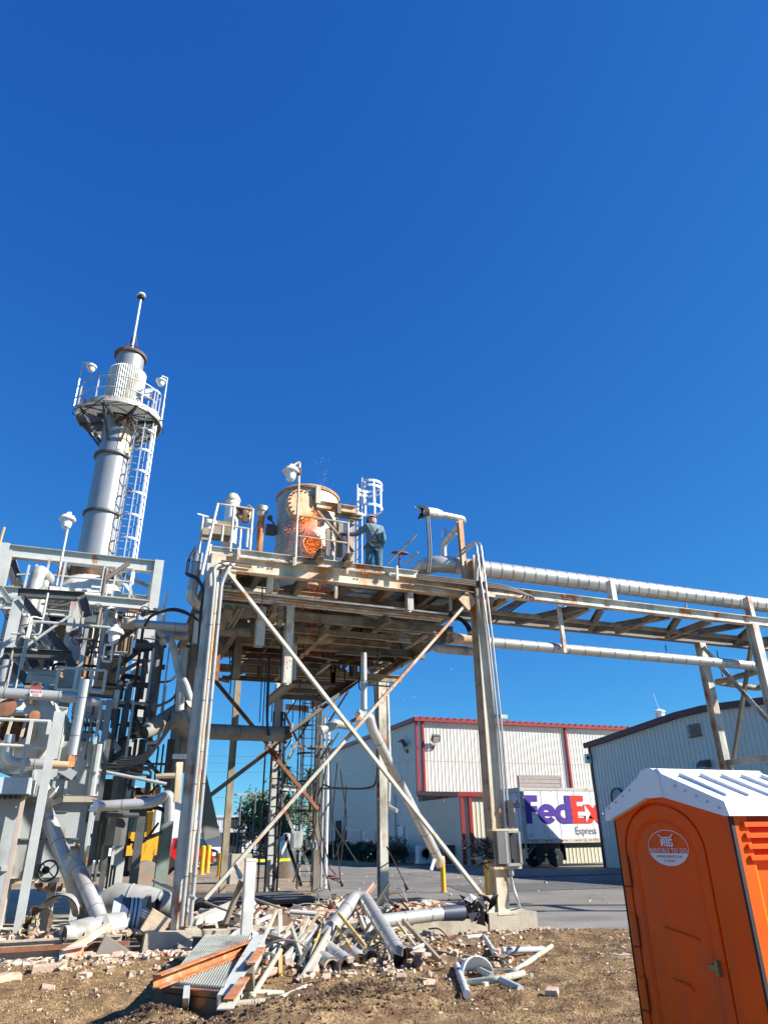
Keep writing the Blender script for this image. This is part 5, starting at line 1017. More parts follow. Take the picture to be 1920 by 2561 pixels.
for (x, y, x2, y2, Y, h, m) in ((180, 480, 550, 950, 18.9, .2, DARK), (25, 965, 290, 1245, 18.3, .2, DARK), (310, 1320, 440, 1430, 16.5, .2, DARK), (320, 740, 470, 950, 19.6, .18, GP), (680, 480, 720, 640, 18.6, .24, DARK), (560, 960, 600, 1060, 18.2, .18, DARK), (420, 560, 600, 515, 20.5, .12, DARK), (800, 540, 1020, 620, 21, .12, DARK), (520, 1500, 720, 1640, 17, .1, GP), (260, 980, 300, 1060, 19, .2, DARK), (0, 560, 90, 470, 19, .1, PALE)):
    seg('brace', m, I(h, h*.8), 'R2', x, y, x2, y2, Y, Y, ms)
# grating landings seen from below
for (x0, y0, x1, y1, Y) in ((300, 830, 480, 1020, 20), (480, 1500, 720, 1690, 18), (400, 500, 680, 600, 21), (590, 1480, 760, 1600, 19)):
    p = PY('R2', x0, y0, Y); q = PY('R2', x1, y0, Y); mb = MB(); n = max(4, int((q.x-p.x)/.045))
    for k in range(n): xx_ = p.x+(q.x-p.x)*k/n; mb.b2((xx_, Y, p.z), (xx_+.012, Y+1.8, p.z+.03))
    mb.build('landing_grating', DARK, ms)
# big vertical pipes
pipe('flue_pipe', PD, [PY('R2', 395, 330, 21), PY('R2', 320, 250, 20), PY('R2', 200, 740, 20)-Vector((.0, 0, 0)), PY('R2', 105, 1190, 20)], .19, .3, 'fatter of two dull grey pipes running down through the left steelwork', group='dull grey pipes in the left steelwork', seam=1.2)
pipe('flue_pipe', PD, [PY('R2', 372, 345, 20.5), PY('R2', 310, 640, 20.5), PY('R2', 205, 1090, 20.5)], .12, .3, 'thinner of two dull grey pipes running down through the left steelwork', group='dull grey pipes in the left steelwork', seam=1.0)
vt = T('valve_pipe', 'silver pipe with brown capped end and small handwheel leading to the platform', 'pipe', PY('R2', 1100, 690, 16))
MB().tube([PY('R2', 1010, 690, 16), PY('R2', 1120, 695, 16)], .14, 14).build('end_bell', mat('tan pipe end', (.4, .34, .26), .6, rust=.2), vt); MB().tube([PY('R2', 1120, 697, 16), PY('R2', 1560, 730, 16)], .1, 14, seam=.4).build('pipe_run', PJ, vt, 50)
handwheel('small_valve', PY('R2', 1117, 598, 15.9), .13, (.1, -.4, 1), RUST, .3, 'small rusty handwheel valve on the silver pipe left of the platform', body=.07)
pipe('elbow_pipe', PD, [PY('R2', 1325, 735, 16.4), PY('R2', 1345, 790, 16.4), PY('R2', 1560, 800, 16.4)], .1, .25, 'dusty elbow pipe below the silver valve pipe', seam=.5)
pipe('riser_pipe', PJ, [PY('R2', 1300, 905, 18), PY('R2', 1240, 1340, 18)], .1, .2, 'silver riser pipe against blue sky left of the platform', seam=.8)
pipe('riser_pipe', [DARK], [PY('R2', 1325, 740, 18.2), PY('R2', 1300, 910, 18.2)], .09, .2, 'dark stub of riser pipe above the silver riser', seam=.8)
tag(MB().tube([PY('R2', 1340, 690, 17), PY('R2', 1352, 620, 17), PY('R2', 1355, 560, 17), PY('R2', 1372, 500, 17), PY('R2', 1380, 420, 17)], [.07, .07, .035, .04, .03], 10).box(PY('R2', 1345, 575, 17), (.22, .1, .06)).build('vent_riser', WHITE), 'slim white vent riser standing on the silver valve pipe', 'vent')
kt = T('bent_twin_pipe', 'pair of grey pipes kinked and leaning against the platform left leg', 'pipe', PY('R2', 1400, 790, 15.6))
MB().tube(bend([PY('R2', 1350, 850, 15.2), PY('R2', 1405, 800, 15.6), PY('R2', 1440, 900, 15.6), PY('R2', 1480, 1100, 15.6), PY('R2', 1540, 1200, 15.4), PY('R2', 1595, 1380, 15.2)], .12), .075, 12, seam=.5).build('pipe_run', PD, kt, 50)
MB().tube([PY('R2', 1535, 900, 15.8), PY('R2', 1500, 1180, 15.8), PY('R2', 1490, 1420, 15.8)], .09, 12, seam=.8).build('pipe_run', PD, kt, 50)
# column pair left of the platform leg (green-grey)
tag(MB().ext((1.62, 17.2, 3.1), (1.62, 17.2, 6.9), I(.26, .24)).build('steel_column', DUSTY), 'dusty steel column cut off halfway behind the left platform leg', 'column')
vert('green_column', mat('green grey column', (.2, .25, .21), .5, dirt=.3), I(.3, .28), 'R3', 1405, 420, 1325, 1280, 19.5, None, z0=.02, z1=6.2)
tag(bpy.data.objects['green_column'], 'dusty green grey column standing left of the leg behind the fallen pipes', 'column')
# lamps in the boiler area
q1 = PY('R2', 905, 1180, 17); q2 = PY('R2', 948, 850, 17); vlamp('post_lamp', 'white well glass lamp on rusty post in front of the brown corrugated housing', (q2.x, 17, q1.z), (q2.x, 17, PY('R2', 968, 690, 17).z), (q2.x-.02, 16.9, PY('R2', 955, 790, 17).z), RUST, scale=1.05)
q1 = PY('R1', 160, 2190, 22); q2 = PY('R1', 265, 1720, 22); vlamp('post_lamp', 'white well glass lamp on slim post left of the stack foot', (q2.x-.15, 22, q1.z-.3), (q2.x-.15, 22, q2.z), (q2.x-.2, 21.9, PY('R1', 257, 1790, 22).z), STEEL, scale=1.3)
q1 = PY('', 0, 1420, 22); q2 = PY('', 20, 1320, 22); tag(MB().tube([(q2.x-.2, 22, q1.z-1), (q2.x-.1, 22, q2.z)], .04, 6).build('thin_post', CREAM), 'thin pinkish post at the far left above the white frame', 'post')
# railings (catwalk)
cw = T('catwalk', 'small railed catwalk in front of the boiler', 'catwalk', PY('R2', 660, 1240, 16))
for (p, q) in (((490, 1060), (875, 1085)), ((460, 1238), (860, 1262))): MB().tube([PY('R2', *p, 16), PY('R2', *q, 16)], .03, 8).build('rail', PALE, cw)
for (x, y, x2, y2) in ((490, 1060, 460, 1240), (770, 1080, 745, 1250), (875, 1085, 858, 1262), (640, 1072, 612, 1240)): vert('rail_post', PALE, Rr(.06, .06), 'R2', x, y, x2, y2, 16, cw)
cw2 = T('lower_catwalk', 'railed catwalk in front of the round vessel head at the left edge', 'catwalk', PY('R2', 200, 1720, 14.8))
for (p, q) in (((-60, 1485), (420, 1508)), ((-60, 1700), (375, 1722))): MB().tube([PY('R2', *p, 14.8), PY('R2', *q, 14.8)], .03, 8).build('rail', PALE, cw2)
for (x, y, x2, y2) in ((268, 1498, 172, 1960), (415, 1508, 375, 1722)): vert('rail_post', PALE, Rr(.065, .065), 'R2', x, y, x2, y2, 14.8, cw2)
tag(MB().ext(PY('R2', 870, 870, 16.5), PY('R2', 850, 1010, 16.5), Rr(.04, .04)).ext(PY('R2', 935, 875, 16.5), PY('R2', 918, 1015, 16.5), Rr(.04, .04)).ext(PY('R2', 870, 870, 16.5), PY('R2', 935, 875, 16.5), Rr(.04, .04)).ext(PY('R2', 850, 1008, 16.5), PY('R2', 918, 1013, 16.5), Rr(.04, .04)).build('sign_frame', WHITE), 'empty white rectangular frame by the corrugated housing', 'frame')
# horizontal jacket pipe with danger sign, broken vertical pipe
hp = T('header_pipe', 'silver header pipe with red and white danger label crossing the left plant', 'pipe', PY('R2', 300, 1290, 15.3))
MB().tube([PY('R2', -60, 1268, 15.3), PY('R2', 340, 1290, 15.3), PY('R2', 640, 1310, 15.3)], .105, 16, seam=.35).build('pipe_run', PJ, hp, 50)
MB().tube([PY('R2', 720, 1340, 15.5), PY('R2', 830, 1345, 15.5)], .09, 14, seam=.35).build('pipe_run', PJ, hp, 50)
def danger(r, x0, y0, x1, y1, Y, par, label=None):
    a = PY(r, x0, y1, Y); b = PY(r, x1, y0, Y); w = b.x-a.x; h = b.z-a.z
    pl = MB().box(((a.x+b.x)/2, Y-.006, (a.z+b.z)/2), (w, .008, h)).build('danger_label', WHITE, par)
    MB().box(((a.x+b.x)/2, Y-.0115, a.z+h*.78), (w*.92, .003, h*.36)).build('red_band', mat('red sign paint', (.6, .02, .02), .5), pl)
    text('DANGER', ((a.x+b.x)/2, Y-.0135, a.z+h*.68), (1, 0, 0), (0, 0, 1), min(h*.3, w*.2), WHITE, pl, 'danger_lettering', .001, 0)
    mb = MB()
    for k in range(3): mb.box(((a.x+b.x)/2, Y-.0115, a.z+h*(.14+.14*k)), (w*.6, .002, h*.05))
    mb.build('print_line', BLACK, pl); return pl
danger('R2', 247, 1258, 350, 1298, 15.16, hp)
bp = T('broken_riser', 'silver vertical pipe with torn rusty bottom end in front of the casing', 'pipe', PY('R2', 580, 1790, 15.1))
a = PY('R2', 720, 1165, 15.1); b = PY('R2', 590, 1790, 15.1); x_ = (a.x+b.x)/2
MB().tube([(a.x-.02, 15.1, a.z), (x_, 15.1, (a.z+b.z)/2), (b.x+.02, 15.1, b.z)], .105, 16, seam=.4).build('pipe_run', PJ, bp, 50); torn(MB(), b, (-.05, 0, -1), .1, 12, .3, 9, .2).tube([b, b-Vector((0, 0, .45))], .045, 8).build('torn_end', ORUST, bp)
MB().box(PY('R3', 560, 270, 15.0), (.3, .02, .16), Matrix.Rotation(.5, 3, 'Y')).build('loose_foil', JACKET, bp)
pipe('stub_pipe', PJ, [PY('R3', 85, -40, 15.0), PY('R3', 55, 190, 15.0), PY('R3', 430, 210, 15.0)], .09, .18, 'silver elbow pipe below the catwalk at the left edge', seam=.3)
pipe('stub_pipe', [mat('rusty tan pipe', (.5, .34, .2), .8, rust=.4)], [PY('R3', 430, 210, 15.0), PY('R3', 570, 215, 15.0)], .07, .18, 'rusty tan pipe stub joined to the silver elbow pipe')
# round vessel head with open manhole
vhc = PY('R2', 150, 1570, 16.0); vh = T('vessel_head', 'round white insulated vessel head with torn brick lined manhole at the left edge', 'vessel', vhc)
RH = .82
MB().lathe(vhc, [(RH, 1.8), (RH, .1), (RH*.97, -.02), (RH*.85, -.2), (RH*.62, -.32), (RH*.38, -.38)], 40, (.08, 1, 0), False).build('insulated_head', mat('cream ribbed lagging', (.6, .59, .5), .6, var=.12, dirt=.3, bump=.4, bscale=6), vh, 60)
c_ = PY('R2', 135, 1590, 15.55); MB().lathe(c_, [(.3, .3), (.31, 0), (.36, -.02), (.36, .04)], 28, (.05, 1, 0), False).build('manhole_ring', INSUL, vh)
MB().lathe(c_+Vector((0, .12, 0)), [(.31, 0), (.01, .01)], 20, (.05, 1, 0)).build('manhole_inside', mat('dark brick inside', (.12, .05, .03), .9, var=.6, vscale=10), vh)
for dx in (-.13, .12): bar('door_clamp', mat('beige clamp', (.5, .42, .3), .7, rust=.3), Rr(.07, .05), c_+Vector((dx-.02, -.06, -.28)), c_+Vector((dx+.02, -.06, .26)), vh)
MB().lathe(PY('R2', 245, 1425, 15.5), [(.11, 0), (.11, .05), (.02, .06)], 18, (0, -1, .2)).build('nozzle', PALE, vh); MB().lathe(PY('R2', 285, 1465, 15.4), [(.1, 0), (.1, .05)], 14, (.2, -1, .2)).build('rusty_nozzle', RUST, vh)
MB().lathe(PY('R2', 60, 1400, 15.3), [(.16, 0), (.18, .04), (.01, .06)], 20, (-.2, -1, .3)).build('rusty_cover', RUST, vh)
MB().tube([PY('R2', 270, 1310, 15.7), PY('R2', 265, 1370, 15.7)], .1, 12).build('neck', mat('tan neck', (.5, .42, .3), .7, rust=.3), vh)
handwheel('red_valve', PY('R2', 300, 1190, 15.4), .09, (0, -.4, 1), DARK, .12, 'maroon valve with small wheel on top of the header pipe', body=.1)
MB().box(PY('R2', 300, 1230, 15.4), (.18, .16, .14)).build('valve_body', mat('maroon valve paint', (.3, .05, .04), .6, var=.2), bpy.data.objects['red_valve'])
# ---------------- boiler casing
CY = 16.4
cs = T('boiler_casing', 'large grey sheet steel boiler casing with danger sign and ledge', 'boiler', (-1.2, CY, .3))
zt4 = PY('R3', 700, 20, CY).z; zl = PY('R3', 600, 495, CY).z; xr4 = -.12
MB().b2((-1.75, CY, 1.1), (xr4, CY+2.2, zt4)).build('shell', GREY, cs)
MB().b2((-1.8, CY-.14, zl-.06), (xr4+.06, CY, zl+.05)).build('ledge', mat('dusty ledge', (.4, .34, .27), .8, rust=.3), cs)
for x in (-1.35, -.72, xr4-.05):
    bar('stiffener', GREY, Rr(.1, .05), (x, CY-.05, zl+.06), (x, CY-.05, zt4), cs); 
for x in (-.95, xr4-.05): bar('stiffener', GREY, Rr(.1, .05), (x, CY-.05, 1.15), (x, CY-.05, zl-.07), cs)
MB().b2((-1.75, CY-.06, 1.75), (xr4-.2, CY-.002, 1.78)).b2((-1.2, CY-.03, 2.25), (-.6, CY-.002, 2.27)).b2(PY('R3', 470, 300, CY-.03), PY('R3', 620, 330, CY)).build('seam', mat('dark seam', (.12, .13, .13), .6), cs)
MB().b2((-1.72, CY-.35, 1.02), (-.55, CY, 1.1)).build('shelf', CREAM, cs)
for x in (-1.45, -1.1, -.65, -.2): bar('leg', GP, I(.14, .14), (x, CY-.1, .3), (x, CY-.1, 1.02), cs)
danger('R3', 488, 818, 556, 895, CY-.01, cs)
for k in range(4):
    c = PY('R3', 330+k*55, 1240, CY-.25); MB().lathe(c, [(.05, 0), (.05, .08)], 10, (0, -1, 0)).box(c+Vector((.03, -.02, .05)), (.03, .05, .09)).build('petcock', RUST, cs)
for k in range(4):
    c = PY('R3', 325, 1060+k*48, CY-.2); MB().lathe(c, [(.05, 0), (.06, .06), (.03, .1)], 10, (-.6, -1, 0)).build('valve', DUSTY, cs)
handwheel('wall_handwheel', PY('R3', 400, 1088, CY-.4), .17, (.2, -1, 0), BLACK, .3, 'black spoked handwheel in front of the grey boiler casing', body=.07)
for (x, y) in ((640, 870), (640, 1200)): MB().box(PY('R3', 740, y-250, CY-.02), (.1, .05, .3)).build('hinge', DARK, cs)
# left shaded cabinet
cb2 = T('grey_cabinet', 'grey sheet metal cabinet with overhanging roof at the far left edge', 'cabinet', (-2.6, 15.2, .3))
MB().b2((-4.2, 15.5, .3), (-1.42, 17, 2.45)).build('body', GREY, cb2); p = PY('R3', 280, 330, 15.0)
MB().b2((-4.2, 14.9, p.z-.25), (-1.25, 16.3, p.z+.02)).build('roof', mat('light blue grey cover', (.5, .55, .57), .5), cb2)
MB().b2((-4.2, 15.44, 1.25), (-1.4, 15.5, 1.32)).b2((-4.2, 15.46, .3), (-1.9, 15.5, .9)).build('sill', GP, cb2)
mb = MB()
for k in range(26): mb.b2((-3.6+k*.09, 15.0, p.z-.32), (-3.56+k*.09, 15.6, p.z-.29))
mb.build('vent_slats', DARK, cb2)
bar('side_post', mat('pinkish post', (.45, .36, .3), .6), Rr(.07, .07), (-1.36, 15.3, .3), (-1.36, 15.3, 2.5), cb2)
# near left leg
nl = tag(MB().ext((-1.0, 14.62, .3), (-1.0, 14.62, 3.62), I(.15, .14)).build('near_column', GP), 'pale blue grey steel column in the left foreground', 'column')
# ---------------- dark bundle of risers between casing and platform
dkb = []
rnd = random.Random(3)
BUN = [(860, 0, 760, 1250, 15.8, .09, 'I'), (940, 170, 880, 1270, 17, .1, 'I'), (1010, 0, 935, 900, 17.5, .13, 'P'), (1060, 60, 985, 600, 18, .12, 'P'), (990, 590, 950, 880, 16.8, .26, 'P'), (1180, 640, 1090, 1250, 17, .16, 'I'), (1130, 0, 1070, 420, 18, .05, 'P'), (1240, 300, 1180, 700, 18, .07, 'P'), (1185, 0, 1150, 300, 18.5, .11, 'P'), (840, 700, 790, 1180, 17, .04, 'P'), (1090, 420, 1040, 980, 19, .04, 'P'), (905, 1040, 880, 1240, 17.3, .03, 'P'), (930, 1040, 905, 1240, 17.3, .03, 'P'), (955, 1050, 930, 1240, 17.3, .03, 'P'), (1300, 60, 1270, 560, 19, .03, 'P'), (1350, 40, 1320, 420, 19, .03, 'P'), (800, 40, 770, 470, 15.6, .1, 'L'), (870, 330, 850, 1000, 18, .2, 'I'), (1420, 0, 1380, 400, 18, .16, 'I')]
labs = ['square', 'stout', 'fat', 'thin', 'short']
for i, (x, y, x2, y2, Y, r, k) in enumerate(BUN):
    m = GALV if k == 'L' else DARK
    a = PY('R3', x, y, Y); b = PY('R3', x2, y2, Y); xx_ = (a.x+b.x)/2; mb = MB()
    if k == 'I': mb.ext((xx_, Y, max(b.z, .1)), (xx_, Y, a.z), I(r*1.05, r*1.05))
    else: mb.tube([(xx_, Y, max(b.z, .1)), (xx_, Y, a.z)], r*.8, 10)
    tag(mb.build('dark_riser' if m is DARK else 'light_riser', m), ('pale thin riser along the right edge of the grey casing' if k == 'L' else 'one of the dark %s risers packed between the casing and the platform leg' % ('beam' if k == 'I' else 'pipe')), 'riser', 'dark risers packed beside the casing')
BUN2 = [(1100, 1180, 1010, 1560, 17, .1, DARK), (1060, 1190, 1000, 1820, 17.5, .14, DARK), (900, 1330, 850, 1824, 16.5, .12, mat('blue grey steel', (.22, .27, .3), .5)), (1150, 1200, 1090, 1500, 18, .06, DARK), (1240, 1340, 1215, 1560, 18.5, .2, DARK), (830, 1330, 800, 1700, 16.2, .06, GP), (760, 1350, 730, 1824, 16, .03, BLACK), (960, 1500, 900, 1824, 17, .08, DARK), (1110, 1340, 1040, 1824, 16.8, .05, GP), (985, 1250, 940, 1400, 16.6, .1, PALE)]
for (x, y, x2, y2, Y, r, m) in BUN2:
    a = PY('R2', x, y, Y); b = PY('R2', x2, y2, Y); xx_ = (a.x+b.x)/2
    tag(MB().ext((xx_, Y, b.z), (xx_, Y, a.z), I(r*1.1, r*1.1)).build('steel_riser', m), 'one of the mixed upright steel risers crowded right of the boiler casing', 'riser', 'upright risers crowded by the boiler')
# horizontal thin pipes, elbows and sagging cables across the bundle
for k, (p1, p2, Y, r, m) in enumerate((((700, 235), (1380, 370), 16, .035, GALV), ((830, 245), (1250, 300), 16.3, .02, BLACK), ((840, 1310-1100), (1300, 240), 17, .03, DARK), ((1010, 200), (1390, 205), 17, .025, DARK), ((880, 625), (1150, 630), 16.5, .05, DARK), ((1290, 305), (1500, 300), 16.5, .06, TAN), ((1130, 480), (1360, 470), 17, .04, DARK))):
    tag(MB().tube([PY('R3', *p1, Y), PY('R3', *p2, Y)], r, 8).build('cross_pipe', m), ['thin shiny pipe sloping across the dark risers', 'black line just under the shiny sloping pipe', 'dark line level with the pipe stub', 'dark line reaching the leg level with the cable sag', 'dark pipe across the lower risers', 'brown bar against the platform leg', 'dark bar above the yellow excavator arm'][k], 'pipe')
for k in range(5):
    c = bend([PY('R3', 1420+k*10, -240+k*20, 16), PY('R3', 1330-k*6, 20+k*10, 16), PY('R3', 1200, 130+k*16, 16), PY('R3', 1060-k*20, 160+k*18, 16), PY('R3', 860, 90+k*35, 16)], .8, 10)
    tag(MB().tube(c, .016+.004*(k % 2), 6).build('sagging_cable', BLACK), 'one of the black cables sagging in a curve beside the left platform leg', 'cable', 'black cables sagging left of the leg')
for k in range(16):
    x = rnd.uniform(.0, 1.1); z = rnd.uniform(1.2, 6.0); y = rnd.uniform(16.5, 20)
    c = [(x, y, z), (x+rnd.uniform(-.2, .5), y, z+rnd.uniform(-.2, .4)), (x+rnd.uniform(.3, .9), y+rnd.uniform(-.5, .5), z+rnd.uniform(-.6, .5))]
    tag(MB().tube(bend(c, .15), rnd.choice([.02, .03, .045]), 8).box(c[0], (.12, .12, .16)).build('instrument_tube', rnd.choice([DARK, BLACK, DUSTY])), 'one of the small dark instrument tubes tangled in the riser bundle', 'tube', 'instrument tubes in the riser bundle')
pipe('bent_silver_pipe', PJ, [PY('R3', 800, 555, 15.2), PY('R3', 1280, 525, 15.2), PY('R3', 1410, 440, 15.2), PY('R3', 1405, 680, 15.2)], .095, .14, 'silver pipe with torn left end bent down beside the left platform leg', seam=.5)
torn_o = tag(torn(MB(), PY('R3', 815, 555, 15.2), (-1, 0, 0), .1, 12, .2, 12, .4).build('torn_sleeve', WHITE), 'white torn sleeve on the end of the bent silver pipe', 'scrap')
tag(MB().ext(PY('R3', 1490, 190, 14.9), PY('R3', 1465, 520, 14.9), Cc(.16, .12)).build('cream_channel', CREAM), 'cream channel hanging beside the left platform leg', 'channel')
tag(MB().box(PY('R3', 1490, 140, 14.4), (.26, .05, .08)).build('white_tag_plate', WHITE), 'small white plate fixed across the left leg conduits', 'plate')
tag(MB().ext(PY('R5', 215, 1210, 14.6), PY('R5', 270, 1320, 14.3), Cc(.22, .1)).build('bent_channel', CREAM), 'cream bent channel piece wedged left of the platform leg', 'channel')
# big open duct pipe
dc = T('open_duct', 'big dark open ended duct pipe crossing behind the left platform leg', 'duct', PY('R2', 1400, 1500, 16.3))
a = PY('R2', 1190, 1600, 16); b = PY('R2', 1460, 1460, 16.6); c = PY('R5', 250, 1420, 17.0); d = PY('R5', 1030, 1450, 17.3)
MB().tube([a, (a+b)/2, b, c], [.14, .2, .27, .2], 20, False).tube([c, d], .175, 20, False, seam=1.6).build('duct_body', [mat('dusty dark duct', (.22, .2, .17), .7, var=.2, dirt=.3), DARK], dc, 50)
torn(MB(), d-(d-c).normalized()*.05, (d-c), .185, 18, .2, 2, .15).build('torn_end', BROWNP, dc); MB().lathe(d-(d-c).normalized()*.1, [(.17, 0), (.01, .01)], 18, d-c).build('duct_inside', BLACK, dc)
MB().lathe(a+(b-a).normalized()*.05, [(.14, 0), (.01, .01)], 18, a-b).build('duct_inside', BLACK, dc)
hs_ = tag(MB().ext(PY('Q4', 610, 230, 17.5), PY('Q4', 700, 740, 17.5), [(-.1, 0), (.12, .03), (.13, .0), (-.1, -.03)], sc=1.7).build('hanging_sheet', mat('dark torn sheet', (.13, .13, .12), .7, dirt=.3)), 'dark torn sheet hanging in front of the white building', 'sheet metal')
# dense small pipework, rails and valves threaded through the left plant
rnd = random.Random(404)
LM = [GALV, DARK, DJACK, GP, DUSTY, PALE, TAN, BLACK]
for k in range(95):
    x = rnd.uniform(-3.4, .9); y = rnd.uniform(16.8, 22.5); z = rnd.uniform(2.2, 8.2)*(.72+.28*(y-16)/6); r = rnd.choice([.018, .025, .035, .05, .07]); L = rnd.uniform(.5, 1.9); x2 = min(x+L*rnd.choice([1, -1, .4]), 1.0)
    pts = [(x, y, z), (x2, y, z), (x2, y, z+rnd.choice([-1, 1])*rnd.uniform(.4, 1.6))]
    if k % 3 == 0: pts = [(x, y, z), (x, y, z+L*1.3), (x+rnd.uniform(-.5, .5), y+.3, z+L*1.3)]
    mb = MB().tube(bend(pts, .12), r, 8, seam=.5 if r > .045 else 0); m = rnd.choice(LM)
    if k % 4 == 0: mb.lathe(Vector(pts[1])-Vector((.1, 0, 0)), [(r*1.2, -.08), (r*2.4, -.06), (r*2.4, -.03), (r*1.5, 0), (r*2.4, .03), (r*2.4, .06), (r*1.2, .08)], 10, (1, 0, 0))
    tag(mb.build('plant_pipe', [m, SEAM]), 'one of the small mixed pipes threaded through the left plant steelwork', 'pipe', 'small pipes threaded through the left plant')
for k in range(40):
    x = rnd.uniform(-3.2, .8); y = rnd.uniform(17, 21); z = rnd.uniform(2.5, 7.6); L = rnd.uniform(.4, 1.4); d = rnd.choice([(L, 0, 0), (0, 0, L), (L*.7, 0, L*.7), (L*.6, 0, -L*.7)])
    bar('small_member', rnd.choice([GP, DARK, PALE, DUSTY, GP]), rnd.choice([Lp(.07, .07), Rr(.05, .05), I(.1, .09), Cc(.12, .06)]), (x, y, z), (min(x+d[0], 1.0), y, z+d[2]), ms)
for k in range(14):
    x = rnd.uniform(-2.8, .6); y = rnd.uniform(16.6, 18.5); z = rnd.uniform(3.6, 7.0)
    handwheel('small_valve', (x, y, z), rnd.uniform(.07, .13), (rnd.uniform(-.4, .4), -1, rnd.uniform(-.2, .8)), rnd.choice([RUST, BLACK, DARK]), .2, 'one of the small handwheel valves scattered through the left plant pipework', 'valve', 'small valves in the left plant', body=.06)
#@@LEFT_END
# ================================================================== LADDER TOWER BEHIND THE PLATFORM
lt2 = T('ladder_tower', 'black caged ladder tower with pale columns behind the platform', 'ladder tower', (6.2, 26.5, 0))
TYY = 26.5
vert('column', PALE, I(.28, .28), 'Q4', 1172, 80, 1138, 1000, TYY, lt2, z0=.05, z1=7.2)
vert('column', DUSTY, I(.2, .2), 'R5', 1345, 850, 1300, 1600, TYY, lt2, z0=.05)
for (q, w, p2) in ((5.35, 1, 0), (7.05, 1, 0)): bar('walkway_beam', TAN, I(.3, .16), (q, 21.6, 6.42), (q, TYY+.2, 6.42), lt2)
for y in (22.5, 24, 25.3): bar('walkway_beam', DUSTY, I(.16, .12), (5.35, y, 6.4), (7.05, y, 6.4), lt2)
for k in range(3): seg('landing_beam', [CREAM, PALE, PALE][k], I(.2, .14), *[('R5', 1040, 1222, 1232, 1238), ('Q4', 1180, 355, 1340, 375), ('R5', 1330, 1035, 1425, 1045)][k], TYY, None, lt2)
mb = MB()
for k in range(36): mb.b2((5.4+k*.046, 21.8, 6.55), (5.412+k*.046, TYY+.1, 6.58))
mb.build('walkway_grating', DUSTY, lt2)
xA = (PY('R5', 1205, 900, 25.8).x+PY('Q4', 1320, 1140, 25.8).x)/2; xB = (PY('R5', 1325, 850, 25.8).x+PY('Q4', 1440, 1130, 25.8).x)/2; zT = PY('R5', 1320, 830, 25.8).z
for x in (xA, xB): bar('ladder_rail', BLACK, Rr(.06, .03), (x, 25.8, .2), (x, 25.8, zT), lt2)
for k in range(int((zT-.4)/.31)): MB().tube([(xA, 25.8, .4+k*.31), (xB, 25.8, .4+k*.31)], .014, 5).build('ladder_rung', BLACK, lt2)
cage(((xA+xB)/2, 25.8), [2.6+.95*k for k in range(6)], .42, -2.2, 2.2, lt2, BLACK, nb=7)
for (a, b, c, d, m) in ((1180, 400, 1440, 1030, STEEL), (1325, 655, 1155, 1010, PALE), (1240, 720, 1360, 1110, BLACK), (1360, 0, 1240, 200, DUSTY)): seg('brace', m, Lp(.09, .09), 'Q4', a, b, c, d, 26.7, 26.2, lt2)
seg('brace', ORUST, Lp(.09, .09), 'R5', 1015, 1260, 1180, 1620, 27, None, lt2)
seg('brace', PALE, Lp(.09, .09), 'R5', 1170, 1420, 1370, 1130, 27.2, None, lt2); seg('brace', BLACK, Lp(.07, .07), 'R5', 1075, 1655, 1280, 1260, 26.8, None, lt2)
for k, (x, r, m) in enumerate(((1150, .03, BLACK), (1100, .03, BLACK), (1215, .06, BLACK), (1240, .035, BLACK), (1530, .05, GALV), (1555, .05, GALV), (1590, .06, WHITE), (1395, .04, GALV))):
    a = PY('Q4', x-15, 60, TYY+(.6 if k > 3 else -.4)); b = PY('Q4', x-45, 1040, TYY+(.6 if k > 3 else -.4)); xx_ = (a.x+b.x)/2
    tag(MB().tube([(xx_, a.y, .1), (xx_, a.y, 6.0)], r, 8).build('tower_conduit', m), ('one of the pale conduits standing right of the black ladder' if k > 3 else 'one of the black lines standing left of the black ladder'), 'conduit', 'pale conduits right of the ladder' if k > 3 else 'black lines left of the ladder')
for (x0, y0, x1, y1) in ((1410, 760, 1485, 830), (1290, 690, 1375, 830)):
    a = PY('Q4', x0, y1, 25.4); b = PY('Q4', x1, y0, 25.4); tag(MB().b2((a.x, 25.3, a.z), (b.x, 25.6, b.z)).b2((a.x+.05, 25.28, a.z+.05), (b.x-.05, 25.3, b.z-.05)).build('electric_box', GREY), ['grey electric box on the right side of the ladder tower', 'darker grey electric box on the left side of the ladder'][x0 == 1290], 'electric box')
rnd = random.Random(66)
for k in range(26):
    x = rnd.uniform(5.3, 8.0); y = rnd.uniform(25, 27.5); z = rnd.uniform(.6, 6.2); L = rnd.uniform(.5, 1.8)
    d = rnd.choice([(L, 0, 0), (0, 0, L), (0, 0, L*1.6), (L*.6, 0, L)]); bar('tower_member', rnd.choice([BLACK, BLACK, DARK, PALE, DUSTY]), rnd.choice([Lp(.07, .07), Rr(.04, .04), Rr(.05, .03)]), (x, y, z), (x+d[0], y, min(z+d[2], 6.8)), lt2)
for k in range(9):
    x = rnd.uniform(5.4, 8.2); tag(MB().tube(bend([(x, 25.2, rnd.uniform(3, 6)), (x+rnd.uniform(-.3, .3), 25.2, 2.2), (x+rnd.uniform(-.6, .9), 25.1, rnd.uniform(.1, 1.2))], .4), .022, 6).build('tower_cable', BLACK), 'one of the loose black cables hanging round the ladder tower', 'cable', 'loose cables round the ladder tower')
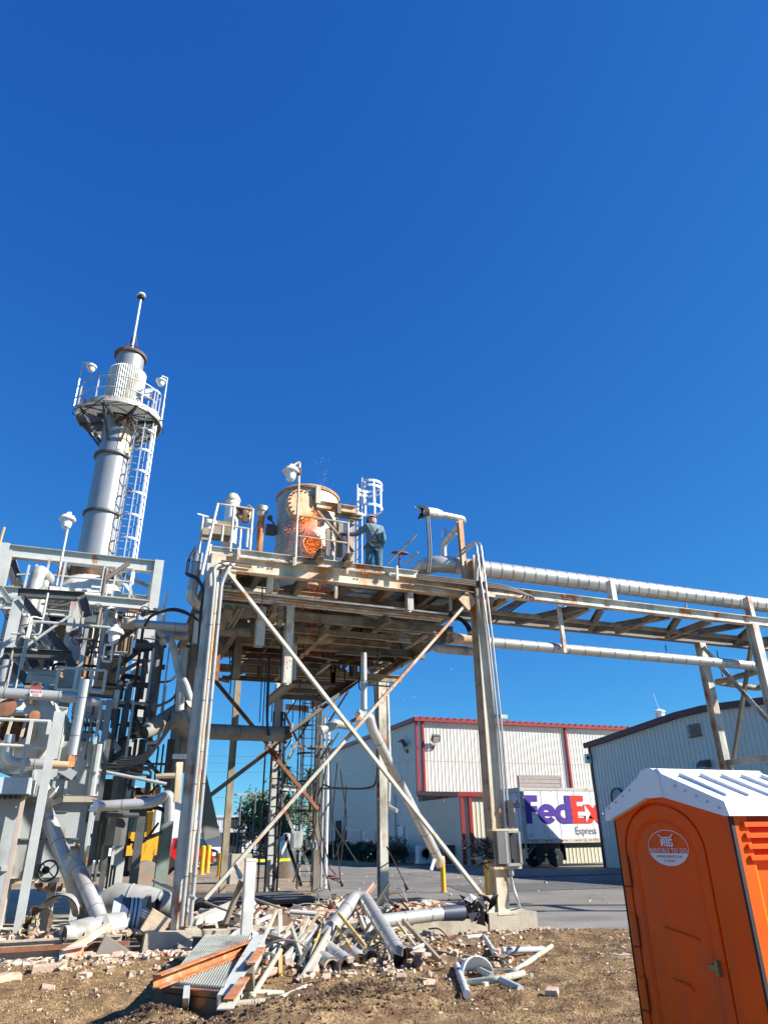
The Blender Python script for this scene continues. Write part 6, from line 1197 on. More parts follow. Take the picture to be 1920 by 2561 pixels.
# conduit on the rear right column and horizontal cable to the tower
tag(MB().tube(bend([PY('R6', 550, 890, 21.3), PY('R6', 575, 1650, 21.3), PY('Q5', 512, 690, 21.3), PY('Q5', 510, 712, 21.3), PY('Q5', 568, 745, 21.0)], .1), .06, 10, seam=1.2).build('column_conduit', PD), 'dull pipe on the rear right column ending in a short turned spout', 'pipe')
tag(MB().tube(bend([PY('R6', 400, 960, 20.9), PY('R6', 450, 1000, 20.9), PY('R6', 465, 1300, 20.9), PY('Q5', 438, 500, 20.9), PY('Q5', 420, 580, 20.9), PY('Q5', 340, 598, 21.5), PY('Q5', 130, 590, 24), PY('Q5', 75, 565, 25), PY('Q5', 40, 640, 25.3)], .3), .03, 6).build('black_cable', BLACK), 'black cable running from the rear right column across to the ladder tower', 'cable')
tag(MB().tube([PY('Q5', 440, 602, 21), PY('Q5', 100, 590, 25)], .02, 5).build('thin_tube', GALV), 'thin grey tube beside the black cable across to the tower', 'tube')
tag(MB().tube(bend([PY('R6', 325, 970, 19), PY('R6', 325, 1070, 19), PY('R6', 340, 1080, 19)], .03), .02, 5).build('hook_wire', BLACK), 'black hooked wire hanging near the drop pipe', 'wire')
for (x, y, x2, y2, lab) in ((500, 985, 620, 1230, 'thin dark strap hanging from the rear right column with a frayed end'), (170, 960, 190, 1210, 'thin dark wire dangling at the left of the asphalt')):
    a = PY('Q5', x, y, 19); b = PZ('Q5', x2, y2, .25); tag(MB().tube([a, b], .02, 5).tube([b, b+Vector((.1, 0, -.2))], [.03, .08], 6).build('hanging_strap', BLACK), lab, 'strap')
# ================================================================== BOLLARDS, BOXES, YARD ITEMS
def bollard(r, x, y, m, label, h=1.07, rad=.085, gr='yellow bollards in the yard'):
    p = PZ(r, x, y, 0); o = T('bollard', label, 'bollard', p, gr); MB().tube([p, p+Vector((0, 0, h))], rad, 16).lathe(p+Vector((0, 0, h)), [(rad, 0), (rad*.8, .03), (rad*.3, .05)], 16).build('post', m, o); MB().lathe(p, [(rad*1.6, 0), (rad*1.6, .02)], 14).build('base', CONC, o); return o
bollard('Q2', 855, 228, YEL, 'yellow bollard under the lower end of the leaning silver pipe'); bollard('Q2', 1170, 318, YEL, 'yellow bollard directly behind the right platform leg')
bollard('Q4', 612, 1020, YEL, 'left of two yellow bollards in front of the red pickup', rad=.13, h=1.4); bollard('Q4', 655, 1004, YEL, 'right of two yellow bollards in front of the red pickup', rad=.13, h=1.4)
bollard('Q4', 565, 1010, mat('red bollard paint', (.5, .04, .02), .5), 'red bollard left of the two yellow ones by the pickup', rad=.13, h=1.2, gr=None); bollard('Q4', 745, 1040, YEL, 'yellow bollard half hidden behind the rear dark column', rad=.12, h=1.1)
# grey electric cabinet on the right leg
ec = T('leg_cabinet', 'open grey electric cabinet with battered lid on the right platform leg', 'electric cabinet', (XR+.2, FY-.1, 1.6))
a = PY('Q5', 1232, 1100, FY-.2); b = PY('Q5', 1300, 880, FY-.2); MB().b2((a.x, FY-.32, a.z), (b.x-.02, FY+.1, b.z)).build('body', mat('dusty dark grey cabinet', (.13, .13, .12), .5, dirt=.4), ec)
a = PY('Q5', 1300, 1105, FY-.25); b = PY('Q5', 1372, 885, FY-.25)
MB().ext((a.x, FY-.3, a.z), (a.x, FY-.3, b.z), Rr(.05, .05)).ext((b.x, FY-.3, a.z), (b.x, FY-.3, b.z), Rr(.05, .05)).ext((a.x, FY-.3, a.z), (b.x, FY-.3, a.z), Rr(.05, .05)).ext((a.x, FY-.3, b.z), (b.x, FY-.3, b.z), Rr(.035, .035)).build('open_frame', mat('worn grey frame', (.3, .3, .28), .5, dirt=.3), ec)
MB().b2((a.x+.02, FY-.2, a.z+.02), (b.x-.02, FY-.18, b.z-.02)).b2((a.x+.1, FY-.3, a.z+.1), (a.x+.2, FY-.2, a.z+.5)).b2((a.x+.1, FY-.3, a.z+.7), (a.x+.25, FY-.2, a.z+1.2)).build('inside', BLACK, ec)
MB().b2((a.x-.3, FY-.28, a.z-.08), (b.x+.02, FY-.1, a.z-.03)).b2((a.x-.3, FY-.3, b.z+.02), (b.x, FY-.1, b.z+.06)).build('bracket', CREAM, ec)
tag(MB().tube(bend([PY('Q5', 1333, 1110, FY-.2), PY('Q5', 1328, 1180, FY-.2), PY('Q5', 1345, 1260, FY-.2), PY('Q5', 1375, 1350, FY-.3), PZ('Q5', 1410, 1440, .12), PZ('Q5', 1418, 1470, .02)], .3), [.028]*1 and .028, 8).lathe(PY('Q5', 1330, 1140, FY-.2), [(.05, -.1), (.06, .0), (.05, .1)], 10).build('flex_conduit', GALV), 'grey flexible conduit drooping from the cabinet to the ground', 'conduit')
rnd = random.Random(9); clump = MB(); c0 = PY('Q5', 1135, 1035, FY)
for k in range(34):
    a = c0+Vector((rnd.gauss(0, .16), rnd.gauss(0, .12), rnd.gauss(.02, .1))); clump.tube(bend([a, a+Vector((rnd.uniform(-.2, .2), rnd.uniform(-.1, .1), rnd.uniform(0, .18))), a+Vector((rnd.uniform(-.3, .3), 0, rnd.uniform(-.1, .1)))], .1, 3), .014, 5)
clump.ext(PY('Q5', 1060, 1065, FY), PY('Q5', 1200, 1060, FY), Rr(.04, .3)); tag(clump.build('wire_clump', BLACK), 'tangled black wire clump on a bracket left of the leg cabinet', 'wire')
tag(MB().tube(bend([PY('Q5', 1190, 1140, FY+.2), PY('Q5', 1215, 1170, FY+.2), PY('Q5', 1200, 1195, FY+.2), PY('Q5', 1185, 1150, FY+.2)], .06), .016, 5).build('wire_loop', BLACK), 'small black wire loop at the right leg by the yellow bollard', 'wire')
# silver cylinder, hose coil
p = PZ('Q4', 1245, 1045, 0); cy = T('steel_drum', 'shiny upright steel cylinder tank behind the ladder tower', 'tank', p)
MB().lathe(p, [(.48, 0), (.5, .05), (.5, 1.6), (.46, 1.75), (.25, 1.85)], 24).build('shell', mat('stainless steel', (.5, .47, .42), .25, .9), cy, 50); MB().lathe(p+Vector((0, 0, 1.84)), [(.2, 0), (.2, .12), (.05, .16)], 14).build('neck', GALV, cy)
p = PZ('Q4', 1595, 1100, .04); tag(MB().tube([Vector((p.x+math.cos(t*.4)*(.45-.01*t), p.y+.3*math.sin(t*.4), .05+.012*t+.25*max(0, math.sin(t*.2)))) for t in range(40)], .025, 6).build('red_hose', mat('maroon hose', (.16, .04, .05), .6)), 'maroon hose coiled on the ground beside the ladder tower', 'hose')
tp_ = [PZ('Q4', 955, 1000, 1.0), PZ('Q4', 1100, 990, .95)]
a = PY('Q4', 955, 915, 34); b = PY('Q4', 1130, 913, 34); c = PY('Q4', 1290, 905, 34); tag(MB().ext(a, b, Rr(.12, .01)).ext(b, c, Rr(.12, .01)).build('caution_tape', mat('yellow green tape', (.6, .6, .03), .5)), 'yellow caution tape strung across the yard behind the tower', 'tape')
# red pickup
def pickup(x0, y0, L, m, label, kind='pickup'):
    o = T('red_pickup' if kind == 'pickup' else 'parked_suv', label, 'pickup truck' if kind == 'pickup' else 'car', (x0+L/2, y0, 0)); w = 1.9; s = L/5.6
    if kind == 'pickup': P_ = [(0, .62), (0, 1.12), (1.95, 1.14), (2.05, 1.2), (2.2, 1.82), (2.5, 1.9), (3.4, 1.88), (4.05, 1.24), (5.1, 1.12), (5.5, .98), (5.58, .5), (5.2, .42), (.3, .42)]
    else: P_ = [(0, .6), (.05, 1.2), (.35, 1.75), (.9, 1.85), (2.9, 1.82), (3.7, 1.22), (4.9, 1.08), (5.4, .9), (5.5, .5), (5.2, .4), (.3, .4)]
    P_ = [(x*s, z) for x, z in P_]
    MB().prism(P_, (x0, y0, 0), (1, 0, 0), (0, 0, 1), (0, w, 0)).build('body', m, o, 20)
    wins = [[(2.3, 1.25), (2.42, 1.78), (2.95, 1.8), (2.95, 1.25)], [(3.03, 1.25), (3.03, 1.8), (3.38, 1.78), (3.88, 1.27)]] if kind == 'pickup' else [[(.4, 1.2), (.6, 1.65), (1.4, 1.7), (1.4, 1.2)], [(1.5, 1.2), (1.5, 1.7), (2.8, 1.7), (3.4, 1.22)]]
    for q in wins: MB().prism([(x*s, z) for x, z in q], (x0, y0-.012, 0), (1, 0, 0), (0, 0, 1), (0, .02, 0)).build('side_window', GLASS, o)
    for x in (1.0, 4.45):
        w_ = MB().lathe((x0+x*s, y0-.03, .4), [(.2, 0), (.38, 0), (.4, .05), (.4, .22), (.2, .25)], 22, (0, 1, 0)).build('wheel', TYRE, o); MB().lathe((x0+x*s, y0-.035, .4), [(.03, 0), (.2, .01), (.23, -.01), (.24, .05)], 18, (0, 1, 0)).build('rim', GALV, w_)
        MB().lathe((x0+x*s, y0+w-.2, .4), [(.2, 0), (.4, .05), (.4, .22), (.2, .25)], 22, (0, 1, 0)).build('wheel', TYRE, o)
    MB().b2((x0+5.3*s, y0-.01, .8), (x0+5.57*s, y0+.3, 1.0)).build('headlight', CLEAR, o); MB().b2((x0+5.4*s, y0-.02, .45), (x0+5.66*s, y0+w+.02, .65)).build('bumper', mat('chrome bumper', (.6, .6, .6), .2, .9), o)
    MB().box((x0+3.75*s, y0-.12, 1.3), (.12, .2, .18)).build('mirror', m, o)
    MB().b2((x0+2.98*s, y0-.006, .6), (x0+3.0*s, y0+.01, 1.24)).box((x0+2.6*s, y0-.01, 1.08), (.18, .02, .04)).build('door_gap', BLACK, o); return o
a = PY('Q4', 155, 950, 51); b = PY('Q4', 718, 950, 51); pickup(a.x, 51, b.x-a.x, REDP, 'red pickup truck facing right, half hidden behind the platform leg')
a = PY('Q4', 480, 880, 58); b = PY('Q4', 752, 880, 58); pickup(a.x, 58, b.x-a.x, NAVY, 'dark navy car parked behind the red pickup', 'suv')
# excavator
ex_o = T('excavator', 'yellow orange excavator with arm folded down, seen between the risers', 'excavator', PZ('R3', 1210, 1010, 0))
YE = 44
seg('dipper_arm', EXCY, Rr(.34, .4), 'R3', 1265, 600, 1225, 960, YE, None, ex_o); seg('boom', EXCY, Rr(.36, .4), 'R3', 1280, 420, 1215, 690, YE+.3, None, ex_o); seg('boom', EXCY, Rr(.4, .4), 'R3', 1280, 420, 1020, 470, YE+.3, YE+3, ex_o)
seg('hydraulic_ram', mat('chrome ram', (.6, .6, .6), .2, .9), Rr(.12, .12), 'R3', 1300, 450, 1270, 760, YE-.3, None, ex_o)
a = PZ('R3', 1060, 1000, 0); MB().b2((a.x-2.4, YE+1, 1.0), (a.x+.1, YE+4, 2.0)).b2((a.x-1.8, YE+1, 2.0), (a.x-.5, YE+2.4, 3.6)).build('cab', EXCY, ex_o); MB().b2((a.x-1.7, YE+.98, 2.2), (a.x-.6, YE+.995, 3.4)).build('cab_window', GLASS, ex_o)
for y in (YE+.8, YE+3.4): MB().prism([(0, .3), (.3, 0), (3.7, 0), (4, .3), (4, .7), (3.7, .95), (.3, .95), (0, .7)], (a.x-3.0, y, 0), (1, 0, 0), (0, 0, 1), (0, .6, 0)).build('track', TYRE, ex_o)
seg('bucket', EXCY, Rr(.4, .6), 'R3', 1225, 950, 1200, 1040, YE, None, ex_o)
p = PY('R3', 1195, 1135, 21.5); tag(MB().lathe(p, [(.12, 0), (.36, .0), (.38, .06), (.36, .16), (.12, .16)], 24, (.3, -1, .1)).build('scrap_reel', mat('dusty reel', (.2, .17, .14), .9, rust=.3)), 'round dusty brown reel standing in the dirt behind the fallen pipe', 'reel')
# ================================================================== FAR BACKGROUND
FW = mat('far white wall', (.72, .74, .75), .5, var=.03)
a = PY('Q4', 380, 875, 110); b = PY('Q4', 1045, 875, 110); fb = T('white_building', 'long white flat building far behind the yard', 'building', (a.x, 110, 0)); zr = PY('Q4', 800, 588, 110).z; zm = PY('Q4', 800, 690, 110).z
MB().b2((a.x, 110, 0), (b.x, 140, zr)).build('wall', FW, fb); MB().b2((a.x-.2, 108.6, zm-.2), (b.x+.2, 110, zm+.3)).b2((a.x-.2, 109.7, zr), (b.x+.2, 112, zr+.3)).build('roof_band', mat('far grey band', (.45, .47, .5), .5), fb)
d1 = PY('Q4', 835, 800, 110); MB().b2((d1.x-1.2, 109.9, 0), (d1.x+1.6, 110, 5)).build('doorway', DRK, fb)
mb = MB()
for k in range(30): mb.b2((a.x+1+k*(b.x-a.x)/30, 109.93, zm+.4), (a.x+1.1+k*(b.x-a.x)/30, 110, zr-.1))
mb.build('wall_joint', mat('far grey band', (.45, .47, .5), .5), fb)
a = PY('R3', 640, 800, 78); b = PY('R3', 1560, 800, 78); zg = PY('R3', 1010, 370, 78).z; ze = PY('R3', 1500, 560, 78).z
gb = T('white_gable_building', 'white gabled building glimpsed through the risers behind the excavator', 'building', (a.x, 78, 0)); MB().prism([(a.x, 0), (b.x, 0), (b.x, ze), (PY('R3', 980, 400, 78).x, zg), (a.x, zg-1)], (0, 78, 0), (1, 0, 0), (0, 0, 1), (0, 16, 0)).build('wall', FW, gb); MB().ext((PY('R3', 980, 400, 78).x, 77.9, zg+.1), (b.x+.3, 77.9, ze+.1), Rr(.35, .5)).build('roof_edge', mat('far grey band', (.45, .47, .5), .5), gb)
a = PY('Q4', 350, 770, 62); b = PY('Q4', 545, 712, 62); tag(MB().b2((a.x, 62, .6), (b.x, 65, b.z)).b2((a.x+.2, 61.95, .3), (b.x-.2, 62.2, .6)).build('white_container', FW), 'white container behind the red pickup', 'container')
a = PY('Q4', 545, 800, 66); b = PY('Q4', 632, 742, 66); tag(MB().b2((a.x, 66, a.z-1), (b.x, 68, b.z)).ext((a.x+.2, 66, 0), (a.x+.2, 66, a.z), Rr(.1, .1)).ext((b.x-.2, 66, 0), (b.x-.2, 66, a.z), Rr(.1, .1)).build('blue_canopy', mat('bright blue sheet', (.02, .25, .6), .5)), 'bright blue canopy behind the parked cars', 'canopy')
# street lamps
for k, (t_, b_x, arm, lab) in enumerate(((('Q4', 912, 430), 885, None, 'thin bare light pole, left of the two behind the yard'), (('Q4', 1022, 425), 1000, ('Q4', 935, 413), 'street lamp with long arm, right of the two poles behind the yard'))):
    p = PY(*t_, 70); o = T('street_lamp', lab, 'street lamp', (p.x, 70, 0), 'light poles behind the yard'); MB().tube([(p.x, 70, 0), (p.x, 70, p.z)], [.14, .08], 8).build('pole', DARK, o)
    if arm: q = PY(*arm, 70); MB().tube(bend([(p.x, 70, p.z), (p.x-.8, 70, p.z+.5), (q.x, 70, q.z)], .5), .05, 6).build('arm', DARK, o); MB().box((q.x-.2, 70, q.z-.02), (1.0, .4, .18)).build('lamp_head', GREY, o)
# trees
rnd = random.Random(17)
def tree(r, x, y, Y, R, n, m, label, hb=0):
    c = PY(r, x, y, Y); o = T('yard_tree', label, 'tree', (c.x, Y, 0)); MB().tube([(c.x, Y, 0), (c.x+.2, Y, c.z*.5), (c.x, Y, c.z)], [.35, .25, .12], 8).tube([(c.x+.2, Y, c.z*.5), (c.x+R[0]*.5, Y, c.z+.4)], [.16, .06], 6).tube([(c.x+.1, Y, c.z*.6), (c.x-R[0]*.5, Y, c.z+.2)], [.14, .05], 6).build('trunk', BARK, o)
    leafcloud(MB(), c, R, n, .28, rnd, clumps=22).build('crown', m, o, 180)
tree('Q4', 1120, 600, 84, (3.6, 3.6, 5.0), 2600, LEAFG, 'bushy grey green tree behind the yard, left of the ladder tower')
tree('Q4', 1290, 620, 88, (5.0, 4, 5.4), 3200, LEAFG, 'wider grey green tree seen through the ladder tower')
for (x, y, lab) in ((1255, 245, 'tall palm tree behind the left side of the ladder tower'), (1430, 265, 'second palm tree seen right of the black ladder')):
    c = PY('Q4', x, y, 100); o = T('palm_tree', lab, 'palm tree', (c.x, 100, 0), 'palm trees behind the yard'); MB().tube([(c.x, 100, 0), (c.x+.3, 100, c.z*.5), (c.x, 100, c.z)], [.4, .28, .25], 8).build('trunk', BARK, o); mb = MB()
    for k in range(46):
        a_ = rnd.uniform(0, 6.28); e_ = rnd.uniform(-.9, 1.2); d = Vector((math.cos(a_)*math.cos(e_), math.sin(a_)*math.cos(e_), math.sin(e_))); L = rnd.uniform(2.2, 3.2); pts = [c+d*L*t+Vector((0, 0, -1.6*t*t)) for t in (0, .35, .7, 1)]; s_ = d.cross(Vector((0, 0, 1))).normalized()*.22
        for i in range(3): mb.add([pts[i]-s_*(1-i*.25), pts[i]+s_*(1-i*.25), pts[i+1]+s_*(.75-i*.25), pts[i+1]-s_*(.75-i*.25)], [(0, 1, 2, 3)])
    mb.build('fronds', LEAFD, o, 180)
for k, (y1, y2) in enumerate(((118, 122), (175, 172), (243, 238), (430, 440))):
    a = PY('Q4', 560, y1, 130); b = PY('Q4', 1250, y2, 130); tag(MB().tube([a+(a-b)*2, a, (a+b)/2-Vector((0, 0, .2)), b], .035, 4).build('power_line', DARK), ['highest', 'second highest', 'third', 'lowest'][k]+' thin power line across the sky behind the platform', 'power line', 'power lines far behind')
a = PZ('Q4', 870, 905, 0); fc = T('yard_fence', 'low dark metal fence and racks in front of the far white building', 'fence', (a.x, 80, 0)); x0_ = PY('Q4', 850, 850, 80).x; x1_ = PY('Q4', 1090, 850, 80).x
for k in range(9): bar('post', DARK, Rr(.08, .08), (x0_+(x1_-x0_)*k/8, 80, 0), (x0_+(x1_-x0_)*k/8, 80, 2.6+(k % 3)*.5), fc)
for z in (.5, 1.1, 1.8, 2.5): bar('rail', DARK, Rr(.06, .06), (x0_, 80, z), (x1_, 80, z), fc)
tag(MB().tube([Vector((x, y, .01)) for x, y in ((15.5, 31), (19, 31.3), (24, 31.0), (28, 30.4))], .02, 5).build('ground_hose', BLACK), 'thin dark hose lying across the asphalt by the trailer', 'hose')
#@@YARD_END
# ================================================================== FALLEN PIPES AND STEEL
def P3(x, y, Y): return PY('Q3', x, y, Y)
def on_g(r, x, y, z=.05): return PZ(r, x, y, z)
# two pipes leaning against the boiler casing
l1 = T('leaning_pipe', 'long silver pipe with white torn cap leaning against the boiler casing', 'pipe', PY('R3', 640, 1430, 14.6))
a = PY('R3', 375, 590, 15.9); b = PY('R3', 600, 1150, 15.2); c = PY('R3', 650, 1430, 14.5)
MB().tube([a, b], .135, 16, seam=.42).build('pipe_run', PJ, l1, 50); MB().tube([b, b.lerp(c, .5), c], [.14, .125, .1], 14).build('peeled_end', mat('peeled rusty jacket', (.55, .42, .28), .6, .3, var=.3, rust=.45, rcol=(.5, .2, .06), bump=.8, bscale=9), l1, 60)
MB().tube(bend([a+Vector((-.02, 0, 0)), PY('R3', 385, 500, 15.9), PY('R3', 400, 440, 15.8)], .1), [.09, .1, .1, .1, .1, .1, .1, .13, .14][:9], 14).build('neck', WHITE, l1, 50) if False else MB().tube([a, PY('R3', 382, 500, 15.9), PY('R3', 392, 450, 15.8)], [.1, .115, .12], 14).build('neck', WHITE, l1, 50)
torn(MB(), PY('R3', 395, 460, 15.8), (.3, -.3, 1), .13, 14, .2, 21, .3).build('torn_cap', mat('white torn sheet', (.72, .7, .64), .5, .3, var=.1), l1)
MB().box(PY('R3', 455, 520, 15.7), (.26, .05, .1), Matrix.Rotation(-.4, 3, 'Y')).build('flap', INSUL, l1)
l2 = T('leaning_pipe', 'shorter grey pipe leaning beside the long silver one with torn rusty top', 'pipe', PY('R3', 820, 1510, 14.3))
a = PY('R3', 620, 1010, 15.2); b = PY('R3', 830, 1500, 14.2); MB().tube([a, b], .125, 16, seam=.4).build('pipe_run', PD, l2, 50); torn(MB(), a, (a-b), .12, 12, .28, 23, .3).build('torn_end', mat('torn foil tan', (.6, .48, .32), .6, .3, rust=.4, bump=.6), l2)
MB().box(PY('R3', 600, 1040, 15.15), (.3, .1, .2), Matrix.Rotation(.5, 3, 'Y')).build('foil_scrap', JACKET, l2)
# fallen L shaped channel
fc1 = T('fallen_channel_frame', 'pale L shaped channel frame fallen over the slab edge', 'steel channel', P3(890, 380, 14.2)); k_ = P3(895, 385, 14.0)
bar('channel', PALE, Cc(.1, .09), PY('R3', 790, 1230, 14.9), k_, fc1, (0, -1, 0)); bar('channel', CREAM, Cc(.1, .09), k_, P3(560, 600, 13.3), fc1, (0, 0, 1)); MB().box(PY('R3', 730, 1290, 14.9), (.3, .04, .14), Matrix.Rotation(.6, 3, 'Y')).build('clip', DUSTY, fc1)
# torn duct shell ring at the left
rs = T('torn_duct_shell', 'torn brown and silver duct shell standing open on the slab at lower left', 'duct', P3(430, 400, 14.3))
c = P3(470, 330, 14.5); MB().lathe(c, [(.36, 0), (.35, .55), (.345, .55), (.335, 0)], 30, (.35, 1, .05), False).build('shell', mat('grey shell', (.42, .4, .37), .6, .4, var=.2, rust=.2), rs, 50)
torn(MB(), P3(340, 380, 14.1), (-.7, -.7, .3), .24, 34, .16, 31, .12).build('torn_shell', BROWNP, rs); torn(MB(), P3(250, 400, 14.0), (-.5, -.8, .5), .15, 30, .1, 33, .12).build('torn_liner', mat('tan liner', (.38, .27, .14), .9, var=.3), rs)
MB().lathe(P3(560, 470, 14.1), [(.0, 0), (.2, 0), (.23, .5), (.21, .9)], 18, (1, .3, .1), False).build('collar', PD[0], rs)
o = pipe('short_pipe', PD, [P3(520, 460, 13.95), P3(740, 440, 14.2)], .13, .1, 'short grey pipe piece lying on the slab edge with open end', seam=.5)
MB().lathe(P3(520, 460, 13.94), [(.12, 0), (.01, .01)], 14, (-1, -.2, 0)).build('pipe_inside', BROWNP, o)
# big fallen duct and banded duct
fd1 = T('fallen_duct', 'long dented silver duct lying behind the left leg', 'duct', P3(1100, 300, 15.4))
a = P3(960, 175, 15.6); b = P3(1440, 235, 15.2); MB().tube([a-Vector((.25, 0, .05)), a, (a+b)/2+Vector((0, 0, .03)), b, b+Vector((.3, 0, 0))], [.2, .3, .27, .22, .22], 20, seam=.5).build('duct_run', PD, fd1, 50)
bd = T('banded_duct', 'fat duct piece with dark blue band and black hoops lying left of the leg', 'duct', P3(1050, 400, 14.6))
a = P3(915, 315, 14.6); b = P3(1150, 320, 14.6); d = b-a
MB().tube([a, a+d*.3], .3, 24).build('grey_section', GREY, bd, 50); MB().tube([a+d*.3, a+d*.55], .31, 24).build('blue_section', mat('dark navy band', (.07, .09, .15), .5), bd, 50); MB().tube([a+d*.55, b], .3, 24).build('pale_section', WHITE, bd, 50)
for t in (.56, .7, .84): MB().tube([a+d*t, a+d*(t+.045)], .315, 24).build('hoop', BLACK, bd, 50)
torn(MB(), b, d, .29, 16, .22, 41, .2).build('torn_insulation', INSUL, bd); MB().lathe(b+Vector((.02, 0, 0)), [(.24, 0), (.01, .01)], 18, d).build('duct_inside', BROWNP, bd)
tag(MB().ext(P3(975, 205, 14.9), P3(1035, 150, 14.9), Rr(.16, .02)).build('label_scrap', mat('navy scrap', (.03, .03, .1), .5)), 'small navy printed scrap stuck on the fallen duct', 'scrap')
# torn insulated stub and blocks by the pier
ts = T('torn_stub', 'torn insulated pipe stub with white wrap and black cap by the pier', 'pipe', P3(1250, 330, 14.4))
MB().tube([P3(1215, 340, 14.3), P3(1260, 260, 14.3)], .13, 14).build('wrap', INSUL, ts); torn(MB(), P3(1262, 258, 14.3), (.3, -.2, 1), .12, 12, .2, 44, .2).build('cap', BLACK, ts)
for k in range(3): MB().lathe(P3(1235-k*6, 280+k*22, 14.28), [(.135, 0), (.135, .02)], 16, (.35, 0, .9)).build('ring', WHITE, ts)
tag(MB().box(P3(1290, 370, 14.0), (.36, .22, .34), Matrix.Rotation(.5, 3, 'Y')).build('foam_block', INSUL), 'cream foam block tilted against the pier', 'block')
tag(MB().tube([P3(1270, 10, 14.8), P3(1400, 70, 14.3), P3(1620, 160, 13.8)], .03, 8).build('fallen_conduit', GALV), 'thin silver conduit leaning across the left leg foot', 'conduit')
tag(MB().tube([PY('Q1', 410, 440, 14.2), PY('Q1', 620, 525, 13.9), PY('Q1', 760, 580, 13.6)], .02, 6).build('fallen_rod', DUSTY), 'thin brown rod lying right of the left leg foot', 'rod')
# sheet channel scraps in front of slab
sc1 = T('orange_channel_scrap', 'grey channel with orange peeling paint lying in front of the slab', 'steel channel', P3(620, 640, 12.6))
a = on_g('Q3', 500, 680, .1); b = on_g('Q3', 700, 640, .12); MB().ext(a, b, Cc(.3, .1)).build('plate', mat('grey orange plate', (.4, .46, .46), .5, rust=.6, rcol=(.6, .14, .04)), sc1); MB().ext(a+Vector((0, -.05, -.06)), b+Vector((0, -.05, -.1)), Rr(.09, .02)).build('orange_flange', ORUST, sc1)
tag(MB().prism([(0, 0), (.62, 0), (.62, .05), (.15, .34)], on_g('Q3', 760, 690, .02), (1, .1, 0), (0, .2, 1), (0, .25, 0)).build('bent_plate', DUSTY), 'grey triangular bent plate in front of the slab', 'plate')
for k, (x, y, s_, lab) in enumerate(((400, 770, (.42, .2, .16), 'large pink topped brick lump on the grass left of centre'), (85, 840, (.22, .16, .15), 'cream brick lump near the left edge of the grass'), (10, 850, (.2, .16, .16), 'pink brick lump cut by the left edge'), (890, 705, (.26, .16, .1), 'flat white brick piece beside the bent plate'), (705, 810, (.18, .14, .12), 'small white brick piece alone on the grass'), (400, 915, (.3, .16, .08), 'crumbled cream brick patch low on the left grass'), (1085, 800, (.14, .1, .12), 'little white brick piece left of the grating frame'))):
    p = on_g('Q3', x, y, s_[2]/2); mb = MB(); mb.box(p, s_, Matrix.Rotation(.3*k, 3, 'Z')); 
    for v in mb.v: v += Vector((random.uniform(-.02, .02), random.uniform(-.02, .02), random.uniform(-.02, .02)))
    tag(mb.build('brick_lump', PINK), lab, 'brick')
# grating frame panel
def Q1z(x, y, z): return PZ('Q1', x, y, z)
gp = T('grating_panel', 'fallen steel frame with corrugated grating and rusty orange channel across it', 'grating panel', Q1z(450, 1100, .1))
FL, FRr, BLc, BRc = Q1z(95, 1100, .32), Q1z(650, 1160, .30), Q1z(470, 745, .36), Q1z(840, 745, .36)
bar('front_channel', mat('dark brown channel', (.1, .08, .06), .6, rust=.3), Cc(.24, .09), FL-Vector((0, 0, .12)), FRr-Vector((0, 0, .1)), gp); bar('back_channel', mat('dark olive channel', (.12, .13, .1), .6), Cc(.26, .09), BLc-Vector((.15, 0, .1)), BRc+Vector((.1, 0, -.12)), gp)
bar('cream_flange', CREAM, Rr(.035, .1), FL-Vector((0, .07, .26)), FRr-Vector((.12, .07, .24)), gp)
bar('rusty_channel', ORUST, Cc(.12, .09), Q1z(125, 1075, .42), Q1z(858, 792, .45), gp)
bar('side_channel', PALE, Cc(.13, .16), Q1z(640, 1230, .25), Q1z(905, 760, .48), gp); bar('side_flange', ORUST, Rr(.02, .1), Q1z(665, 1215, .33), Q1z(790, 1045, .4), gp); bar('side_flange', ORUST, Rr(.02, .1), Q1z(835, 940, .46), Q1z(915, 820, .5), gp)
bar('side_channel', GREY, Rr(.2, .02), Q1z(730, 1200, .12), Q1z(935, 800, .3), gp)
mb = MB(); n = 24; N_ = (BRc-BLc)
for k in range(n):
    t = k/(n-1); a = FL.lerp(FRr, .18+.8*t); b = BLc.lerp(BRc, .02+.96*t); 
    if t > .0: mb.ext(a+Vector((0, .05, 0)), b, [(-.013, 0), (-.006, .05), (.006, .05), (.013, 0)])
MB().add([FL.lerp(FRr, .15)-Vector((0, 0, .06)), FRr-Vector((0, 0, .06)), BRc-Vector((0, 0, .06)), BLc-Vector((0, 0, .06))], [(0, 1, 2, 3)]).build('shadow_plate', BROWNP, gp)  # added dark sheet, stands in for shade between the grating bars
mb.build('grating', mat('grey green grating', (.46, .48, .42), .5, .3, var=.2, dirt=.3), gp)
for (x, y) in ((620, 762), (695, 768)): MB().lathe(PZ('Q1', x, y, .3)+Vector((0, -.08, 0)), [(.035, 0), (.03, .03)], 8, (0, -1, 0)).build('bolt', WHITE, gp)
bar('stub_post', GP, Rr(.11, .06), Q1z(350, 1150, .34), Q1z(345, 1310, .05), gp); bar('clamp', DUSTY, Rr(.14, .1), Q1z(820, 960, .42), Q1z(830, 1100, .2), gp)
tag(MB().b2((.85, 8.95, .0), (2.2, 9.1, .12)).build('timber_block', CONC), 'weathered grey block supporting the fallen grating frame', 'block')
